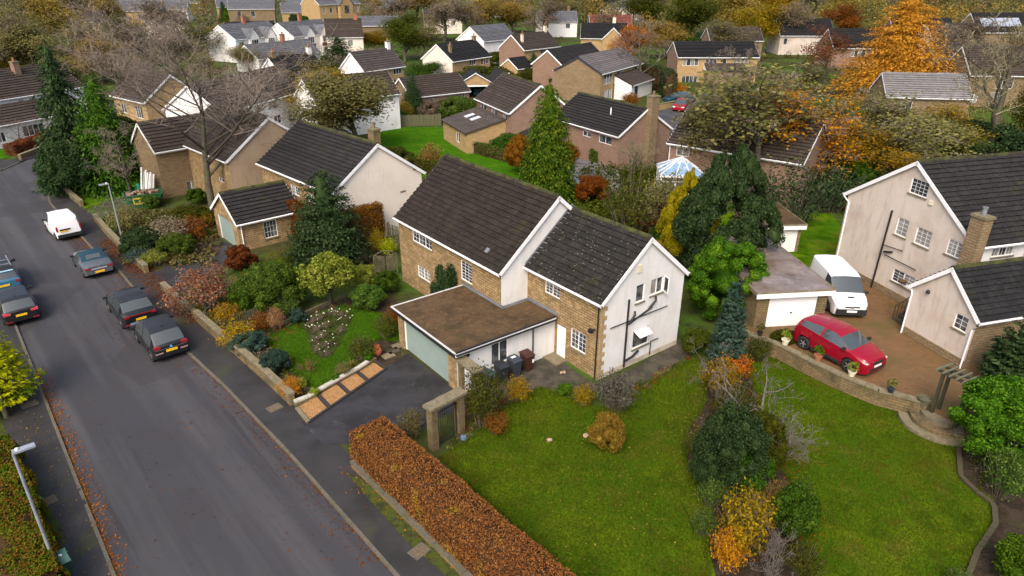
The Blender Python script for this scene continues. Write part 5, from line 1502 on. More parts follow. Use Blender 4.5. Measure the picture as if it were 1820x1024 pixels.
proto_shrub('mass', LM['green'], 95, 16000, (3.0, 3.0, 2.6), k=90, lr=0.22, leaf=0.22, core=0.45, flop=0.9)
proto_shrub('smallball', LM['green'], 97, 2600, (0.5, 0.5, 0.42), k=18, lr=0.36, leaf=0.075)
proto_spray('spray0', 101, LM['olivegreen'], stems=60, h=1.6, r=1.0, per=40, size=0.1)
proto_spray('spray1', 102, LM['mix'], stems=50, h=1.0, r=0.75, per=44, size=0.085)
proto_spray('rose', 103, LM['brown'], stems=16, h=0.7, r=0.42, per=20, size=0.06)
proto_spray('grasses', 104, LM['dry'], stems=90, h=1.2, r=0.8, per=10, size=0.16, asp=0.12)
proto_spray('loose', 105, LM['olivegreen'], stems=60, h=2.0, r=1.2, per=34, size=0.11, low=0.15)
def proto_egg(key, m, seed, n, R, sharp=0.6, **kw):
    me = mesh_blob('foliage', m, seed, n, R, **kw)
    V = np.empty(len(me.vertices) * 3, np.float32)
    me.vertices.foreach_get('co', V)
    V = V.reshape(-1, 3)
    t = np.clip((V[:, 2] / (2 * R[2]) - 0.3) / 0.7, 0, 1)
    V[:, :2] *= (1 - sharp * t ** 1.2)[:, None]
    me.vertices.foreach_set('co', V.ravel())
    me.update()
    PROTO[key] = (None, me, 2 * R[2], (R[0] + R[1]) / 2)
proto_egg('egg', LM['dark'], 94, 42000, (2.4, 2.4, 3.0), 0.55, k=190, lr=0.14, leaf=0.13, bottom=-0.85, core=0.78, flop=1.0, mid=0)
def proto_balltree(key, seed, m, R=0.62, stem=0.32):
    V, Fq, CV, CF = blob(seed, 5200, (R, R, R * 0.85), k=55, lr=0.26, leaf=0.075, core=0.6, flop=0.9)
    V[:, 2] += stem
    cr = npmesh('crown', V, Fq, m)
    tr = tube_mesh('trunk', [(Vector((0, 0, 0)), Vector((0.02, 0, stem + R * 0.7)), 0.05, 0.03, 0)] + [(Vector((0.01, 0, stem * 0.9)), Vector((math.cos(a) * R * 0.6, math.sin(a) * R * 0.6, stem + R)), 0.025, 0.01, 1) for a in (0, 1.3, 2.6, 3.9, 5.2)], bark)
    PROTO[key] = (tr, cr, stem + 1.7 * R, R)
proto_balltree('balltree', 99, LM['lime'])
def base_depth(p):
    return (p - Vector((0, 0, CAMH))).dot(_f0)
def top_z(p, x, y):
    """height of the vertical line over p where pixel row y is"""
    d = ray(x, y)
    h = math.hypot(p.x, p.y) / math.hypot(d.x, d.y)
    return CAMH + d.z * h
def plant(kind, bx, by, topy, wpx, m, label, cat='shrub', name=None, group=None, rot=None, z=G, at=None, flat=1.0, twig=None):
    """a plant whose foot is at pixel (bx,by) on the ground, as tall and wide as it shows"""
    p = Vector(at) if at is not None else px(bx, by, z)
    H = top_z(p, bx, topy) - p.z
    R = 0.5 * wpx * base_depth(p + Vector((0, 0, H / 2))) / F
    tr, cr, h0, r0 = PROTO[kind]
    rot = random.uniform(0, 2 * PI) if rot is None else rot
    S = Vector((R / r0, R / r0 * flat, H / h0))
    mm = LM[m] if m in LM else None
    if name is None:
        name = {'shrub': 'garden_shrub', 'tree': 'broadleaf_tree', 'conifer': 'conifer_tree'}.get(cat, cat.replace(' ', '_'))
    if tr is None:
        o = link(bpy.data.objects.new(name, cr))
        o.location, o.rotation_euler, o.scale = p, (0, 0, rot), S
        tag(o, label, cat, group)
        parts = [o]
    else:
        e = empty(name, p, rot)
        e.scale = S
        tag(e, label, cat, group)
        parts = [link(bpy.data.objects.new('trunk', tr), e), link(bpy.data.objects.new('crown', cr), e)]
        o = e
    c = parts[-1]
    if mm is not None and kind not in ('bare1', 'bare2', 'bigbare', 'arching', 'twigs'):
        c.material_slots[0].link = 'OBJECT'
        c.material_slots[0].material = mm
    return o
def hedge(name, label, cat, path, w, h, m, n, leaf=0.11, seed=1, wob=0.12, z=G, round_=0.25, group=None):
    """clipped hedge along a path: leaf faces over a box-like skin with a solid inside"""
    rg = np.random.default_rng(seed)
    P = [Vector((p[0], p[1], 0)) for p in path]
    L = [0]
    for a, b in zip(P, P[1:]):
        L.append(L[-1] + (b - a).length)
    tot = L[-1]
    def at(s):
        k = max(0, min(len(P) - 2, int(np.searchsorted(L, s) - 1)))
        d = (P[k + 1] - P[k]).normalized()
        return P[k] + d * (s - L[k]), d
    # skin samples: two sides, top, two ends
    areas = np.array([tot * h, tot * h, tot * w * 1.3, w * h, w * h])
    kind = rg.choice(5, n, p=areas / areas.sum())
    C, N = np.zeros((n, 3)), np.zeros((n, 3))
    u, v = rg.random(n), rg.random(n)
    for i in range(n):
        k = kind[i]
        s = u[i] * tot if k < 3 else (0 if k == 3 else tot)
        p, d = at(s)
        nrm = Vector((-d.y, d.x, 0))
        if k < 2:
            sg = 1 if k == 0 else -1
            zz = v[i] * h
            off = w / 2 - (round_ * max(0, (zz / h - 0.8) / 0.2) ** 2 * 0.5 * w * 0.3)
            q, nn = p + nrm * sg * off, nrm * sg
        elif k == 2:
            zz = h
            q, nn = p + nrm * (v[i] - 0.5) * w, Vector((0, 0, 1))
        else:
            zz = v[i] * h
            q, nn = p + nrm * (rg.random() - 0.5) * w, d * (-1 if k == 3 else 1)
        C[i] = (q.x, q.y, z + zz)
        N[i] = nn[:]
    bump = wob * np.sin(C[:, 0] * 2.1 + 1.3 * np.sin(C[:, 1] * 1.7)) * np.cos(C[:, 1] * 1.9 + C[:, 2] * 2.3)
    C += N * (bump + rg.normal(0, 0.04, n))[:, None]
    C[:, 2] = np.maximum(C[:, 2], z + 0.03)
    hol = np.sin(C[:, 0] * 9.1 + 2 * np.sin(C[:, 1] * 7.3)) + np.sin(C[:, 1] * 8.3 + 2 * np.sin(C[:, 2] * 9.7 + C[:, 0] * 5.1)) + rg.normal(0, 0.7, n)
    kp = hol > -1.25
    C, N = C[kp], N[kp]
    V, Fq = leaves(C, N, leaf, 0.6, rg, 0.7)
    cv, cf = [], []
    for s in np.linspace(0.08, tot - 0.08, max(2, int(tot / 0.6))):
        p, d = at(s)
        nrm = Vector((-d.y, d.x, 0))
        for a, zz in ((-1, 0.02), (-1, h - 0.1), (1, h - 0.1), (1, 0.02)):
            q = p + nrm * a * (w / 2 - 0.1)
            cv.append((q.x, q.y, z + zz))
    k = len(cv) // 4
    for i in range(k - 1):
        for j in range(3):
            cf.append((i * 4 + j, (i + 1) * 4 + j, (i + 1) * 4 + j + 1, i * 4 + j + 1))
    cf += [(0, 1, 2, 3), ((k - 1) * 4 + 3, (k - 1) * 4 + 2, (k - 1) * 4 + 1, (k - 1) * 4)]
    me = npmesh(name, np.concatenate([V, np.array(cv)]), np.concatenate([Fq, np.array(cf) + len(V)]), [LM[m], mat('hedge_twig_shade', (0.045, 0.026, 0.014), 0.95, 0.05)], [0] * len(Fq) + [1] * len(cf))  # dark core colour stands for inner twigs and the shade between them
    o = link(bpy.data.objects.new(name, me))
    return tag(o, label, cat, group)
def litter(name, label, pts_fn, n, cols, size=(0.05, 0.11), z=G + 0.012, seed=3):
    """fallen leaves lying about: one object, nobody could count them"""
    rg = np.random.default_rng(seed)
    C = np.array([pts_fn(rg) for _ in range(n)])
    C = np.concatenate([C[:, :2], C[:, 2:3] if C.shape[1] > 2 else np.full((n, 1), z)], 1)
    C[:, 2] += rg.uniform(0.004, 0.03, n)
    V, Fq = leaves(C, np.tile([0, 0, 1.0], (n, 1)), rg.uniform(*size, n), 0.75, rg, 0.25)
    me = npmesh(name, V, Fq, cols)
    return tag(link(bpy.data.objects.new(name, me)), label, 'leaves', kind='stuff')
# ------------------------------------------------------------------ near planting
T_, S_, K_ = 'tree', 'shrub', 'conifer'
NEAR = [
 ('cone3', -8, 722, 538, 150, 'golden', 'yellow green conifer bush at the left edge above the timber post', K_),
 ('smallball', 433, 480, 436, 58, 'red', 'dark maroon domed maple beside the stone garage', S_),
 ('pinkshrub', 372, 548, 460, 140, 'pink', 'sprawling grey twigged shrub with pinkish leaves beside the pavement', S_),
 ('bigshrub0', 492, 548, 468, 118, 'mid', 'broad rhododendron between the lawn and the picket fence', S_),
 ('shrub1', 452, 552, 494, 78, 'green', 'dark green shrub left of the broad rhododendron', S_),
 ('balltree', 588, 541, 450, 96, 'lime', 'round pale green little tree on a bare stem by the front lawn', T_),
 ('shrub0', 649, 515, 470, 46, 'lime', 'yellow green dome shrub in front of the trellis panel', S_),
 ('shrub2', 656, 548, 506, 62, 'mid', 'rounded green shrub at the far end of the front lawn', S_),
 ('shrub1', 690, 520, 482, 46, 'green', 'bluish green shrub by the house corner', S_),
 ('smallball', 533, 575, 548, 34, 'teal', 'small blue green ball shrub at the lawn edge', S_),
 ('shrub0', 492, 661, 624, 56, 'teal', 'grey green mound behind the front wall', S_),
 ('spray1', 425, 612, 575, 78, 'mix', 'red and yellow leaved shrub behind the picket fence end', S_),
 ('shrub1', 444, 625, 594, 70, 'teal', 'low blue green shrub below the red and yellow one', S_),
 ('spray1', 464, 588, 556, 40, 'rust', 'reddish brown shrub in the front bed', S_),
 ('spray1', 492, 585, 548, 36, 'pink', 'pink flowered plant in the front bed', S_),
 ('spray0', 520, 702, 672, 54, 'orange', 'orange flowered plant at the wall corner', S_),
 ('smallball', 537, 690, 672, 22, 'lime', 'small lime plant beside the orange flowers', S_),
 ('smallball', 559, 704, 688, 24, 'lime', 'lime green clump near the pale edging', S_),
 ('smallball', 597, 680, 662, 20, 'bright', 'bright green clump beside the edging wall', S_),
 ('spray0', 645, 640, 600, 60, 'olivegreen', 'loose brownish shrub behind the terracotta pot', S_),
 ('smallball', 656, 642, 620, 24, 'bright', 'bright green small shrub next to the terracotta pot', S_),
 ('spray0', 612, 668, 644, 34, 'olive', 'straggly plant with orange flowers along the edging', S_),
 ('spray0', 515, 560, 522, 60, 'mid', 'yellowish green shrub along the picket fence', S_),
 ('rose', 548, 660, 640, 40, 'dry', 'dry brown plant in the front bed beside the mound', S_),
 ('rose', 465, 650, 622, 60, 'brown', 'brown stems in the front bed behind the wall', S_),
 ('spray1', 405, 575, 540, 60, 'mix', 'yellow and orange leaved shrub beside the grey twigged one', S_),
 ('spray0', 688, 600, 560, 50, 'olivegreen', 'olive shrub against the garage corner', S_),
 ('spray1', 700, 580, 545, 40, 'rust', 'reddish shrub near the flat roof corner', S_),
 ('bushycone', 588, 474, 296, 138, 'dark', 'bushy dark green conifer in front of the white gable', K_),
 ('spray1', 672, 450, 408, 36, 'yellow', 'yellow leaved shrub beside the white gable', S_),
 ('spray1', 690, 455, 425, 40, 'golden', 'yellow shrub behind the trellis panel', S_),
 ('spray0', 520, 470, 440, 60, 'olivegreen', 'green shrub under the stone garage window', S_),
 ('smallball', 640, 470, 446, 36, 'brown', 'brown shrub below the bushy dark conifer', S_),
 ('spray0', 858, 752, 656, 96, 'olivegreen', 'tall loose shrub beside the arched gate', S_),
 ('spray0', 842, 742, 690, 60, 'olive', 'thin brownish shrub behind the arched gate pier', S_),
 ('spray0', 735, 775, 730, 60, 'olive', 'sparse shrub between the copper hedge and the arched gate', S_),
 ('spray1', 920, 712, 674, 54, 'mix', 'red and yellow shrub beside the wheelie bins', S_),
 ('spray1', 1036, 721, 686, 46, 'yellow', 'yellow leaved shrub at the lawn edge by the house corner', S_),
 ('smallball', 1003, 700, 682, 32, 'bright', 'low green plant beside the side path', S_),
 ('spray0', 1090, 728, 664, 92, 'grey', 'grey brown lavender mound at the house corner', S_),
 ('shrub2', 1076, 800, 737, 66, 'dry', 'brown hydrangea bush alone on the side lawn', S_),
 ('spray0', 880, 770, 735, 60, 'rust', 'reddish low planting in the gate border', S_),
 ('cone4', 1288, 655, 486, 54, 'teal', 'slim blue green column conifer by the lawn', K_),
 ('thuja', 1280, 562, 424, 136, 'bright', 'round bright green conifer bush beside the white gable', K_),
 ('egg', 1275, 505, 250, 195, 'dark', 'big dark green conifer behind the round bright bush', K_),
 ('egg', 1213, 486, 296, 112, 'goldcon', 'golden yellow conifer left of the big dark conifer', K_),
 ('shrub0', 1238, 630, 585, 60, 'olivegreen', 'dull shrub below the round bright conifer', S_),
 ('shrub2', 1390, 620, 585, 50, 'olivegreen', 'green shrub below the neighbour wall by the garage', S_),
 ('spray1', 1278, 705, 640, 80, 'yellow', 'yellow leaved shrub under the slim blue conifer', S_),
 ('spray1', 1300, 665, 625, 70, 'redleaf', 'scarlet leaved shrub beside the slim blue conifer', S_),
 ('bigshrub1', 1290, 872, 722, 125, 'dark', 'large dark evergreen mound between the two lawns', S_),
 ('bigshrub0', 1268, 862, 765, 105, 'dark', 'loose evergreen at the side lawn edge of the border', S_),
 ('bigshrub0', 1338, 840, 735, 95, 'olivegreen', 'loose olive shrub under the arching bare twigs', S_),
 ('spray0', 1300, 760, 690, 90, 'olivegreen', 'straggly shrub between the yellow leaved one and the evergreen mound', S_),
 ('spray0', 1234, 815, 762, 60, 'olivegreen', 'olive fringe shrub where the side lawn meets the border', S_),
 ('spray0', 1250, 950, 905, 60, 'mid', 'green fringe plant left of the yellow autumn shrub', S_),
 ('spray0', 1265, 900, 850, 70, 'mid', 'low green shrub below the evergreen mound', S_),
 ('spray1', 1340, 935, 880, 80, 'ochre', 'tawny shrub right of the yellow autumn shrub', S_),
 ('shrub1', 1320, 880, 790, 90, 'green', 'green shrub tucked against the dark evergreen mound', S_),
 ('arching', 1345, 770, 590, 290, '', 'bare arching shrub with grey twigs above the dark evergreen mound', S_),
 ('twigs', 1380, 830, 740, 130, '', 'grey bare twiggy shrub between the two lawns', S_),
 ('spray0', 1310, 985, 868, 120, 'yellow', 'yellow autumn shrub at the bottom of the long border', S_),
 ('spray1', 1290, 1012, 940, 80, 'orange', 'orange tinted shrub below the yellow autumn shrub', S_),
 ('grasses', 1372, 905, 850, 70, 'dry', 'buff ornamental grass tuft in the long border', 'grass'),
 ('shrub2', 1405, 955, 858, 84, 'green', 'dark glossy shrub at the neighbour lawn edge', S_),
 ('spray1', 1416, 905, 846, 52, 'bright', 'bright green shrub on top of the dark glossy one', S_),
 ('twigs', 1366, 1030, 930, 80, '', 'brown bare stems at the foot of the long border', S_),
 ('spray0', 1420, 1030, 960, 80, 'olivegreen', 'straggly green plants at the foot of the long border', S_),
 ('bigshrub1', 1768, 810, 668, 180, 'bright', 'large glossy laurel beside the timber arch', S_),
 ('spray0', 1778, 880, 795, 100, 'mid', 'feathery dull green shrub in the right hand bed', S_),
 ('shrub1', 1828, 1040, 960, 130, 'bright', 'bright green shrub in the bottom right corner', S_),
 ('spray0', 1700, 1055, 1010, 60, 'mid', 'low green plants at the bottom edge of the right bed', S_),
 ('spray0', 1345, 640, 600, 60, 'olivegreen', 'scrubby plants at the end of the neighbour wall', S_),
]
for a in NEAR:
    plant(a[0], a[1], a[2], a[3], a[4], a[5], a[6], a[7])
# climber on the front wall behind the garage roof
plant('shrub1', 792, 540, 468, 56, 'dark', 'dark evergreen climber against the stone front above the flat roof', S_, at=A.M @ Vector((-4.3, -2.45, G)))
plant('cone4', 1812, 712, 556, 78, 'dark', 'dark clipped yew column at the right edge', K_, at=(25.2, 29.6, GB))
# clipped hedges
HB = [Vector((-6.4, 24.75, 0)), Vector((0.95, 16.45, 0)), Vector((6.6, 9.95, 0))]
hedge('beech_hedge', 'long copper brown beech hedge beside the road in the foreground', 'hedge', HB, 1.75, 1.75, 'beech', 110000, 0.07, 4, wob=0.07)
hedge('mixed_hedge', 'mixed red and green hedge at the bottom left edge', 'hedge', [px(-20, 835), px(15, 930), px(35, 1010), px(60, 1100)], 2.2, 1.4, 'mixhedge', 40000, 0.1, 5, wob=0.2)
hedge('copper_hedge', 'tall copper hedge against the white gable on the left', 'hedge', [C.M @ Vector((12.9, 0.3, 0)), C.M @ Vector((12.9, 3.8, 0))], 0.9, 3.3, 'rust', 9000, 0.13, 6)
hedge('copper_hedge', 'copper hedge between the stone garage and the bushy dark conifer', 'hedge', [C.M @ Vector((6.2, -0.6, 0)), C.M @ Vector((8.6, -0.6, 0))], 0.9, 2.9, 'rust', 7000, 0.13, 7)
hedge('beech_hedge', 'long brown hedge at the left edge beside the far bend', 'hedge', [px(-40, 252), px(30, 246), px(88, 238)], 1.3, 1.3, 'beech', 5000, 0.2, 8)
hedge('beech_hedge', 'brown hedge on a low wall nearest the far bend', 'hedge', [px(20, 277), px(60, 265), px(96, 252)], 1.4, 1.3, 'beech', 5000, 0.2, 9)
hedge('evergreen_hedge', 'tall dark evergreen hedge beside the grey roofed house', 'hedge', [px(1115, 150), px(1180, 165), px(1190, 178)], 2.0, 4.2, 'dark', 5000, 0.3, 10)
hedge('green_hedge', 'bright green hedge below the brick house wall', 'hedge', [px(1050, 292), px(1120, 290), px(1128, 286)], 1.2, 1.6, 'bright', 5000, 0.16, 11)
hedge('green_hedge', 'low green hedge behind the centre house ridge', 'hedge', [px(835, 268), px(930, 295)], 1.2, 1.3, 'mid', 5000, 0.16, 12)
hedge('olive_hedge', 'olive hedge along the back lawn left of the centre house', 'hedge', [px(738, 300), px(790, 318)], 1.3, 1.4, 'olivegreen', 5000, 0.16, 13)
# rose bed
rb = MB().prism(P2((535, 578), (560, 563), (600, 552), (624, 562), (622, 580), (605, 610), (592, 634), (570, 640), (552, 625), (548, 600)), None, G + 0.066)
struct('rose_bed', rb, soil)
_rg = random.Random(9)
rose_spots = [(545, 582), (556, 572), (568, 566), (580, 560), (594, 558), (610, 560), (618, 570), (562, 586), (578, 580), (594, 576), (606, 588), (572, 598), (586, 596), (560, 606), (578, 614), (592, 612), (564, 622), (580, 630)]
petal = MB().lathe([(0.01, -0.02), (0.03, 0.0), (0.034, 0.02), (0.012, 0.035)], 6).mesh('flower', LM['white'])
for i, (x, y) in enumerate(rose_spots):
    o = plant('rose', x, y + 3, y - 8, 26, 'brown' if i % 3 else 'olivegreen', 'thorny rose bush in the heart shaped bed on the front lawn', 'rose bush', group='rose bushes in the heart shaped bed', z=G + 0.06)
    for k in range(4 if i < 9 else 2):
        f = link(bpy.data.objects.new('flower', petal), o)
        f.location = (_rg.uniform(-0.35, 0.35), _rg.uniform(-0.35, 0.35), _rg.uniform(0.5, 0.75))
# ------------------------------------------------------------------ gardens further left and behind
MID = [
 ('bigbare', 381, 385, -15, 500, '', 'huge bare tree spreading in front of the beige house', T_),
 ('bare1', 240, 365, 210, 130, '', 'small bare tree beside the green skip', T_),
 ('cone2', 146, 328, 62, 125, 'dark', 'tall dark drooping conifer at the road bend', K_),
 ('cone1', 208, 335, 120, 125, 'green', 'ivy green conifer right of the dark drooping one', K_),
 ('mass', 138, 345, 250, 110, 'dark', 'dark evergreen thicket over the pavement at the bend', S_),
 ('mass', 225, 325, 205, 120, 'olivegreen', 'rough green thicket left of the stone wing', S_),
 ('bare2', 175, 330, 190, 120, '', 'bare thin tree in front of the ivy green conifer', T_),
 ('bare1', 36, 262, 212, 56, '', 'pollarded bare tree by the left edge hedge', T_),
 ('shrub1', 352, 362, 335, 40, 'green', 'clipped green shrub under the stone wing window', S_),
 ('shrub0', 270, 370, 345, 34, 'mid', 'round green shrub right of the green skip', S_),
 ('bigshrub0', 258, 452, 405, 80, 'dark', 'dark green shrub behind the low wall left of the stone garage', S_),
 ('spray0', 250, 470, 440, 60, 'teal', 'blue green shrub at the pavement wall', S_),
 ('spray0', 275, 472, 444, 50, 'lime', 'strappy yellow green plant at the drive corner', S_),
 ('spray0', 305, 440, 385, 100, 'brown', 'brown shrub in the bank left of the stone garage', S_),
 ('bigshrub0', 315, 452, 415, 70, 'mid', 'green shrub on the bank beside the dark drive', S_),
 ('spray0', 345, 425, 385, 80, 'rust', 'russet shrub on the bank near the garage door', S_),
 ('bigshrub1', 340, 405, 368, 90, 'olivegreen', 'olive shrub on the bank below the big bare tree', S_),
 ('spray0', 230, 410, 365, 70, 'olive', 'straggly shrub by the lamp post on the bank', S_),
 ('spray1', 372, 408, 378, 34, 'yellow', 'yellow shrub beside the sage garage door', S_),
 ('spray0', 285, 410, 375, 70, 'olivegreen', 'low scrub on the bank above the street wall', S_),
 ('twigs', 210, 395, 345, 80, '', 'bare twig heap beside the street lamp', S_),
 ('smallball', 405, 340, 270, 60, 'green', 'green shrub between the beige house and the black mossy roof', S_),
 ('full1', 640, 262, 108, 200, 'olive', 'olive and yellow tree beside the back lawn', T_),
 ('full0', 585, 235, 110, 110, 'yellow', 'yellow tree in front of the small white house', T_),
 ('sparse1', 560, 210, 95, 120, 'olive', 'thin olive tree left of the back lawn', T_),
 ('cone1', 735, 207, 128, 46, 'dark', 'small dark green spruce in front of the bungalow', K_),
 ('mass', 815, 217, 172, 80, 'mid', 'pale green bush behind the back lawn fence', S_),
 ('mass', 775, 215, 180, 60, 'brown', 'brown bush between the spruce and the pale green bush', S_),
 ('spray0', 720, 215, 178, 34, 'yellow', 'yellow bush beside the white house corner', S_),
 ('mass', 690, 218, 196, 80, 'mid', 'low green bush left of the spruce', S_),
 ('cone5', 972, 352, 136, 108, 'conifer', 'tall bright green conifer behind the centre house', K_),
 ('spray1', 766, 305, 256, 50, 'ochre', 'orange yellow shrub above the white gable', S_),
 ('shrub1', 700, 300, 262, 80, 'olivegreen', 'dark bush beside the chimney of the black roof', S_),
 ('mass', 905, 275, 238, 70, 'green', 'bush in the garden left of the tall bright conifer', S_),
 ('shrub2', 925, 310, 240, 56, 'rust', 'russet shrub touching the tall bright conifer', S_),
 ('shrub0', 1052, 362, 312, 64, 'rust', 'rusty red shrub right of the tall bright conifer', S_),
 ('loose', 1120, 420, 300, 130, 'olivegreen', 'big loose green shrub behind the lichened roof', S_),
 ('sparse2', 1150, 430, 275, 140, 'olive', 'thin olive tree behind the lichened roof', T_),
 ('loose', 1175, 430, 345, 90, 'rust', 'russet bush in front of the conservatory', S_),
 ('mass', 1195, 445, 385, 80, 'green', 'green bush below the golden conifer', S_),
 ('bare2', 1110, 340, 240, 110, '', 'bare shrub in front of the brick end chimney', T_),
 ('shrub1', 1000, 300, 250, 60, 'rust', 'red bush beside the side porch behind the conifer', S_),
 ('mass', 862, 160, 118, 120, 'olivegreen', 'scrub between the garages and the brick house', S_),
 ('cone1', 948, 142, 92, 34, 'dark', 'dark clipped conifer in front of the rough stone gable', K_),
 ('mass', 955, 150, 122, 80, 'olivegreen', 'green scrub left of the grey roofed house', S_),
 ('bare1', 795, 140, 95, 60, '', 'small bare tree by the white gable', T_),
 ('haze', 890, 95, 60, 46, 'rust', 'round reddish bare tree by the white gabled house', T_),
 ('spray1', 1120, 190, 165, 40, 'rust', 'orange shrub beside the white porch', S_),
 ('spray1', 1205, 170, 148, 40, 'orange', 'orange shrub at the foot of the long stone house', S_),
 ('loose', 1400, 410, 285, 140, 'dark', 'dark evergreen behind the flat roofed garages', S_),
 ('loose', 1470, 372, 285, 130, 'dark', 'dark evergreen thicket left of the pink gable', S_),
 ('haze', 1330, 370, 78, 300, 'olive', 'wide twiggy olive tree behind the big dark conifer', T_),
 ('haze', 1400, 360, 130, 230, 'orange', 'thin tree with clusters of orange leaves', T_),
 ('sparse1', 1260, 330, 150, 170, 'olive', 'thin olive tree in front of the brown roof', T_),
 ('haze', 1440, 340, 190, 150, 'orange', 'orange leaved thin tree nearer the pink gable', T_),
 ('haze', 1560, 330, 150, 250, 'olive', 'brown twiggy tree above the pink gable', T_),
 ('full1', 1610, 300, 185, 190, 'olive', 'olive yellow tree behind the pink roof', T_),
 ('sparse1', 1530, 350, 220, 150, 'yellow', 'yellowish thin tree at the pink gable end', T_),
 ('bare2', 1760, 300, 15, 280, '', 'tall bare tree at the upper right edge', T_),
 ('mass', 1730, 290, 215, 170, 'dark', 'dark evergreen behind the pink house ridge', S_),
 ('sparse0', 1680, 290, 170, 170, 'yellow', 'yellow leaved tree behind the pink house roof', T_),
 ('full1', 1805, 280, 120, 110, 'olivegreen', 'green tree at the right edge behind the pink house', T_),
 ('mass', 1640, 300, 235, 130, 'olivegreen', 'bushy undergrowth above the pink gable', S_),
 ('mass', 1500, 345, 262, 110, 'green', 'green bush in the gap beside the pink gable', S_),
 ('sparse1', 1460, 320, 160, 140, 'olive', 'mottled thin tree left of the brown twiggy one', T_),
 ('larch', 1582, 178, -22, 185, 'larch', 'tall golden orange larch', K_),
 ('sparse0', 1464, 150, 38, 90, 'rust', 'rusty leaved tree left of the orange larch', T_),
 ('cone1', 1057, 97, 46, 42, 'blue', 'pale blue spruce in front of the dark roofed house', K_),
 ('haze', 1410, 200, 100, 140, 'olive', 'twiggy grey tree below the dark roofed houses', T_),
 ('bare1', 1290, 200, 80, 130, '', 'bare tree in front of the long stone house', T_),
]
for a in MID:
    plant(a[0], a[1], a[2], a[3], a[4], a[5], a[6], a[7], rot=0.6 if a[0] == 'bigbare' else None)
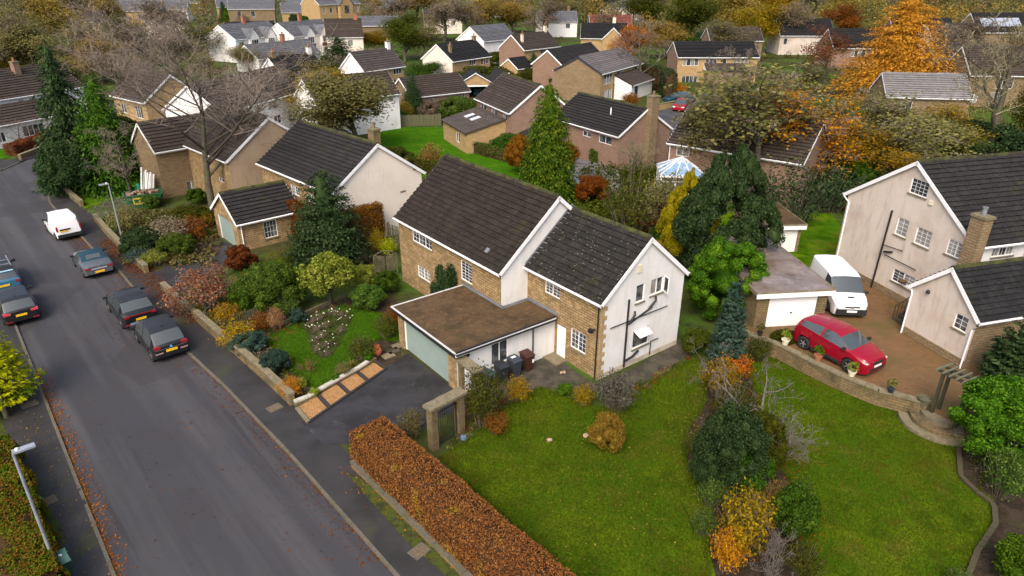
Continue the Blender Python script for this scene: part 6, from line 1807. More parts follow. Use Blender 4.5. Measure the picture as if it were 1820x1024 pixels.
# ------------------------------------------------------------------ trees of the town behind
FAR = [
 ('haze', 20, 150, 15, 120, 'brown', 'brown twiggy tree above the left edge house'), ('sparse1', 70, 150, 30, 110, 'olive', 'pale olive tree above the left edge roof'),
 ('sparse0', 30, 105, -15, 110, 'olive', 'olive tree at the top left corner'), ('full0', 105, 95, -20, 100, 'ochre', 'ochre tree at the top left'), ('haze', 135, 130, 25, 110, 'olive', 'grey twiggy tree behind the dark drooping conifer'),
 ('full1', 185, 145, 55, 120, 'ochre', 'gold brown tree behind the dark drooping conifer'), ('sparse2', 165, 120, 45, 80, 'rust', 'russet tree beside the gold brown one'), ('full0', 195, 60, -20, 80, 'ochre', 'golden tree by the ochre house at the top left'),
 ('sparse1', 235, 120, 20, 110, 'olivegreen', 'olive tree below the ochre house'), ('haze', 270, 140, 30, 130, 'brown', 'purplish twiggy tree behind the big bare tree'), ('haze', 320, 130, 40, 130, 'brown', 'brown twiggy tree left of the white semis'),
 ('sparse0', 360, 110, 25, 100, 'olivegreen', 'olive green tree left of the white semis'), ('sparse2', 395, 100, 30, 80, 'ochre', 'gold brown tree near the white semis'), ('haze', 215, 170, 80, 110, 'brown', 'brown twiggy tree above the ochre gable'),
 ('sparse2', 300, 185, 90, 120, 'brown', 'brown leaved tree behind the beige house'), ('sparse0', 380, 165, 85, 110, 'olive', 'olive tree in front of the white semis'), ('full1', 445, 130, 75, 80, 'olive', 'yellowish tree left of the black roofed stone house'),
 ('cone1', 400, 40, 0, 20, 'dark', 'slender dark cypress at the top left'), ('mass', 416, 45, 12, 34, 'bright', 'bright green round tree beside the cypress'), ('mass', 525, 45, 25, 22, 'dark', 'dark round tree by the modern flat roof'), ('mass', 543, 50, 28, 18, 'green', 'small green tree right of the dark round one'), ('mass', 508, 28, 12, 18, 'dark', 'dark green tree behind the modern flat roof'),
 ('bushycone', 603, 118, 62, 66, 'dark', 'dark evergreen in front of the red roofed house'), ('haze', 640, 160, 80, 110, 'brown', 'brown twiggy tree left of the grey roofed stone house'), ('full0', 665, 95, 50, 70, 'yellow', 'yellow tree behind the grey roofed stone house'),
 ('full1', 720, 110, 15, 100, 'olivegreen', 'tall olive tree behind the grey roofed stone house'), ('sparse0', 755, 110, 20, 80, 'olive', 'olive tree left of the white gable house'), ('haze', 690, 60, -10, 110, 'brown', 'brown twiggy tree right of the villa'), ('sparse2', 655, 45, -15, 70, 'ochre', 'gold brown tree beside the villa'),
 ('haze', 790, 75, -10, 110, 'brown', 'pale brown twiggy tree above the white gable house'), ('full0', 860, 62, -15, 80, 'ochre', 'rusty gold tree above the white slate roofed house'), ('full1', 915, 60, -8, 90, 'ochre', 'golden brown tree behind the rough stone gable'), ('haze', 830, 70, -5, 80, 'brown', 'grey twiggy tree left of the rusty gold one'),
 ('haze', 965, 70, -5, 90, 'brown', 'brown twiggy tree behind the rough gabled house'), ('sparse1', 1000, 55, -20, 80, 'olive', 'olive tree left of the far red roof'), ('sparse0', 1085, 80, 10, 80, 'brown', 'brown tree right of the blue spruce'), ('full1', 1120, 115, 35, 80, 'orange', 'orange leaved tree behind the grey roofed house'),
 ('bare1', 1140, 165, 20, 120, '', 'two stemmed bare tree right of the grey roofed house'), ('full0', 1180, 105, 30, 90, 'ochre', 'golden leaved tree left of the long stone house'), ('haze', 1060, 40, -25, 110, 'olive', 'olive twiggy tree at the top middle'), ('full1', 1150, 60, -20, 120, 'olivegreen', 'tall olive tree above the grey roofed house'),
 ('full1', 1230, 85, -25, 120, 'olivegreen', 'olive tree with dark trunk above the long stone house'), ('full0', 1300, 70, -25, 110, 'ochre', 'yellow brown tree above the low dark roof'), ('full1', 1370, 60, -25, 110, 'yellow', 'yellow tree at the top right of the middle'), ('haze', 1440, 45, -25, 110, 'brown', 'brown twiggy tree above the pink walled house'),
 ('sparse1', 1490, 75, 0, 80, 'rust', 'russet tree behind the pink walled house'), ('mass', 1255, 100, 55, 60, 'dark', 'dark evergreen left of the low dark roof'), ('mass', 1212, 105, 62, 60, 'green', 'dark green tree behind the long stone house'), ('sparse0', 1660, 40, -30, 100, 'olive', 'olive tree behind the orange larch'), ('full1', 1740, 25, -30, 70, 'green', 'green tree at the top right'), ('haze', 1790, 30, -35, 110, 'brown', 'brown tree at the top right corner'),
 ('haze', 1290, 120, 25, 110, 'olive', 'twiggy tree behind the right end of the long stone house'), ('full0', 1340, 95, 0, 100, 'yellow', 'yellow tree right of the low dark roof'), ('haze', 1410, 95, -5, 90, 'brown', 'brown twiggy tree between the low roof and the pink walled house'), ('sparse1', 1500, 55, -25, 90, 'ochre', 'gold brown tree above the rusty one'), ('haze', 1700, 130, 20, 110, 'brown', 'grey twigs in front of the big dark roof'), ('sparse2', 1800, 160, 20, 110, 'olive', 'olive tree at the right edge below the solar roof'), ('full1', 1040, 30, -30, 80, 'ochre', 'golden tree behind the far red roof'), ('haze', 880, 30, -30, 120, 'brown', 'tall twiggy tree above the rusty gold one'), ('full0', 740, 35, -30, 90, 'ochre', 'golden tree above the tall olive one'), ('sparse0', 60, 60, -30, 120, 'brown', 'brown tree in the upper left wood'), ('haze', 150, 60, -30, 120, 'olive', 'olive twiggy tree in the upper left wood'), ('haze', 300, 75, -10, 110, 'brown', 'brown twigs below the far terrace'), ('sparse1', 110, 180, 95, 90, 'olive', 'olive tree between the left edge house and the drooping conifer'),
 ('haze', 60, 205, 110, 90, 'olive', 'scrubby tree behind the left edge white house'), ('full0', 8, 150, 95, 60, 'yellow', 'yellow bush behind the left edge roof'), ('sparse2', 455, 60, 20, 70, 'brown', 'brown tree above the left white semis'), ('haze', 500, 130, 85, 60, 'brown', 'small twiggy tree in front of the slate outbuilding'),
 ('full1', 745, 160, 105, 90, 'green', 'green garden tree left of the white gable house'), ('mass', 885, 118, 92, 60, 'olivegreen', 'bushes beside the open stone garage'),
]
for a in FAR:
    plant(a[0], a[1], a[2], a[3], a[4], a[5], a[6], T_)
# the wood beyond: trees that read as one mass
def far_wood(name, label, n, xr, yr, m, seed):
    rg = np.random.default_rng(seed)
    Vs, Fs, off = [], [], 0
    for i in range(n):
        x, y = rg.uniform(*xr), rg.uniform(*yr)
        if abs(x) > y * 0.85 + 30:
            x *= 0.6
        w_ = Vector((x, y, 0))
        if any(b[0] - 6 < (q.Mi @ w_).x < b[1] + 6 and b[2] - 9 < (q.Mi @ w_).y < b[3] + 5 for q in ALLH for b in (q.b,)):
            continue
        h, r = rg.uniform(8, 14), rg.uniform(3, 5)
        k = 240
        d = sph(k, rg)
        C = d * np.array([r, r, h * 0.42]) * rg.uniform(0.55, 1.0, (k, 1)) + np.array([x, y, G + h * 0.55])
        V, Fq = leaves(C, d, 0.7, 0.8, rg, 0.9)
        Vs.append(V)
        Fs.append(Fq + off)
        off += len(V)
        C = np.array([[x, y, 0], [x + 0.4, y, 0], [x + 0.4, y, h * 0.6], [x, y, h * 0.6]])
        Vs.append(C)
        Fs.append(np.arange(4).reshape(1, 4) + off)
        off += 4
    me = npmesh(name, np.concatenate(Vs), np.concatenate(Fs), LM[m])
    tag(link(bpy.data.objects.new(name, me)), label, 'wood', kind='stuff')
far_wood('far_wood', 'brown far-off wood along the top of the picture', 260, (-420, 420), (300, 620), 'brown', 1)
far_wood('far_wood', 'olive far-off wood along the top of the picture', 220, (-420, 420), (280, 620), 'olive', 2)
far_wood('far_wood', 'golden far-off wood along the top of the picture', 150, (-420, 420), (290, 620), 'ochre', 3)
far_wood('far_wood', 'olive wood behind the far houses on the right', 90, (30, 330), (205, 320), 'olive', 5)
far_wood('far_wood', 'golden wood behind the far houses on the right', 50, (30, 330), (205, 320), 'ochre', 6)
far_wood('far_wood', 'brown wood at the upper left', 70, (-300, -95), (190, 300), 'brown', 7)
far_wood('far_wood', 'russet far-off wood along the top of the picture', 110, (-420, 420), (290, 620), 'brown', 4)
# undergrowth that covers the back gardens
def undergrowth(name, label, n, region, m, seed, hmax=1.3, avoid=()):
    rg = np.random.default_rng(seed)
    Vs, Fs, off = [], [], 0
    c = 0
    while c < n:
        x, y = rg.uniform(region[0], region[1]), rg.uniform(region[2], region[3])
        p = px(x, y)
        w = Vector((p.x, p.y, 0))
        if any((mi @ w).x > b[0] and (mi @ w).x < b[1] and (mi @ w).y > b[2] and (mi @ w).y < b[3] for mi, b in avoid):
            c += 1
            continue
        r = rg.uniform(0.5, 1.1)
        k = 60
        d = sph(k, rg)
        d[:, 2] = np.abs(d[:, 2])
        h = rg.uniform(0.5, 1.0) * hmax
        C = d * np.array([r, r, h]) * rg.uniform(0.6, 1.0, (k, 1)) + np.array([p.x, p.y, G])
        V, Fq = leaves(C, d, 0.26, 0.7, rg, 0.6)
        Vs.append(V)
        Fs.append(Fq + off)
        off += len(V)
        c += 1
    me = npmesh(name, np.concatenate(Vs), np.concatenate(Fs), LM[m])
    tag(link(bpy.data.objects.new(name, me)), label, 'undergrowth', kind='stuff')
undergrowth('undergrowth', 'low green undergrowth in the gardens behind', 260, (1030, 1200, 300, 430), 'olivegreen', 21)
undergrowth('undergrowth', 'brown undergrowth under the trees on the right', 420, (1240, 1800, 190, 330), 'olive', 22, 2.0)
undergrowth('undergrowth', 'dark undergrowth under the trees on the right', 300, (1300, 1510, 240, 380), 'dark', 23, 1.8)
undergrowth('undergrowth', 'scrub under the trees on the left', 300, (130, 300, 240, 330), 'olivegreen', 24, 1.6)
undergrowth('undergrowth', 'mixed low planting on the bank by the street', 90, (215, 380, 380, 470), 'olive', 25, 0.6)
undergrowth('undergrowth', 'scrub in the town gardens', 420, (420, 1350, 60, 200), 'mid', 26, 1.2, [(h.Mi, h.b) for h in ALLH])
undergrowth('undergrowth', 'scrub between the far houses on the right', 500, (1180, 1820, 5, 130), 'olivegreen', 28, 2.0, [(h.Mi, h.b) for h in ALLH])
undergrowth('undergrowth', 'scrub between the far houses in the middle', 420, (560, 1250, 5, 80), 'olivegreen', 29, 2.0, [(h.Mi, h.b) for h in ALLH])
undergrowth('undergrowth', 'brown scrub among the far left trees', 300, (0, 420, 60, 190), 'brown', 27, 2.2, [(h.Mi, h.b) for h in ALLH])
# fallen leaves
def along(P, w0, w1, bias=2.0):
    P = [Vector((p.x, p.y, 0)) for p in P]
    L = [(b - a).length for a, b in zip(P, P[1:])]
    def f(rg):
        t = rg.random() * sum(L)
        for a, b, l in zip(P, P[1:], L):
            if t <= l:
                d = (b - a).normalized()
                n = Vector((-d.y, d.x, 0))
                q = a + d * (t + rg.normal(0, 0.3)) + n * (w0 + (w1 - w0) * rg.random() ** bias)
                if bias == 1:
                    q = q + n * rg.normal(0, 0.3)
                return (q.x, q.y)
            t -= l
        return (P[-1].x, P[-1].y)
    return f
def within(*pts, jit=0.0):
    pp = [px(*p) for p in pts]
    def f(rg):
        a, b = rg.random(), rg.random()
        q = (pp[0] * (1 - a) + pp[1] * a) * (1 - b) + (pp[3] * (1 - a) + pp[2] * a) * b
        return (q.x + rg.normal(0, jit), q.y + rg.normal(0, jit))
    return f
lo, lr_, ly = LM['orange'], LM['rust'], LM['ochre']
litter('fallen_leaves', 'orange leaves in the gutter by the east kerb', along(KR[1:10], 0.06, 0.9, 3), 1500, lr_, z=0.006, seed=31)
litter('fallen_leaves', 'orange leaves in the gutter by the west kerb', along(KL[1:4], -0.06, -0.7, 3), 1300, lo, z=0.006, seed=32)
litter('fallen_leaves', 'leaves scattered over the road', within((100, 500), (330, 520), (680, 1000), (210, 1010)), 420, lr_, z=0.004, seed=33)
litter('fallen_leaves', 'copper leaf drift along the wall by the grey twigged shrub', along([px(262, 492), px(300, 530), px(352, 572)], -0.6, 0.5, 1), 2200, lr_, (0.05, 0.11), seed=34)
litter('fallen_leaves', 'rusty leaf drift below the street wall', along([px(190, 425), px(215, 455), px(255, 490)], -0.5, 0.9, 1), 2600, lr_, (0.06, 0.13), seed=35)
litter('fallen_leaves', 'leaf patch at the kerb between the parked cars', within((208, 512), (232, 510), (255, 535), (228, 540), jit=0.35), 520, lr_, (0.06, 0.12), z=0.006, seed=36)
litter('fallen_leaves', 'leaves along the road edge ahead of the convertible', along(KR[6:10], 0.0, 0.5, 1), 900, lr_, (0.06, 0.12), z=0.006, seed=37)
litter('fallen_leaves', 'leaves scattered over the side lawn', within((860, 790), (1230, 680), (1240, 1000), (1010, 1000)), 420, ly, (0.05, 0.1), z=G + 0.055, seed=38)
litter('fallen_leaves', 'leaves scattered over the neighbour lawn', within((1370, 690), (1640, 750), (1700, 960), (1450, 980)), 520, lr_, (0.04, 0.085), z=G + 0.045, seed=39)
litter('fallen_leaves', 'leaves scattered over the west pavement', along(KL[1:4], 0.2, 1.8, 1), 420, ly, (0.05, 0.1), seed=40)
litter('fallen_leaves', 'leaves under the maroon maple', within((410, 470), (520, 440), (540, 470), (440, 500)), 900, lr_, (0.06, 0.12), z=G + 0.055, seed=41)
litter('fallen_leaves', 'yellow leaves on the grass behind the garages', within((1405, 400), (1480, 370), (1500, 460), (1420, 460)), 700, ly, (0.06, 0.14), z=G + 0.035, seed=42)
litter('fallen_leaves', 'leaf drift along the side lawn by the border', along([px(1235, 650), px(1245, 720), px(1212, 780), px(1225, 840), px(1262, 910), px(1262, 1000)], -0.5, 0.4, 1), 900, ly, (0.04, 0.09), z=G + 0.055, seed=46)
litter('fallen_leaves', 'leaf drift along the neighbour lawn by the border', along([px(1370, 760), px(1400, 840), px(1450, 910), px(1440, 1000)], -0.6, 0.3, 1), 900, lr_, (0.04, 0.09), z=G + 0.045, seed=47)
litter('fallen_leaves', 'leaves in the long border', within((1260, 660), (1330, 650), (1430, 1000), (1270, 1000)), 1500, lr_, (0.05, 0.1), z=G + 0.016, seed=43)
litter('fallen_leaves', 'leaves along the foot of the copper hedge', along([px(612, 835), px(830, 1010)], -0.2, 0.9, 1), 500, lo, (0.05, 0.1), z=G + 0.014, seed=44)
litter('fallen_leaves', 'leaf litter in the gardens by the drive on the left', within((210, 385), (330, 375), (400, 440), (270, 480)), 1600, lr_, (0.06, 0.13), seed=45)
# short grass blades on the near lawns: nobody could count them
def blades(name, label, n, poly, z, m, seed):
    rg = np.random.default_rng(seed)
    P = [tuple(q) for q in P2(*poly)]
    lo_, hi_ = np.min(P, 0), np.max(P, 0)
    C = np.zeros((0, 2))
    PA = np.array(P)
    while len(C) < n:
        q = rg.uniform(lo_, hi_, (n, 2))
        ins = np.zeros(n, bool)
        for a_, b_ in zip(PA, np.roll(PA, -1, 0)):
            cr_ = ((a_[1] > q[:, 1]) != (b_[1] > q[:, 1])) & (q[:, 0] < (b_[0] - a_[0]) * (q[:, 1] - a_[1]) / (b_[1] - a_[1] + 1e-12) + a_[0])
            ins ^= cr_
        C = np.concatenate([C, q[ins]])
    C = C[:n]
    k = len(C)
    C = np.concatenate([C, np.full((k, 1), z)], 1)
    a = rg.uniform(0, 2 * PI, k)
    w = rg.uniform(0.01, 0.022, k)
    h = rg.uniform(0.02, 0.06, k)
    d = np.stack([np.cos(a), np.sin(a), np.zeros(k)], 1)
    t = rg.normal(0, 0.03, (k, 3))
    t[:, 2] = h
    V = np.stack([C - d * w[:, None], C + d * w[:, None], C + t + d * w[:, None] * 0.3, C + t - d * w[:, None] * 0.3], 1).reshape(-1, 3)
    me = npmesh(name, V, np.arange(4 * k).reshape(k, 4), m)
    tag(link(bpy.data.objects.new(name, me)), label, 'grass', kind='stuff')
LAWN_S = ((784, 815), (862, 765), (905, 722), (960, 690), (985, 700), (1030, 718), (1080, 728), (1105, 716), (1180, 668), (1235, 640), (1258, 660), (1250, 720), (1215, 770), (1220, 830), (1262, 900), (1255, 960), (1262, 1040), (1010, 1040), (1000, 1010))
LAWN_N = ((1330, 640), (1400, 640), (1470, 668), (1560, 718), (1640, 735), (1680, 758), (1700, 790), (1702, 850), (1760, 890), (1765, 930), (1720, 1000), (1700, 1040), (1430, 1040), (1420, 980), (1440, 900), (1380, 820), (1350, 740))
LAWN_F = ((470, 606), (545, 565), (610, 545), (680, 560), (712, 590), (705, 608), (676, 602), (650, 614), (634, 640), (618, 660), (590, 676), (566, 697), (540, 676), (515, 655), (490, 628))
gm1 = leafmat('grass_blades', (0.03, 0.06, 0.002), (0.06, 0.095, 0.003), (0.11, 0.13, 0.008), (0.1, 0.1, 0.008), 0.2, 0.4)
gm2 = leafmat('grass_blades_bright', (0.028, 0.08, 0.002), (0.045, 0.12, 0.004), (0.08, 0.16, 0.008), None, 0.2, 0.5)
blades('grass_blades', 'short grass of the side lawn', 120000, LAWN_S, G + 0.05, gm1, 61)
blades('grass_blades', 'short grass of the neighbour lawn', 90000, LAWN_N, G + 0.04, gm1, 62)
blades('grass_blades', 'short grass of the front lawn', 36000, LAWN_F, G + 0.06, gm2, 63)

# low mixed planting that covers the beds
def groundcover(name, label, n, quad, mats, seed, h=0.32, z=G + 0.012):
    rg = np.random.default_rng(seed)
    f = within(*quad)
    Vs, Fs, mi, off = [], [], [], 0
    for c in range(n):
        x, y = f(rg)
        k = int(rg.integers(30, 70))
        d = sph(k, rg)
        d[:, 2] = np.abs(d[:, 2])
        r, hh = rg.uniform(0.12, 0.36), h * rg.uniform(0.4, 1.2)
        C = d * np.array([r, r, hh]) * rg.uniform(0.4, 1.0, (k, 1)) + np.array([x, y, z])
        V, Fq = leaves(C, d + np.array([0, 0, 0.4]), rg.uniform(0.05, 0.1), 0.5, rg, 0.7)
        Vs.append(V)
        Fs.append(Fq + off)
        mi += [int(rg.integers(0, len(mats)))] * k
        off += len(V)
    me = npmesh(name, np.concatenate(Vs), np.concatenate(Fs), [LM[q] for q in mats], mi)
    tag(link(bpy.data.objects.new(name, me)), label, 'ground cover', kind='stuff')
GC = ['mid', 'olivegreen', 'brown', 'green', 'lime', 'rust', 'dry']
groundcover('ground_cover', 'low mixed planting in the bed behind the street wall', 130, ((395, 590), (470, 570), (560, 690), (522, 712)), GC, 71)
groundcover('ground_cover', 'low mixed planting along the lawn in front of the picket fence', 80, ((470, 580), (690, 505), (700, 530), (500, 600)), GC, 72)
groundcover('ground_cover', 'low mixed planting beside the pale edging', 60, ((572, 690), (612, 652), (672, 606), (676, 634)), GC, 73)
groundcover('ground_cover', 'low mixed planting in the long border', 190, ((1262, 655), (1335, 645), (1430, 1000), (1275, 1010)), GC, 74)
groundcover('ground_cover', 'low planting in the gate border', 110, ((790, 805), (850, 690), (905, 715), (862, 762)), GC, 75)
groundcover('ground_cover', 'low planting in the right hand bed', 60, ((1720, 800), (1830, 790), (1830, 880), (1740, 875)), ['olivegreen', 'brown', 'mid'], 76)
groundcover('ground_cover', 'low planting along the gable path', 60, ((1070, 715), (1190, 655), (1235, 632), (1100, 725)), GC, 77)
groundcover('ground_cover', 'low planting on the bank by the dark drive', 200, ((200, 400), (370, 370), (385, 425), (270, 478)), GC, 78, 0.5)
groundcover('ground_cover', 'low planting under the grey twigged shrub', 120, ((300, 515), (430, 470), (480, 530), (360, 575)), GC, 79, 0.4)
groundcover('ground_cover', 'plants behind the broad rhododendron', 140, ((520, 455), (650, 430), (700, 480), (560, 510)), GC, 80, 0.45)

# longer grass left standing along the lawn edges
def edge_grass(name, label, n, poly, z, m, seed):
    rg = np.random.default_rng(seed)
    P = np.array([tuple(q) for q in P2(*poly)])
    D = np.roll(P, -1, 0) - P
    L = np.hypot(D[:, 0], D[:, 1])
    i = rg.choice(len(P), n, p=L / L.sum())
    C = P[i] + D[i] * rg.random((n, 1)) + rg.normal(0, 0.07, (n, 2))
    C = np.concatenate([C, np.full((n, 1), z)], 1)
    a = rg.uniform(0, 2 * PI, n)
    d = np.stack([np.cos(a), np.sin(a), np.zeros(n)], 1) * rg.uniform(0.008, 0.018, (n, 1))
    t = rg.normal(0, 0.05, (n, 3))
    t[:, 2] = rg.uniform(0.04, 0.13, n)
    V = np.stack([C - d, C + d, C + t + d * 0.2, C + t - d * 0.2], 1).reshape(-1, 3)
    tag(link(bpy.data.objects.new(name, npmesh(name, V, np.arange(4 * n).reshape(n, 4), m))), label, 'grass', kind='stuff')
edge_grass('edge_grass', 'longer grass along the side lawn edge', 14000, LAWN_S, G + 0.02, gm1, 91)
edge_grass('edge_grass', 'longer grass along the neighbour lawn edge', 12000, LAWN_N, G + 0.02, gm1, 92)
edge_grass('edge_grass', 'longer grass along the front lawn edge', 7000, LAWN_F, G + 0.03, gm2, 93)
# ------------------------------------------------------------------ vehicles
def paint(name, c, rough=0.25):
    return mat(name, c, rough, 0.35, coat=0.25, layers=[('n', tuple(0.85 * x for x in c), 0.8, 0.4, 0.7, 0.5)])
tyrem = mat('tyre', (0.018, 0.018, 0.018), 0.8, 0.3)
rimm = mat('alloy', (0.45, 0.46, 0.48), 0.3, 0.5, metal=0.7)
autoglass = mat('car_glass', (0.045, 0.055, 0.058), 0.04, 1.0)
paleglass = mat('rear_glass', (0.06, 0.07, 0.074), 0.08, 0.5)
taillamp = mat('tail_lamp', (0.25, 0.015, 0.02), 0.2, 0.5)
headlamp = mat('head_lamp', (0.6, 0.62, 0.65), 0.1, 0.6)
plate_y = mat('yellow_plate', (0.7, 0.42, 0.02), 0.5, 0.3)
plate_w = mat('white_plate', (0.7, 0.7, 0.68), 0.5, 0.3)
chrome = mat('chrome', (0.6, 0.62, 0.65), 0.15, 0.5, metal=0.9)
trimm = mat('dark_trim', (0.02, 0.02, 0.022), 0.6, 0.3)
def wheel_mesh(r, w):
    t = MB().lathe([(r * 0.6, -w / 2), (r * 0.93, -w / 2), (r, -w * 0.3), (r, w * 0.3), (r * 0.93, w / 2), (r * 0.62, w / 2), (r * 0.58, w * 0.2)], 20)
    k = MB()
    k.lathe([(r * 0.6, w * 0.1), (r * 0.61, w * 0.47), (r * 0.54, w * 0.47), (r * 0.53, w * 0.2), (0.01, w * 0.2)], 20)
    for i in range(5):
        a = 2 * PI * i / 5
        c, s = math.cos(a), math.sin(a)
        k.obox((c * r * 0.3, s * r * 0.3, w * 0.36), (c * r * 0.27, s * r * 0.27, 0), (-s * r * 0.075, c * r * 0.075, 0), (0, 0, w * 0.06), 1)
    k.lathe([(r * 0.14, w * 0.2), (r * 0.14, w * 0.46), (0.01, w * 0.47)], 10, 1)
    return t.mesh('tyre', tyrem, True), k.mesh('rim', [tyrem, rimm])
def interp(pts, x):
    for (a, za), (b, zb) in zip(pts, pts[1:]):
        if a <= x <= b:
            return za + (zb - za) * (x - a) / max(1e-9, b - a)
    return pts[0][1] if x < pts[0][0] else pts[-1][1]
def car(name, label, cat, rear, az, L, W, Hh, top, belt, rw, ws, side, wheels, wr, pm, roofm_=None, rearglass=None, z=0.0, scale=1.0, roofw=0.74, sill=None, extra=None, pillars=(), from_front=False, plates=True, nogl=False, low=0.2, group=None):
    """x runs from the tail (0) to the nose (L); top and belt are side profiles"""
    h = math.radians(90 - az)
    d = Vector((math.cos(h), math.sin(h), 0))
    loc = Vector((rear[0], rear[1], z)) - (d * L * scale if from_front else Vector((0, 0, 0)))
    e = empty(name, loc, h)
    e.scale = (scale,) * 3
    tag(e, label, cat, group)
    xs = sorted(set([round(L * i / 44, 3) for i in range(45)] + [p[0] for p in top] + [p[0] for p in belt] + list(rw) + list(ws) + list(side) + [q for p in pillars for q in p] + [w + s * wr * k for w in wheels for s in (-1, 1) for k in (0.45, 0.8, 1.0, 1.17)]))
    xs = [x for i, x in enumerate(xs) if 0 <= x <= L and (i == 0 or x - xs[i - 1] > 0.004)]
    rings = []
    for x in xs:
        e0, e1 = x, L - x
        wf = min(interp([(0, 0.84), (0.06, 0.9), (0.2, 0.965), (0.5, 1.0), (9, 1.0)], e0), interp([(0, 0.74), (0.08, 0.83), (0.25, 0.92), (0.6, 0.985), (0.9, 1.0), (9, 1.0)], e1))
        w = W / 2 * wf
        zt, zs = interp(top, x), interp(belt, x)
        zs = min(zs, zt - 0.02)
        zb = low + max(0, 0.16 - e0 * 0.5) + max(0, 0.1 - e1 * 0.4)
        arch = False
        for wx in wheels:
            if abs(x - wx) < wr * 1.17:
                zb = max(zb, wr + math.sqrt(max(0, (wr * 1.17) ** 2 - (x - wx) ** 2)))
                arch = True
        zm = max((zb + zs) * 0.5 if not arch else zb + 0.02, min(0.62 * zs, zs - 0.05))
        zm = min(zm, zs - 0.02)
        zb = min(zb, zm - 0.01)
        rise = max(0.0, min(1.0, (zt - zs) / max(0.05, Hh - zs)))
        wt = w * (0.9 + (roofw / 1.0 - 0.9) * rise)
        rings.append([(0.0, zb), (w * 0.95, zb), (w, zm), (w * 0.985, zs), (wt, zt - 0.035), (wt * 0.86, zt), (0.0, zt + 0.025 * (0.3 + rise))])
    body, glp = MB(), {'windscreen': MB(), 'rear_window': MB(), 'side_window': MB(), 'roof_panel': MB()}
    for i in range(len(xs) - 1):
        xm = (xs[i] + xs[i + 1]) / 2
        for sg in (1, -1):
            for k in range(1, 6):
                a, b = rings[i], rings[i + 1]
                q = [(xs[i], sg * a[k][0], a[k][1]), (xs[i + 1], sg * b[k][0], b[k][1]), (xs[i + 1], sg * b[k + 1][0], b[k + 1][1]), (xs[i], sg * a[k + 1][0], a[k + 1][1])]
                if sg > 0:
                    q.reverse()
                tgt = body
                if not nogl:
                    if k == 3 and side[0] < xm < side[1] and not any(p[0] < xm < p[1] for p in pillars):
                        tgt = glp['side_window']
                    elif k >= 4 and ws[0] < xm < ws[1]:
                        tgt = glp['windscreen']
                    elif k >= 4 and rw[0] < xm < rw[1]:
                        tgt = glp['rear_window']
                    elif k >= 4 and roofm_ and rw[1] < xm < ws[0]:
                        tgt = glp['roof_panel']
                tgt.poly(q, 0)
    for i, rev in ((0, False), (len(xs) - 1, True)):
        r = rings[i]
        q = [(xs[i], y, z_) for y, z_ in r[1:]] + [(xs[i], -y, z_) for y, z_ in reversed(r[1:-1])]
        body.poly(q if rev else q[::-1])
    bo = body.build('body', pm, e)
    import bmesh
    for o in [bo] + [g.build(k, {'windscreen': autoglass, 'rear_window': rearglass or autoglass, 'side_window': autoglass, 'roof_panel': roofm_ or pm}[k], e) for k, g in glp.items() if g.v]:
        bm = bmesh.new()
        bm.from_mesh(o.data)
        bmesh.ops.remove_doubles(bm, verts=bm.verts, dist=0.002)
        bmesh.ops.recalc_face_normals(bm, faces=bm.faces)
        bm.to_mesh(o.data)
        bm.free()
        sm_angle(o, 28)
    MB().box(0.3, L - 0.3, -W * 0.4, W * 0.4, low + 0.02, low + 0.25).build('underbody', trimm, e)
    tm, km = wheel_mesh(wr, 0.22)
    for wx in wheels:
        for sg in (1, -1):
            t = link(bpy.data.objects.new('wheel', tm), e)
            t.location = (wx, sg * (W / 2 - 0.1), wr)
            t.rotation_euler = (-sg * PI / 2, 0, 0)
            link(bpy.data.objects.new('rim', km), t)
        MB().box(wx - wr * 1.1, wx + wr * 1.1, -W / 2 + 0.22, W / 2 - 0.22, low, wr * 2.1).build('wheel_well', trimm, e)
    for sx in [p[0] for p in pillars] + [ws[1] - 0.12]:
        zq = interp(belt, sx)
        for sg in (1, -1):
            MB().obox((sx, sg * (W / 2 - 0.006), zq * 0.72), (0.008, 0, 0), (0, 0.012, 0), (0, 0, zq * 0.26)).build('door_seam', trimm, e)
    zs = interp(belt, ws[1] - 0.1)
    for sg in (1, -1):
        MB().obox((ws[1] - 0.25, sg * (W / 2 + 0.08), zs + 0.1), (0.06, 0, 0), (0, 0.11, 0), (0, 0, 0.07)).build('mirror', trimm if not extra or 'mirror' not in extra else extra['mirror'], e)
        MB().box(ws[0] - 0.45, ws[0] - 0.25, sg * (W / 2) - 0.012, sg * (W / 2) + 0.012, interp(belt, ws[0]) - 0.12, interp(belt, ws[0]) - 0.09).build('door_handle', trimm, e)
    return e
def bx_part(e, name, m, *boxes):
    mb = MB()
    for b in boxes:
        mb.box(*b)
    return mb.build(name, m, e)
def both(y0, y1):
    return ((y0, y1), (-y1, -y0))
RD = -41.7
blackp = paint('black_paint', (0.012, 0.013, 0.015))
hatch_top = [(0, 0.92), (0.1, 0.98), (0.62, 1.5), (1.1, 1.57), (2.1, 1.58), (2.55, 1.5), (3.25, 1.02), (3.8, 0.82), (4.0, 0.62)]
c1 = car('hatchback', 'boxy black electric hatchback, rearmost of the cars by the east kerb', 'car', (-18.98, 33.06), RD, 4.0, 1.78, 1.58, hatch_top, [(0, 0.84), (1.5, 0.86), (1.9, 0.95), (3.3, 0.95), (4, 0.6)], (0.14, 0.6), (2.55, 3.25), (0.5, 3.0), (0.62, 3.2), 0.34, blackp, mat('grey_gloss', (0.02, 0.02, 0.022), 0.3, 0.3), paleglass, scale=1.1, pillars=((1.72, 1.82),))
for y0, y1 in both(0.5, 0.8):
    bx_part(c1, 'taillight', taillamp, (-0.015, 0.1, y0, y1, 0.84, 0.98))
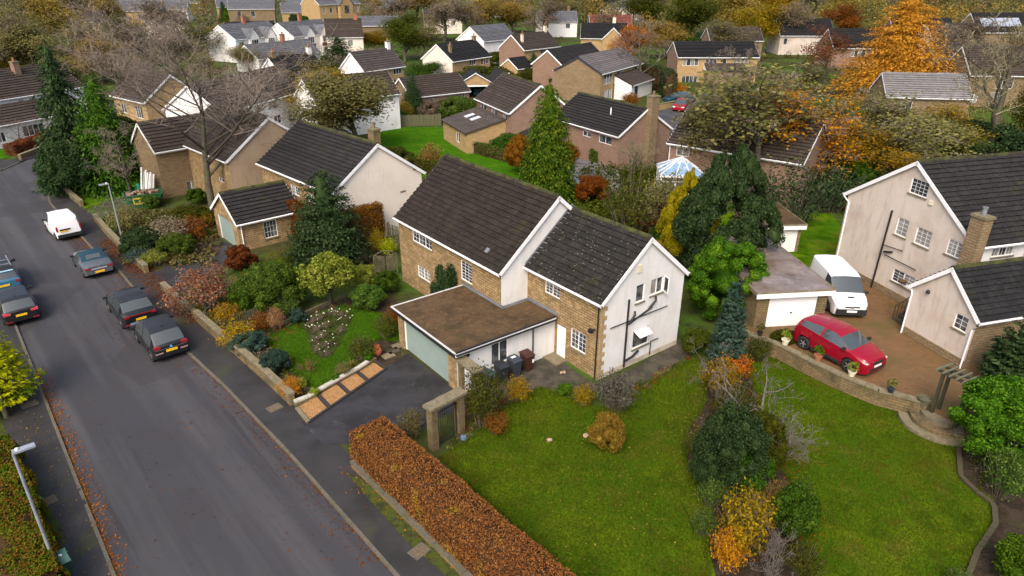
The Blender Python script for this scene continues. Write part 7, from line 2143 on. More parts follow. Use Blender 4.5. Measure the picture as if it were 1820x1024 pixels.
for y0, y1 in both(0.42, 0.78):
    bx_part(c1, 'reflector', mat('pale_lamp', (0.3, 0.2, 0.2), 0.2, 0.5), (-0.012, 0.06, y0, y1, 0.56, 0.63))
bx_part(c1, 'number_plate', plate_y, (-0.03, 0.0, -0.27, 0.27, 0.6, 0.72))
bg_ = MB().lathe([(0.06, 0), (0.06, 0.012), (0.035, 0.014)], 14).build('badge', [mat('badge_blue', (0.1, 0.35, 0.6), 0.3, 0.4)], c1)
bg_.location, bg_.rotation_euler = (-0.005, 0, 0.86), (0, -PI / 2, 0)
bx_part(c1, 'bumper_strip', chrome, (-0.02, 0.02, -0.78, 0.78, 0.785, 0.8))
bx_part(c1, 'roof_aerial', black, (0.95, 1.05, -0.02, 0.02, 1.59, 1.66))
c2 = car('coupe_suv', 'black coupe SUV with a full width red tail lamp, parked ahead of the boxy hatchback', 'car', (-22.5, 36.75), RD, 4.45, 1.86, 1.6, [(0, 0.98), (0.18, 1.06), (0.95, 1.5), (1.7, 1.6), (2.3, 1.6), (2.75, 1.52), (3.45, 1.08), (4.2, 0.9), (4.45, 0.68)], [(0, 0.9), (1.2, 1.02), (3.5, 1.0), (4.45, 0.66)], (0.3, 0.92), (2.75, 3.45), (0.85, 3.2), (0.85, 3.55), 0.36, blackp, mat('dark_gloss', (0.022, 0.022, 0.024), 0.3, 0.3), paleglass, scale=1.08, pillars=((2.0, 2.1),))
bx_part(c2, 'taillight', taillamp, (-0.02, 0.05, -0.82, 0.82, 0.93, 0.98))
for y0, y1 in both(0.58, 0.82):
    bx_part(c2, 'taillight', taillamp, (-0.018, 0.08, y0, y1, 0.85, 0.929))
bx_part(c2, 'spoiler', blackp, (0.9, 1.12, -0.6, 0.6, 1.5, 1.53))
bx_part(c2, 'number_plate', plate_y, (-0.03, 0.0, -0.27, 0.27, 0.62, 0.74))
bx_part(c2, 'bumper_strip', mat('silver_trim', (0.42, 0.45, 0.55), 0.3, 0.5, metal=0.5), (-0.025, 0.05, -0.6, 0.6, 0.42, 0.54))
for y0, y1 in both(0.62, 0.8):
    bx_part(c2, 'reflector', taillamp, (-0.02, 0.06, y0, y1, 0.42, 0.5))
c3 = car('convertible_car', 'dark grey convertible with blue fabric roof beside the leaf strewn kerb', 'car', (-29.2, 44.3), RD, 4.1, 1.78, 1.3, [(0, 0.86), (0.1, 0.92), (0.95, 0.96), (1.35, 1.2), (1.7, 1.28), (2.1, 1.28), (2.35, 1.24), (2.85, 0.92), (3.8, 0.78), (4.1, 0.58)], [(0, 0.8), (1.2, 0.86), (3.0, 0.86), (4.1, 0.56)], (0.96, 1.4), (2.35, 2.85), (1.55, 2.6), (0.75, 3.25), 0.33, paint('grey_paint', (0.075, 0.085, 0.095)), mat('blue_fabric', (0.012, 0.04, 0.065), 0.9, 0.2), mat('blue_fabric', (0.012, 0.04, 0.065), 0.9, 0.2), scale=1.1)
MB().obox((1.17, 0, 1.12), (0.13, 0, 0.145), (0, 0.42, 0), (-0.012, 0, 0.012)).build('back_light', paleglass, c3)
for y0, y1 in both(0.5, 0.8):
    bx_part(c3, 'taillight', taillamp, (-0.015, 0.08, y0, y1, 0.7, 0.82))
bx_part(c3, 'number_plate', plate_y, (-0.03, 0.0, -0.27, 0.27, 0.42, 0.54))
bx_part(c3, 'boot_trim', mat('pale_trim', (0.3, 0.3, 0.34), 0.2, 0.5), (-0.022, 0.0, -0.45, 0.45, 0.66, 0.74))
bx_part(c3, 'badge', rimm, (-0.02, 0.0, -0.04, 0.04, 0.79, 0.85))
whitep = paint('white_van_paint', (0.75, 0.75, 0.76), 0.35)
c4 = car('small_van', 'small white panel van parked farthest up the road', 'van', (-35.7, 51.75), RD - 3, 4.2, 1.78, 1.82, [(0, 1.62), (0.06, 1.74), (0.3, 1.8), (2.2, 1.82), (2.6, 1.74), (3.2, 1.12), (3.95, 0.9), (4.2, 0.68)], [(0, 1.0), (2.0, 1.02), (3.3, 1.0), (4.2, 0.66)], (-2, -1), (2.6, 3.2), (2.05, 3.0), (0.75, 3.3), 0.32, whitep, scale=1.06, roofw=0.82)
bx_part(c4, 'bumper', trimm, (-0.08, 0.1, -0.82, 0.82, 0.32, 0.56))
bx_part(c4, 'trim_strip', trimm, (-0.03, 0.02, -0.1, 0.62, 0.86, 0.97))
bx_part(c4, 'number_plate', plate_y, (-0.035, 0.0, 0.1, 0.6, 0.74, 0.85))
for y0, y1 in both(0.72, 0.84):
    bx_part(c4, 'taillight', taillamp, (-0.012, 0.08, y0, y1, 0.8, 1.2))
for y0, y1 in both(0.55, 0.6):
    bx_part(c4, 'roof_bar', whitep, (0.3, 2.1, y0, y1, 1.83, 1.87))
tealp = paint('teal_paint', (0.035, 0.12, 0.2))
c5 = car('suv', 'blue green SUV with roof rails cut by the left edge', 'car', (-33.75, 41.15), RD, 4.5, 1.85, 1.7, [(0, 0.98), (0.08, 1.05), (0.4, 1.55), (0.7, 1.68), (2.4, 1.7), (2.9, 1.6), (3.5, 1.12), (4.25, 0.95), (4.5, 0.7)], [(0, 0.98), (1.2, 1.05), (3.6, 1.03), (4.5, 0.68)], (0.1, 0.4), (2.9, 3.5), (0.5, 3.3), (0.85, 3.6), 0.36, tealp, mat('dark_gloss', (0.04, 0.04, 0.043), 0.2, 0.5), scale=1.1, pillars=((1.2, 1.3), (2.1, 2.2)))
for y0, y1 in both(0.62, 0.68):
    bx_part(c5, 'roof_rail', lead, (0.6, 2.6, y0, y1, 1.7, 1.76))
for x in (0.9, 1.7):
    bx_part(c5, 'roof_bar', lead, (x, x + 0.06, -0.6, 0.6, 1.73, 1.77))
bx_part(c5, 'spoiler', mat('sky_blue_gloss', (0.35, 0.55, 0.75), 0.1, 0.5), (0.28, 0.5, -0.66, 0.66, 1.5, 1.54))
for y0, y1 in both(0.58, 0.84):
    bx_part(c5, 'taillight', taillamp, (-0.015, 0.08, y0, y1, 0.84, 0.98))
bx_part(c5, 'number_plate', plate_y, (-0.03, 0.0, -0.27, 0.27, 0.68, 0.8))
bx_part(c5, 'bumper', trimm, (-0.06, 0.1, -0.82, 0.82, 0.32, 0.52))
c6 = car('hatchback', 'black hatchback behind the yellow green conifer on the left', 'car', (-30.0, 37.1), RD, 4.35, 1.82, 1.52, [(0, 0.92), (0.1, 0.98), (0.55, 1.4), (0.9, 1.48), (2.2, 1.52), (2.7, 1.44), (3.4, 1.0), (4.1, 0.82), (4.35, 0.62)], [(0, 0.9), (1.2, 0.95), (3.5, 0.93), (4.35, 0.6)], (0.12, 0.55), (2.7, 3.4), (0.6, 3.15), (0.8, 3.45), 0.33, blackp, mat('grey_gloss', (0.06, 0.06, 0.065), 0.2, 0.5), paleglass, scale=1.08, pillars=((1.95, 2.05),))
for y0, y1 in both(0.48, 0.84):
    bx_part(c6, 'taillight', mat('bright_tail_lamp', (0.5, 0.06, 0.08), 0.2, 0.5), (-0.018, 0.16, y0, y1, 0.8, 0.93))
bx_part(c6, 'number_plate', plate_y, (-0.03, 0.0, -0.27, 0.27, 0.64, 0.76))
bx_part(c6, 'roof_aerial', black, (0.9, 1.3, -0.012, 0.012, 1.5, 1.56))
for y0, y1 in both(0.5, 0.8):
    bx_part(c6, 'reflector', taillamp, (-0.016, 0.06, y0, y1, 0.36, 0.42))
redp = paint('red_paint', (0.23, 0.004, 0.016), 0.22)
rc = Vector((17.96, 32.47, 0)) - Vector((math.sin(math.radians(149)), math.cos(math.radians(149)), 0)) * 2.38
c7 = car('red_suv', 'glossy red SUV parked on the brick drive', 'car', rc, 149, 4.36, 1.92, 1.68, [(0, 1.06), (0.06, 1.18), (0.26, 1.54), (0.4, 1.6), (1.6, 1.69), (2.2, 1.68), (2.5, 1.62), (3.3, 1.16), (4.05, 1.02), (4.28, 0.9), (4.36, 0.76)], [(0, 1.06), (0.5, 1.33), (2.2, 1.18), (3.4, 1.08), (4.36, 0.74)], (0.1, 0.28), (2.6, 3.3), (0.42, 3.1), (0.75, 3.41), 0.37, redp, z=GB, scale=1.05, roofw=0.72, pillars=((1.62, 1.72),))
for y0, y1 in both(0.36, 0.8):
    MB().obox((4.18, (y0 + y1) / 2, 0.8), (0.12, -0.03 if y0 > 0 else 0.03, 0), (0.02, (y1 - y0) / 2, 0), (0, 0, 0.05)).build('headlight', headlamp, c7)
bx_part(c7, 'grille', trimm, (4.3, 4.375, -0.42, 0.42, 0.7, 0.84))
bx_part(c7, 'lower_grille', trimm, (4.28, 4.372, -0.6, 0.6, 0.36, 0.5))
for y0, y1 in both(0.55, 0.74):
    bx_part(c7, 'fog_lamp', mat('fog_lamp', (0.1, 0.13, 0.15), 0.2, 0.5), (4.2, 4.34, y0, y1, 0.5, 0.6))
bx_part(c7, 'number_plate', plate_w, (4.34, 4.385, -0.27, 0.27, 0.55, 0.66))
bx_part(c7, 'bonnet_strip', chrome, (4.2, 4.215, -0.4, 0.4, 0.885, 0.9))
for sg in (1, -1):
    bx_part(c7, 'sill_trim', trimm, (1.2, 2.95, sg * 0.95 - 0.015, sg * 0.95 + 0.015, 0.24, 0.4))
bx_part(c7, 'roof_aerial', redp, (0.62, 0.75, -0.03, 0.03, 1.6, 1.66))
c8 = car('panel_van', 'large white panel van between the flat garage and the pink house', 'van', (20.6, 36.95), 184, 4.8, 1.95, 1.97, [(0, 1.85), (0.05, 1.92), (2.6, 1.97), (3.2, 1.9), (3.95, 1.24), (4.5, 1.05), (4.8, 0.75)], [(0, 1.1), (3.0, 1.12), (4.1, 1.05), (4.8, 0.73)], (-2, -1), (3.2, 3.95), (2.7, 3.75), (0.9, 3.75), 0.34, whitep, z=GB, scale=1.1, roofw=0.84, from_front=True)
for y0, y1 in both(0.42, 0.82):
    MB().obox((4.5, (y0 + y1) / 2, 0.9), (0.14, -0.05 if y0 > 0 else 0.05, -0.04), (0.03, (y1 - y0) / 2, 0), (0, 0, 0.08)).build('headlight', headlamp, c8)
bx_part(c8, 'grille', trimm, (4.72, 4.81, -0.4, 0.4, 0.7, 0.78))
bg_ = MB().lathe([(0.07, 0), (0.07, 0.02), (0.03, 0.025)], 12).build('badge', chrome, c8)
bg_.location, bg_.rotation_euler = (4.81, 0, 0.74), (0, PI / 2, 0)
bx_part(c8, 'bumper', trimm, (4.5, 4.84, -0.8, 0.8, 0.28, 0.62))
bx_part(c8, 'number_plate', plate_w, (4.84, 4.855, -0.27, 0.27, 0.45, 0.57))
bx_part(c8, 'bonnet_vent', trimm, (4.28, 4.42, -0.18, 0.18, 1.15, 1.165))
b9 = px(1170, 186)
c9 = car('estate_car', 'dark blue car parked by the long stone house', 'car', (b9.x + 1.2, b9.y + 1.0), -105, 4.5, 1.82, 1.5, [(0, 0.95), (0.5, 1.4), (1.0, 1.48), (2.3, 1.5), (2.8, 1.42), (3.5, 0.98), (4.3, 0.82), (4.5, 0.62)], [(0, 0.93), (3.5, 0.92), (4.5, 0.6)], (0.15, 0.5), (2.8, 3.5), (0.6, 3.2), (0.85, 3.6), 0.33, paint('navy_paint', (0.01, 0.035, 0.06)), z=G, from_front=True, scale=1.15)
b10 = px(1200, 200)
c10 = car('hatchback', 'small red car parked in front of the dark blue one', 'car', (b10.x + 0.4, b10.y), 205, 4.0, 1.75, 1.5, [(0, 0.95), (0.5, 1.42), (1.0, 1.5), (2.1, 1.5), (2.55, 1.4), (3.2, 0.98), (3.8, 0.8), (4.0, 0.6)], [(0, 0.93), (3.3, 0.92), (4.0, 0.58)], (0.15, 0.5), (2.55, 3.2), (0.6, 2.9), (0.7, 3.2), 0.32, redp, z=G, from_front=True, scale=1.15)
for y0, y1 in both(0.42, 0.78):
    bx_part(c10, 'headlight', headlamp, (3.75, 3.96, y0, y1, 0.62, 0.76))
gm_ = gk.M @ Vector((3.6, 1.6, 0))
c11 = car('hatchback', 'dark blue car standing inside the open garage', 'car', (gm_.x, gm_.y), -10, 4.0, 1.75, 1.5, hatch_top, [(0, 0.93), (3.3, 0.92), (4.0, 0.58)], (0.15, 0.5), (2.55, 3.2), (0.6, 2.9), (0.7, 3.2), 0.32, paint('navy_paint', (0.01, 0.035, 0.06)), z=G)
for k, (x, y, nm) in enumerate(((440, 103, 'white car parked in front of the left white semis'), (455, 104, 'silver car parked below the white bay windows'))):
    b = px(x, y)
    car('parked_car', nm, 'car', (b.x, b.y), 100, 4.2, 1.78, 1.5, hatch_top[:-2] + [(3.9, 0.82), (4.2, 0.62)], [(0, 0.93), (3.3, 0.92), (4.2, 0.58)], (0.15, 0.5), (2.55, 3.2), (0.6, 2.9), (0.7, 3.3), 0.32, whitep if k == 0 else paint('silver_paint', (0.4, 0.41, 0.43)), z=G)
# ------------------------------------------------------------------ walls, fences, gates
def stone_wall(name, label, pts, w, h, z0=G, capl=0.75, cap=True, gap=None, capm=None, wallm=None, cat='wall', top=None):
    """masonry body with separate coping stones along a path"""
    e = empty(name, (pts[0][0], pts[0][1], 0))
    tag(e, label, cat)
    off = Vector((pts[0][0], pts[0][1], 0))
    P = [Vector((p[0], p[1], 0)) - off for p in pts]
    mb = MB()
    A_, B_ = strip(P, -w / 2, w / 2)[:len(P)], strip(P, -w / 2, w / 2)[len(P):][::-1]
    for i in range(len(P) - 1):
        a0, a1, b0, b1 = A_[i], A_[i + 1], B_[i], B_[i + 1]
        up = lambda p, z: (p.x, p.y, z)
        zt = z0 + h
        mb.poly([up(a0, z0 - 0.1), up(a1, z0 - 0.1), up(a1, zt), up(a0, zt)])
        mb.poly([up(b1, z0 - 0.1), up(b0, z0 - 0.1), up(b0, zt), up(b1, zt)])
        mb.poly([up(a0, zt), up(a1, zt), up(b1, zt), up(b0, zt)])
    for a, b in ((A_[0], B_[0]), (B_[-1], A_[-1])):
        mb.poly([(b.x, b.y, z0 - 0.1), (a.x, a.y, z0 - 0.1), (a.x, a.y, z0 + h), (b.x, b.y, z0 + h)])
    mb.build('masonry', wallm or wallst, e)
    if cap:
        me = [MB().obox((capl / 2, 0, 0.05), (capl / 2 - 0.012, 0, random.uniform(-0.006, 0.006)), (0, w / 2 + 0.05, 0), (0, 0, 0.05)).mesh('coping_stone', capm or coping) for _ in range(3)]
        rs = resample(P, capl)
        for a, b in zip(rs, rs[1:]):
            d = (b - a).normalized()
            o = link(bpy.data.objects.new('coping_stone', random.choice(me)), e)
            o.location = (a.x, a.y, z0 + h + random.uniform(0.0, 0.012))
            o.rotation_euler = (0, 0, math.atan2(d.y, d.x) + random.uniform(-0.02, 0.02))
    return e
stone_wall('garden_wall', 'low stone street wall in front of the front garden', [px(521, 720), px(470, 672), px(420, 628), px(372, 588), px(345, 563)], 0.28, 0.6, capl=0.6)
stone_wall('garden_wall', 'low stone street wall below the grey twigged shrub', [px(342, 560), px(318, 538), px(290, 512)], 0.26, 0.4, capl=0.6)
stone_wall('garden_wall', 'low street wall along the bank left of the dark drive', [px(262, 486), px(225, 452), px(190, 415), px(170, 392)], 0.26, 0.55, capl=0.6)
stone_wall('garden_wall', 'short street wall beside the green skip garden', [px(147, 368), px(128, 352), px(112, 338)], 0.26, 0.5, capl=0.6)
stone_wall('garden_wall', 'low wall under the copper hedge in the foreground', [Vector((-7.0, 23.95, 0)), Vector((0.2, 15.8, 0)), Vector((5.8, 9.4, 0))], 0.12, 0.25, capl=0.9, capm=kerbm)
stone_wall('retaining_wall', 'curving stone retaining wall with pots below the brick drive', [(13.35, 35.1), (14.17, 34.19), (15.02, 33.42), (16.09, 31.73), (17.22, 30.16), (18.37, 28.91), (19.65, 28.13), (20.2, 27.7)], 0.3, 0.85, capl=0.62)
stone_wall('garden_wall', 'low stone edging beside the laurel', [px(1700, 790, G), px(1698, 768, G), px(1706, 745, G)], 0.3, 0.4, capl=0.4)
stone_wall('bed_edging', 'curved stone edging of the right hand bed', [px(1702, 800), px(1706, 850), px(1735, 878), px(1765, 900), px(1768, 935), px(1735, 985), px(1715, 1040)], 0.1, 0.06, capl=0.35, cat='edging', capm=mat('mossy_edging', (0.06, 0.052, 0.03), 0.9, 0.2))
stone_wall('garden_wall', 'low wall under the brown hedge at the far bend', [px(36, 284), px(98, 260)], 0.3, 0.5, capl=0.8)
stone_wall('forecourt_wall', 'low pale wall in front of the parked red car', [px(1152, 200), px(1200, 190)], 0.25, 0.9, wallm=stone3, capl=1.0)
stone_wall('bed_edging', 'dark timber edging along the front bed', [px(500, 580), px(560, 552), px(640, 518), px(700, 490)], 0.14, 0.25, cap=False, wallm=timber, cat='edging')
# pale curved edging and the wood chip panels beside the drive
stone_wall('pale_edging', 'pale curved edging wall along the wood chip panels', [px(524, 722), px(548, 713), px(572, 698), px(600, 682), px(640, 660), px(668, 641)], 0.16, 0.22, capl=0.7, capm=mat('pale_stone', (0.42, 0.4, 0.34), 0.85, 0.2, layers=[('n', (0.3, 0.28, 0.22), 3, 0.45, 0.65)]), cat='edging')
chip = mat('wood_chip', (0.36, 0.2, 0.08), 0.95, 0.1, layers=[('n', (0.2, 0.1, 0.04), 14, 0.45, 0.6), ('n', (0.5, 0.3, 0.14), 25, 0.52, 0.7)], bump=(30, 0.05))
sleeper = mat('sleeper', (0.035, 0.032, 0.033), 0.85, 0.2, bump=(20, 0.01))
inn = [px(528, 727), px(668, 645)]
out = [px(548, 752), px(686, 657)]
edge_t = [0.0, 0.25, 0.5, 0.75, 1.0]
chips = empty('wood_chip_panels', inn[0])
tag(chips, 'row of four wood chip panels between dark sleepers beside the drive', 'garden bed')
for i in range(4):
    t0, t1 = edge_t[i] + 0.025, edge_t[i + 1] - 0.025
    q = [inn[0].lerp(inn[1], t0), inn[0].lerp(inn[1], t1), out[0].lerp(out[1], t1), out[0].lerp(out[1], t0)]
    MB().prism([p - inn[0] for p in q], 0, 0.09 + 0.0).build('chip_panel', chip, chips)
for i in range(5):
    t = edge_t[i]
    a, b = inn[0].lerp(inn[1], t) - inn[0], out[0].lerp(out[1], t) - inn[0]
    d = (b - a).normalized() * 0.5
    n = Vector((-d.y, d.x, 0)).normalized() * 0.09
    MB().obox((a + b) / 2 + Vector((0, 0, 0.07)), (b - a) / 2, n, (0, 0, 0.05)).build('sleeper', sleeper if i else coping, chips)
a, b = out[0] - inn[0], out[1] - inn[0]
MB().obox((a + b) / 2 + Vector((0, 0, 0.05)), (b - a) / 2, Vector((-(b - a).y, (b - a).x, 0)).normalized() * 0.06, (0, 0, 0.05)).build('sleeper', sleeper, chips)
# picket fence and other fences: every pale its own piece
def picket(name, label, p0, p1, h, w=0.085, gap=0.05, m=timber, arch=0.0):
    p0, p1 = Vector((p0.x, p0.y, 0)), Vector((p1.x, p1.y, 0))
    d = p1 - p0
    L = d.length
    e = empty(name, (p0.x, p0.y, G), math.atan2(d.y, d.x))
    tag(e, label, 'fence')
    me = MB().poly([(0, 0, 0), (w, 0, 0), (w, 0, h - 0.06), (w / 2, 0, h), (0, 0, h - 0.06)]).poly([(0, 0.018, 0), (0, 0.018, h - 0.06), (w / 2, 0.018, h), (w, 0.018, h - 0.06), (w, 0.018, 0)]).poly([(0, 0, 0), (0, 0, h - 0.06), (0, 0.018, h - 0.06), (0, 0.018, 0)]).poly([(w, 0.018, 0), (w, 0.018, h - 0.06), (w, 0, h - 0.06), (w, 0, 0)]).poly([(0, 0, h - 0.06), (w / 2, 0, h), (w / 2, 0.018, h), (0, 0.018, h - 0.06)]).poly([(w / 2, 0, h), (w, 0, h - 0.06), (w, 0.018, h - 0.06), (w / 2, 0.018, h)]).mesh('pale', m)
    n = int(L / (w + gap))
    for i in range(n):
        o = link(bpy.data.objects.new('pale', me), e)
        o.location = (i * (w + gap), 0, random.uniform(-0.03, 0.01))
        o.rotation_euler = (0, random.uniform(-0.02, 0.02), 0)
    for z in (h * 0.25, h * 0.75):
        MB().box(0, L, 0.022, 0.06, z - 0.035, z + 0.035).build('rail', m, e)
    for i in range(int(L / 1.8) + 1):
        MB().box(i * 1.8, i * 1.8 + 0.09, 0.062, 0.15, 0, h + 0.05).build('post', m, e)
    return e
picket('picket_fence', 'low grey picket fence in the front garden', px(388, 588), px(552, 533), 0.75)
picket('garden_fence', 'long weathered fence along the far side of the back lawn', px(690, 226), px(786, 223), 1.6, 0.16, 0.03, mat('grey_green_timber', (0.11, 0.11, 0.06), 0.9, 0.2))
picket('picket_fence', 'dark upright fence between the white gable and the stone corner', px(690, 432), px(716, 440), 1.7, 0.1, 0.06)
# trellis panel with a curved top and slanting slats
tp0, tp1 = px(666, 492), px(708, 486)
d = (tp1 - tp0)
tre = empty('trellis_panel', tp0, math.atan2(d.y, d.x))
tag(tre, 'timber screen panel with slanting slats beside the stone house', 'fence')
Lt = d.length
fr = MB().box(0, 0.08, 0, 0.06, 0, 1.55).box(Lt - 0.08, Lt, 0, 0.06, 0, 1.55).box(0.08, Lt - 0.08, 0.002, 0.058, 0, 0.08)
fr.tube([(0.04, 0.03, 1.55), (Lt * 0.25, 0.03, 1.78), (Lt * 0.5, 0.03, 1.86), (Lt * 0.75, 0.03, 1.78), (Lt - 0.04, 0.03, 1.55)], 0.04, 5)
fr.build('frame', timber, tre)
for half_, sg in ((0, 1), (1, -1)):
    x0 = Lt / 2 * half_ + 0.05
    for k in range(12):
        z = 0.1 + k * 0.14
        xa, xb = (x0, x0 + Lt / 2 - 0.1)
        za, zb = (z + 0.35, z - 0.25) if sg > 0 else (z - 0.25, z + 0.35)
        za, zb = max(0.1, min(1.6, za)), max(0.1, min(1.6, zb))
        MB().obox(((xa + xb) / 2, 0.03, (za + zb) / 2), ((xb - xa) / 2, 0, (zb - za) / 2), (0, 0.012, 0), (0, 0, 0.035)).build('slat', timber, tre)
# arched gate in a stone surround
def gate_arch(name, label, p0, p1, h, pier, ironwork=True, gatem=None, cat='gate'):
    d = (p1 - p0)
    L = d.length
    e = empty(name, p0, math.atan2(d.y, d.x))
    tag(e, label, cat)
    for x in (0, L - pier):
        for k in range(int((h - 0.1) / 0.28)):
            z = k * 0.28
            o = MB().box(x + random.uniform(-0.015, 0.015), x + pier + random.uniform(-0.015, 0.015), -0.2, 0.2, z, z + 0.272).build('pier_stone', wallst, e)
    zz = int((h - 0.1) / 0.28) * 0.28
    n = 8
    ar = MB()
    for i in range(n):
        x0, x1 = pier + (L - 2 * pier) * i / n, pier + (L - 2 * pier) * (i + 1) / n
        f = lambda x: zz - 0.3 + 0.26 * math.sin(PI * (x - pier) / (L - 2 * pier))
        ar.poly([(x0, -0.18, f(x0)), (x1, -0.18, f(x1)), (x1, -0.18, zz), (x0, -0.18, zz)])
        ar.poly([(x1, 0.18, f(x1)), (x0, 0.18, f(x0)), (x0, 0.18, zz), (x1, 0.18, zz)])
        ar.poly([(x0, 0.18, f(x0)), (x1, 0.18, f(x1)), (x1, -0.18, f(x1)), (x0, -0.18, f(x0))])
    ar.build('arch', wallst, e)
    for k in range(3):
        w = (L + 0.24) / 3
        MB().obox((-0.12 + w * (k + 0.5), 0, zz + 0.07), (w / 2 - 0.008, 0, random.uniform(-0.01, 0.01)), (0, 0.3, 0), (0, 0, 0.065)).build('coping_stone', coping, e)
    g = empty('gate', (0, 0, 0))
    g.parent = e
    g.name = 'gate_leaf'
    fm = MB().box(pier + 0.02, pier + 0.06, -0.02, 0.02, 0.08, zz - 0.35).box(L - pier - 0.06, L - pier - 0.02, -0.02, 0.02, 0.08, zz - 0.35).box(pier + 0.06, L - pier - 0.06, -0.019, 0.019, 0.1, 0.14).box(pier + 0.06, L - pier - 0.06, -0.019, 0.019, zz - 0.45, zz - 0.41).build('gate_frame', gatem or black, g)
    me = MB().tube([(0, 0, 0.12), (0, 0, zz - 0.3)], 0.013, 5).mesh('bar', gatem or black)
    nb = 9
    for i in range(1, nb):
        o = link(bpy.data.objects.new('bar', me), g)
        o.location = (pier + 0.04 + (L - 2 * pier - 0.08) * i / nb, 0, 0)
    return e
gate_arch('arched_gateway', 'stone arched gateway with black iron gate beside the copper hedge', px(766, 800), px(822, 768), 2.35, 0.32)
gq0, gq1 = A.M @ Vector((3.3, -6.3, G)), A.M @ Vector((4.75, -6.3, G))
gate_arch('side_gateway', 'stone gateway with a white iron gate beside the garage door', gq0, gq1, 2.3, 0.3, gatem=white)
# timber arch over the steps by the laurel
pl, prr = px(1655, 735, GB - 0.1), px(1697, 758, GB - 0.1)
d = prr - pl
arb = empty('timber_arch', pl, math.atan2(d.y, d.x))
tag(arb, 'dark green timber arch over the steps at the drive end', 'arch')
Lb = d.length
for x in (0, Lb):
    for y in (0.0, 0.55):
        MB().box(x - 0.065, x + 0.065, y - 0.065, y + 0.065, -0.6, 2.25).build('post', timberd, arb)
for y in (0.0, 0.55):
    MB().box(-0.25, Lb + 0.25, y - 0.04, y + 0.04, 2.25, 2.4).build('beam', timberd, arb)
for k in range(6):
    x = -0.2 + (Lb + 0.4) * k / 5
    MB().box(x - 0.035, x + 0.035, -0.35, 0.9, 2.401, 2.48).build('rafter', mat('pale_green_timber', (0.11, 0.115, 0.08), 0.8, 0.3), arb)
# half round steps below the arch
sp = px(1680, 765, G)
stp = empty('garden_steps', sp)
tag(stp, 'half round stone steps below the timber arch', 'steps')
for k, (r, z0, z1) in enumerate(((1.75, -0.1, 0.2), (1.3, 0.2, 0.42), (0.85, 0.42, 0.62))):
    pts = [(math.cos(a) * r - 0.1, math.sin(a) * r + 0.45) for a in np.linspace(math.radians(150), math.radians(330), 16)]
    MB().prism(pts, z0, z1).build('step', coping if k != 1 else wallst, stp)
# ------------------------------------------------------------------ pots, bins, lamps, odds and ends
terr = mat('terracotta', (0.3, 0.12, 0.06), 0.8, 0.3)
def pot(label, loc, r, h, m, plantm=None, cat='pot', ph=0.3):
    e = empty('plant_pot', loc)
    tag(e, label, cat)
    MB().lathe([(r * 0.65, 0), (r * 0.95, h * 0.85), (r * 1.08, h * 0.86), (r * 1.08, h), (r * 0.9, h), (r * 0.88, h * 0.85), (0.01, h * 0.85)], 16).build('pot', m, e)
    if plantm:
        V, Fq, _, _ = blob(int(r * 1000), 500, (r * 1.5, r * 1.5, ph), k=12, lr=0.4, leaf=0.1, core=0)
        V[:, 2] += h * 0.8
        link(bpy.data.objects.new('leaves', npmesh('leaves', V, Fq, LM[plantm])), e)
    return e
WT = GB + 0.32
for (x, y, lab, m, pm_, r) in ((1350, 596, 'small dark pot at the garage end of the retaining wall', black, 'olive', 0.16), (1395, 612, 'pale pot with green plant on the retaining wall by the garage', cream, 'lime', 0.22), (1453, 640, 'terracotta pot with trailing green plant on the retaining wall', terr, 'bright', 0.22), (1513, 668, 'pale pot with flowers on the retaining wall before the red car', cream, 'lime', 0.2), (1582, 697, 'small blue black pot on the retaining wall near the arch', mat('navy_glaze', (0.02, 0.03, 0.05), 0.3, 0.5), 'olive', 0.17)):
    pot(lab, px(x, y, 1.06), r, r * 1.5, m, pm_)
pot('brown barrel planter beside the timber arch', px(1640, 722, GB), 0.3, 0.5, timber, None, 'planter')
jar = empty('terracotta_jar', px(671, 632))
tag(jar, 'orange terracotta jar beside the garage corner', 'jar')
sm_angle(MB().lathe([(0.14, 0), (0.25, 0.2), (0.27, 0.36), (0.2, 0.52), (0.13, 0.6), (0.17, 0.66), (0.12, 0.66), (0.1, 0.58)], 18).build('jar', mat('orange_clay', (0.42, 0.11, 0.05), 0.6, 0.3), jar), 60)
pot('small blue glazed pot beside the shrubs by the stone corner', px(684, 520), 0.18, 0.28, mat('blue_glaze', (0.04, 0.12, 0.25), 0.3, 0.5), 'green')
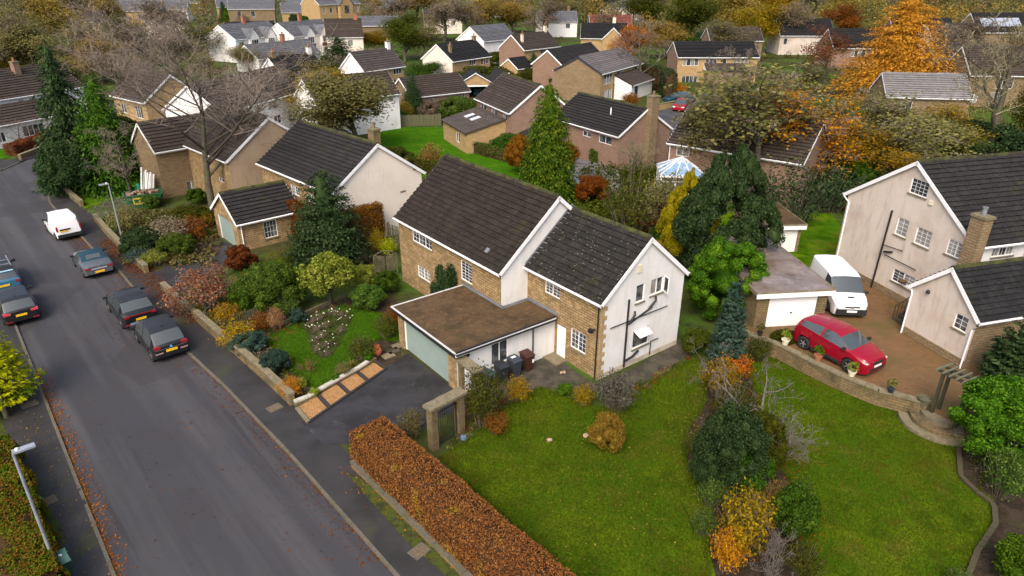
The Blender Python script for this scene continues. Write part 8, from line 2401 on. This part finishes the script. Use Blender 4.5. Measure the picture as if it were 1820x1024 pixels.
def bin_(label, loc, rot, m, lidm, stick=None):
    e = empty('wheelie_bin', loc, rot)
    tag(e, label, 'wheelie bin')
    b = MB()
    lo, hi = [(-0.21, -0.24), (0.21, -0.24), (0.21, 0.22), (-0.21, 0.22)], [(-0.28, -0.34), (0.28, -0.34), (0.28, 0.3), (-0.28, 0.3)]
    for k in range(4):
        k2 = (k + 1) % 4
        b.poly([(*lo[k], 0.06), (*lo[k2], 0.06), (*hi[k2], 0.98), (*hi[k], 0.98)])
    b.poly([(*p, 0.06) for p in lo[::-1]])
    b.build('body', m, e)
    l = MB()
    l.poly([(-0.3, -0.37, 0.98), (0.3, -0.37, 0.98), (0.3, 0.34, 1.02), (-0.3, 0.34, 1.02)][::-1])
    l.poly([(-0.3, -0.37, 1.0), (0.3, -0.37, 1.0), (0.27, -0.1, 1.09), (-0.27, -0.1, 1.09)])
    l.poly([(-0.27, -0.1, 1.09), (0.27, -0.1, 1.09), (0.3, 0.34, 1.08), (-0.3, 0.34, 1.08)])
    for sx in (-1, 1):
        l.poly([(sx * 0.3, -0.37, 0.98), (sx * 0.3, 0.34, 1.02), (sx * 0.3, 0.34, 1.08), (sx * 0.27, -0.1, 1.09), (sx * 0.3, -0.37, 1.0)][::sx])
    l.poly([(-0.3, -0.37, 0.98), (0.3, -0.37, 0.98), (0.3, -0.37, 1.0), (-0.3, -0.37, 1.0)])
    l.build('lid', lidm, e)
    MB().tube([(-0.25, 0.4, 1.0), (0.25, 0.4, 1.0)], 0.02, 6).build('handle', lidm, e)
    for sx in (-1, 1):
        MB().tube([(sx * 0.25, 0.26, 0.1), (sx * 0.19, 0.26, 0.1)], 0.1, 12).build('wheel', tyrem, e)
    if stick:
        for s_ in stick:
            MB().box(*s_).build('sticker', mat('white_sticker', (0.75, 0.76, 0.78), 0.5, 0.3), e)
    return e
rA_ = A.rot + PI / 2
bk_ = mat('bin_black', (0.022, 0.026, 0.032), 0.5, 0.4)
bin_('brown wheelie bin with a pale label against the white garage wall', A.M @ Vector((3.62, -2.25, G + 0.02)), rA_, mat('bin_brown', (0.05, 0.02, 0.013), 0.5, 0.4), mat('bin_brown', (0.05, 0.02, 0.013), 0.5, 0.4), [(0.1, 0.22, -0.345, -0.33, 0.55, 0.75)])
bin_('charcoal wheelie bin with a white mark on its lid', A.M @ Vector((3.65, -3.15, G + 0.02)), rA_, mat('bin_grey', (0.035, 0.043, 0.055), 0.5, 0.4), MATS['bin_grey'], [(-0.14, 0.14, 0.0, 0.16, 1.09, 1.1)])
bin_('black wheelie bin left of the charcoal one', A.M @ Vector((3.7, -4.05, G + 0.02)), rA_, bk_, bk_)
bin_('dark green wheelie bin nearest the side gateway', A.M @ Vector((3.85, -5.1, G + 0.02)), rA_ + 0.4, mat('bin_dull_green', (0.03, 0.06, 0.06), 0.5, 0.4), MATS['bin_dull_green'])
bin_('green wheelie bin at the bottom left beside the lamp post', px(118, 1030), math.radians(45), mat('bin_green', (0.012, 0.05, 0.035), 0.5, 0.4), mat('bin_lid_green', (0.05, 0.12, 0.09), 0.5, 0.4), [(-0.2, -0.05, -0.05, 0.1, 1.085, 1.1), (0.03, 0.12, -0.02, 0.08, 1.087, 1.1)])
galv = mat('galvanised_steel', (0.32, 0.35, 0.4), 0.45, 0.5, metal=0.3, layers=[('n', (0.24, 0.26, 0.3), 3, 0.45, 0.65)])
def lamp(label, foot, top, headdir):
    e = empty('street_lamp', foot)
    tag(e, label, 'street lamp')
    sm_angle(MB().tube([(0, 0, 0), (0, 0, 1.2), (0, 0, 1.21), (0, 0, top)], [0.085, 0.085, 0.055, 0.045], 12).build('post', galv, e), 40)
    MB().tube([(0, 0, 1.18), (0, 0, 1.24)], 0.095, 12).build('collar', galv, e)
    hd = Vector((math.sin(math.radians(headdir)), math.cos(math.radians(headdir)), 0))
    sd = Vector((-hd.y, hd.x, 0))
    h_ = MB().obox(hd * 0.3 + Vector((0, 0, top + 0.04)), hd * 0.32, sd * 0.12, (0, 0, 0.035)).build('lantern', galv, e)
    MB().obox(hd * 0.36 + Vector((0, 0, top + 0.0)), hd * 0.2, sd * 0.09, (0, 0, 0.006)).build('lens', headlamp, h_)
    MB().tube([hd * 0.12 + Vector((0, 0, top + 0.075)), hd * 0.12 + Vector((0, 0, top + 0.14))], 0.05, 8).build('sensor', white, h_)
    return e
f1 = px(108, 1030)
lamp('grey steel street lamp at the bottom left by the green bin', f1, top_z(f1, 40, 800) - G, 48)
f2 = px(224, 452)
lamp('grey street lamp on the bank beside the low street wall', f2, top_z(f2, 188, 328) - G, -130)
tpst = px(12, 742)
o = sm_angle(MB().tube([(0, 0, -0.1), (0.0, 0, 1.25), (0, 0, 1.3)], [0.12, 0.11, 0.08], 10).build('timber_post', timber), 50)
o.location = tpst
tag(o, 'short weathered timber post at the left edge', 'post')
# skip full of rubble, with its lettered board
sk = House('skip', 'green skip heaped with rubble in the garden of the stone wing', 'skip', px(224, 374).to_2d(), 66)
gsk = mat('skip_green', (0.012, 0.085, 0.03), 0.6, 0.4, layers=[('n', (0.03, 0.05, 0.03), 2, 0.55, 0.7)])
lo, hi = [(0.55, 0.15), (2.6, 0.15), (2.6, 1.55), (0.55, 1.55)], [(0, 0), (3.15, 0), (3.15, 1.7), (0, 1.7)]
smb = MB()
for k in range(4):
    k2 = (k + 1) % 4
    smb.poly([(*lo[k], 0.1), (*lo[k2], 0.1), (*hi[k2], 1.35), (*hi[k], 1.35)])
smb.poly([(*p, 0.9) for p in hi])
smb.build('body', gsk, sk.root)
MB().box(-0.04, 3.19, -0.05, 0.02, 1.3, 1.4).box(-0.04, 3.19, 1.68, 1.75, 1.3, 1.4).box(-0.05, 0.02, 0.02, 1.68, 1.3, 1.4).box(3.13, 3.2, 0.02, 1.68, 1.3, 1.4).build('rim', gsk, sk.root)
MB().obox((1.58, 0.02, 0.8), (0.85, 0, 0), (0, 0.006, 0), (0, -0.045, 0.33)).build('sign_board', mat('skip_yellow', (0.5, 0.36, 0.02), 0.6, 0.3), sk.root)
MB().obox((1.58, 0.0, 0.83), (0.75, 0, 0), (0, 0.006, 0), (0, -0.022, 0.16)).build('sign_panel', gsk, sk.root)
tc = bpy.data.curves.new('lettering', 'FONT')
tc.body, tc.size, tc.align_x, tc.align_y, tc.extrude = 'EVES', 0.4, 'CENTER', 'CENTER', 0.004
tmp = bpy.data.objects.new('lettering', tc)
COL.objects.link(tmp)
dg = bpy.context.evaluated_depsgraph_get()
lme = bpy.data.meshes.new_from_object(tmp.evaluated_get(dg))
bpy.data.objects.remove(tmp)
lme.materials.append(MATS['skip_yellow'])
lt_ = link(bpy.data.objects.new('lettering', lme), sk.root)
lt_.location, lt_.rotation_euler = (1.58, -0.012, 0.83), (PI / 2 - 0.14, 0, 0)
rub = mat('rubble', (0.28, 0.2, 0.14), 0.95, 0.1, layers=[('n', (0.12, 0.07, 0.06), 3, 0.45, 0.6), ('n', (0.5, 0.42, 0.32), 5, 0.58, 0.7)])
rmb = MB()
for k in range(46):
    x, y = random.uniform(0.25, 2.9), random.uniform(0.2, 1.5)
    z = 1.05 + 0.45 * math.sin(PI * x / 3.15) * math.sin(PI * y / 1.7) + random.uniform(-0.08, 0.1)
    a = random.uniform(0, PI)
    s_ = random.uniform(0.1, 0.26)
    rmb.obox((x, y, z), (s_ * math.cos(a), s_ * math.sin(a), random.uniform(-0.06, 0.06)), (-s_ * 0.6 * math.sin(a), s_ * 0.6 * math.cos(a), random.uniform(-0.05, 0.05)), (0, 0, s_ * 0.5))
tag(rmb.build('rubble', rub, sk.root), kind='stuff')
# leaning boards at the gable, green tarpaulin
bd = empty('stacked_boards', wg.M @ Vector((-0.15, 0.4, 0)), wg.rot)
tag(bd, 'white painted boards leaning against the stone wing gable', 'boards')
for k in range(11):
    y = 0.1 + k * 0.3
    t = random.uniform(0.0, 0.15)
    MB().obox((-0.35 - t, y, 1.25), (0.03, 0, 0.004), (0, 0.12, 0), (0.3, random.uniform(-0.06, 0.06), 1.25 + random.uniform(-0.2, 0.2))).build('board', [whitewash, mat('grey_board', (0.35, 0.35, 0.36), 0.8, 0.2)][k % 3 == 1], bd)
tp = px(254, 342)
tarp = tag(link(bpy.data.objects.new('green_tarpaulin', mesh_blob('green_tarpaulin', mat('tarp_green', (0.01, 0.19, 0.1), 0.6, 0.4), 5, 60, (0.9, 0.6, 0.55), k=8, lr=0.4, leaf=0.3, core=0.95))), 'bright green covered heap beside the leaning boards', 'tarpaulin')
tarp.location = tp
# garden odds and ends
m_ = px(783, 323)
rs_ = MB()
rs_.tube([(0, 0, 0), (0, 0, 1.6)], 0.025, 6)
rot_c = px(700, 212)
air = empty('rotary_dryer', px(702, 228))
tag(air, 'folding washing line beside the back lawn fence', 'washing line')
rs_.build('pole', lead, air)
for k in range(4):
    a = k * PI / 2 + 0.4
    MB().tube([(0, 0, 1.2), (1.1 * math.cos(a), 1.1 * math.sin(a), 1.7)], 0.015, 5).build('arm', lead, air)
dk = tag(MB().prism(P2((980, 305), (1030, 288), (1095, 300), (1110, 345), (1040, 340)), G, G + 0.35).build('timber_deck', mat('grey_deck', (0.16, 0.16, 0.17), 0.6, 0.4, layers=[('n', (0.1, 0.1, 0.105), 0.7, 0.45, 0.6), ('n', (0.25, 0.25, 0.26), 1.5, 0.56, 0.7)], rlayer=(0.6, 0.2, 0.7))), 'grey flat shed roof behind the rusty red shrub', 'roof')
st_ = px(858, 770)
s1 = tag(sm_angle(MB().lathe([(0.05, 0), (0.16, 0.08), (0.14, 0.22), (0.03, 0.26)], 12).build('blue_watering_pot', mat('blue_grey', (0.1, 0.15, 0.22), 0.4, 0.4)), 50), 'blue grey pot at the foot of the stone arch', 'pot')
s1.location = px(824, 782)
for k, (x, y, lab) in enumerate(((976, 786, 'pale leaf coloured stone lying on the side lawn'), (1042, 778, 'small stone beside the brown hydrangea bush'), (1000, 665, 'pale boulder on the side path by the house'))):
    me = mesh_blob('garden_stone', mat('pale_rock', (0.35, 0.25, 0.17), 0.9, 0.2), 30 + k, 4, (0.2, 0.16, 0.1), k=7, lr=0.5, leaf=0.02, core=1.0)
    o = tag(link(bpy.data.objects.new('garden_stone', me)), lab, 'stone')
    o.location = px(x, y)
# doorstep path slabs along the front lawn
for i in range(4):
    c = px(690 + 9 * i, 633 - 9 * i)
    a = A.rot
    o = MB().obox(c + Vector((0, 0, 0.02)), Vector((math.cos(a), math.sin(a), 0)) * 0.28, Vector((-math.sin(a), math.cos(a), 0)) * 0.35, (0, 0, 0.025)).build('path_slab', MATS['dark_paving'] if i % 2 else coping)
    tag(o, ['paving slab by the garage corner nearest the drive', 'second paving slab beside the garage', 'third paving slab beside the garage', 'farthest paving slab beside the garage'][i], 'slab')
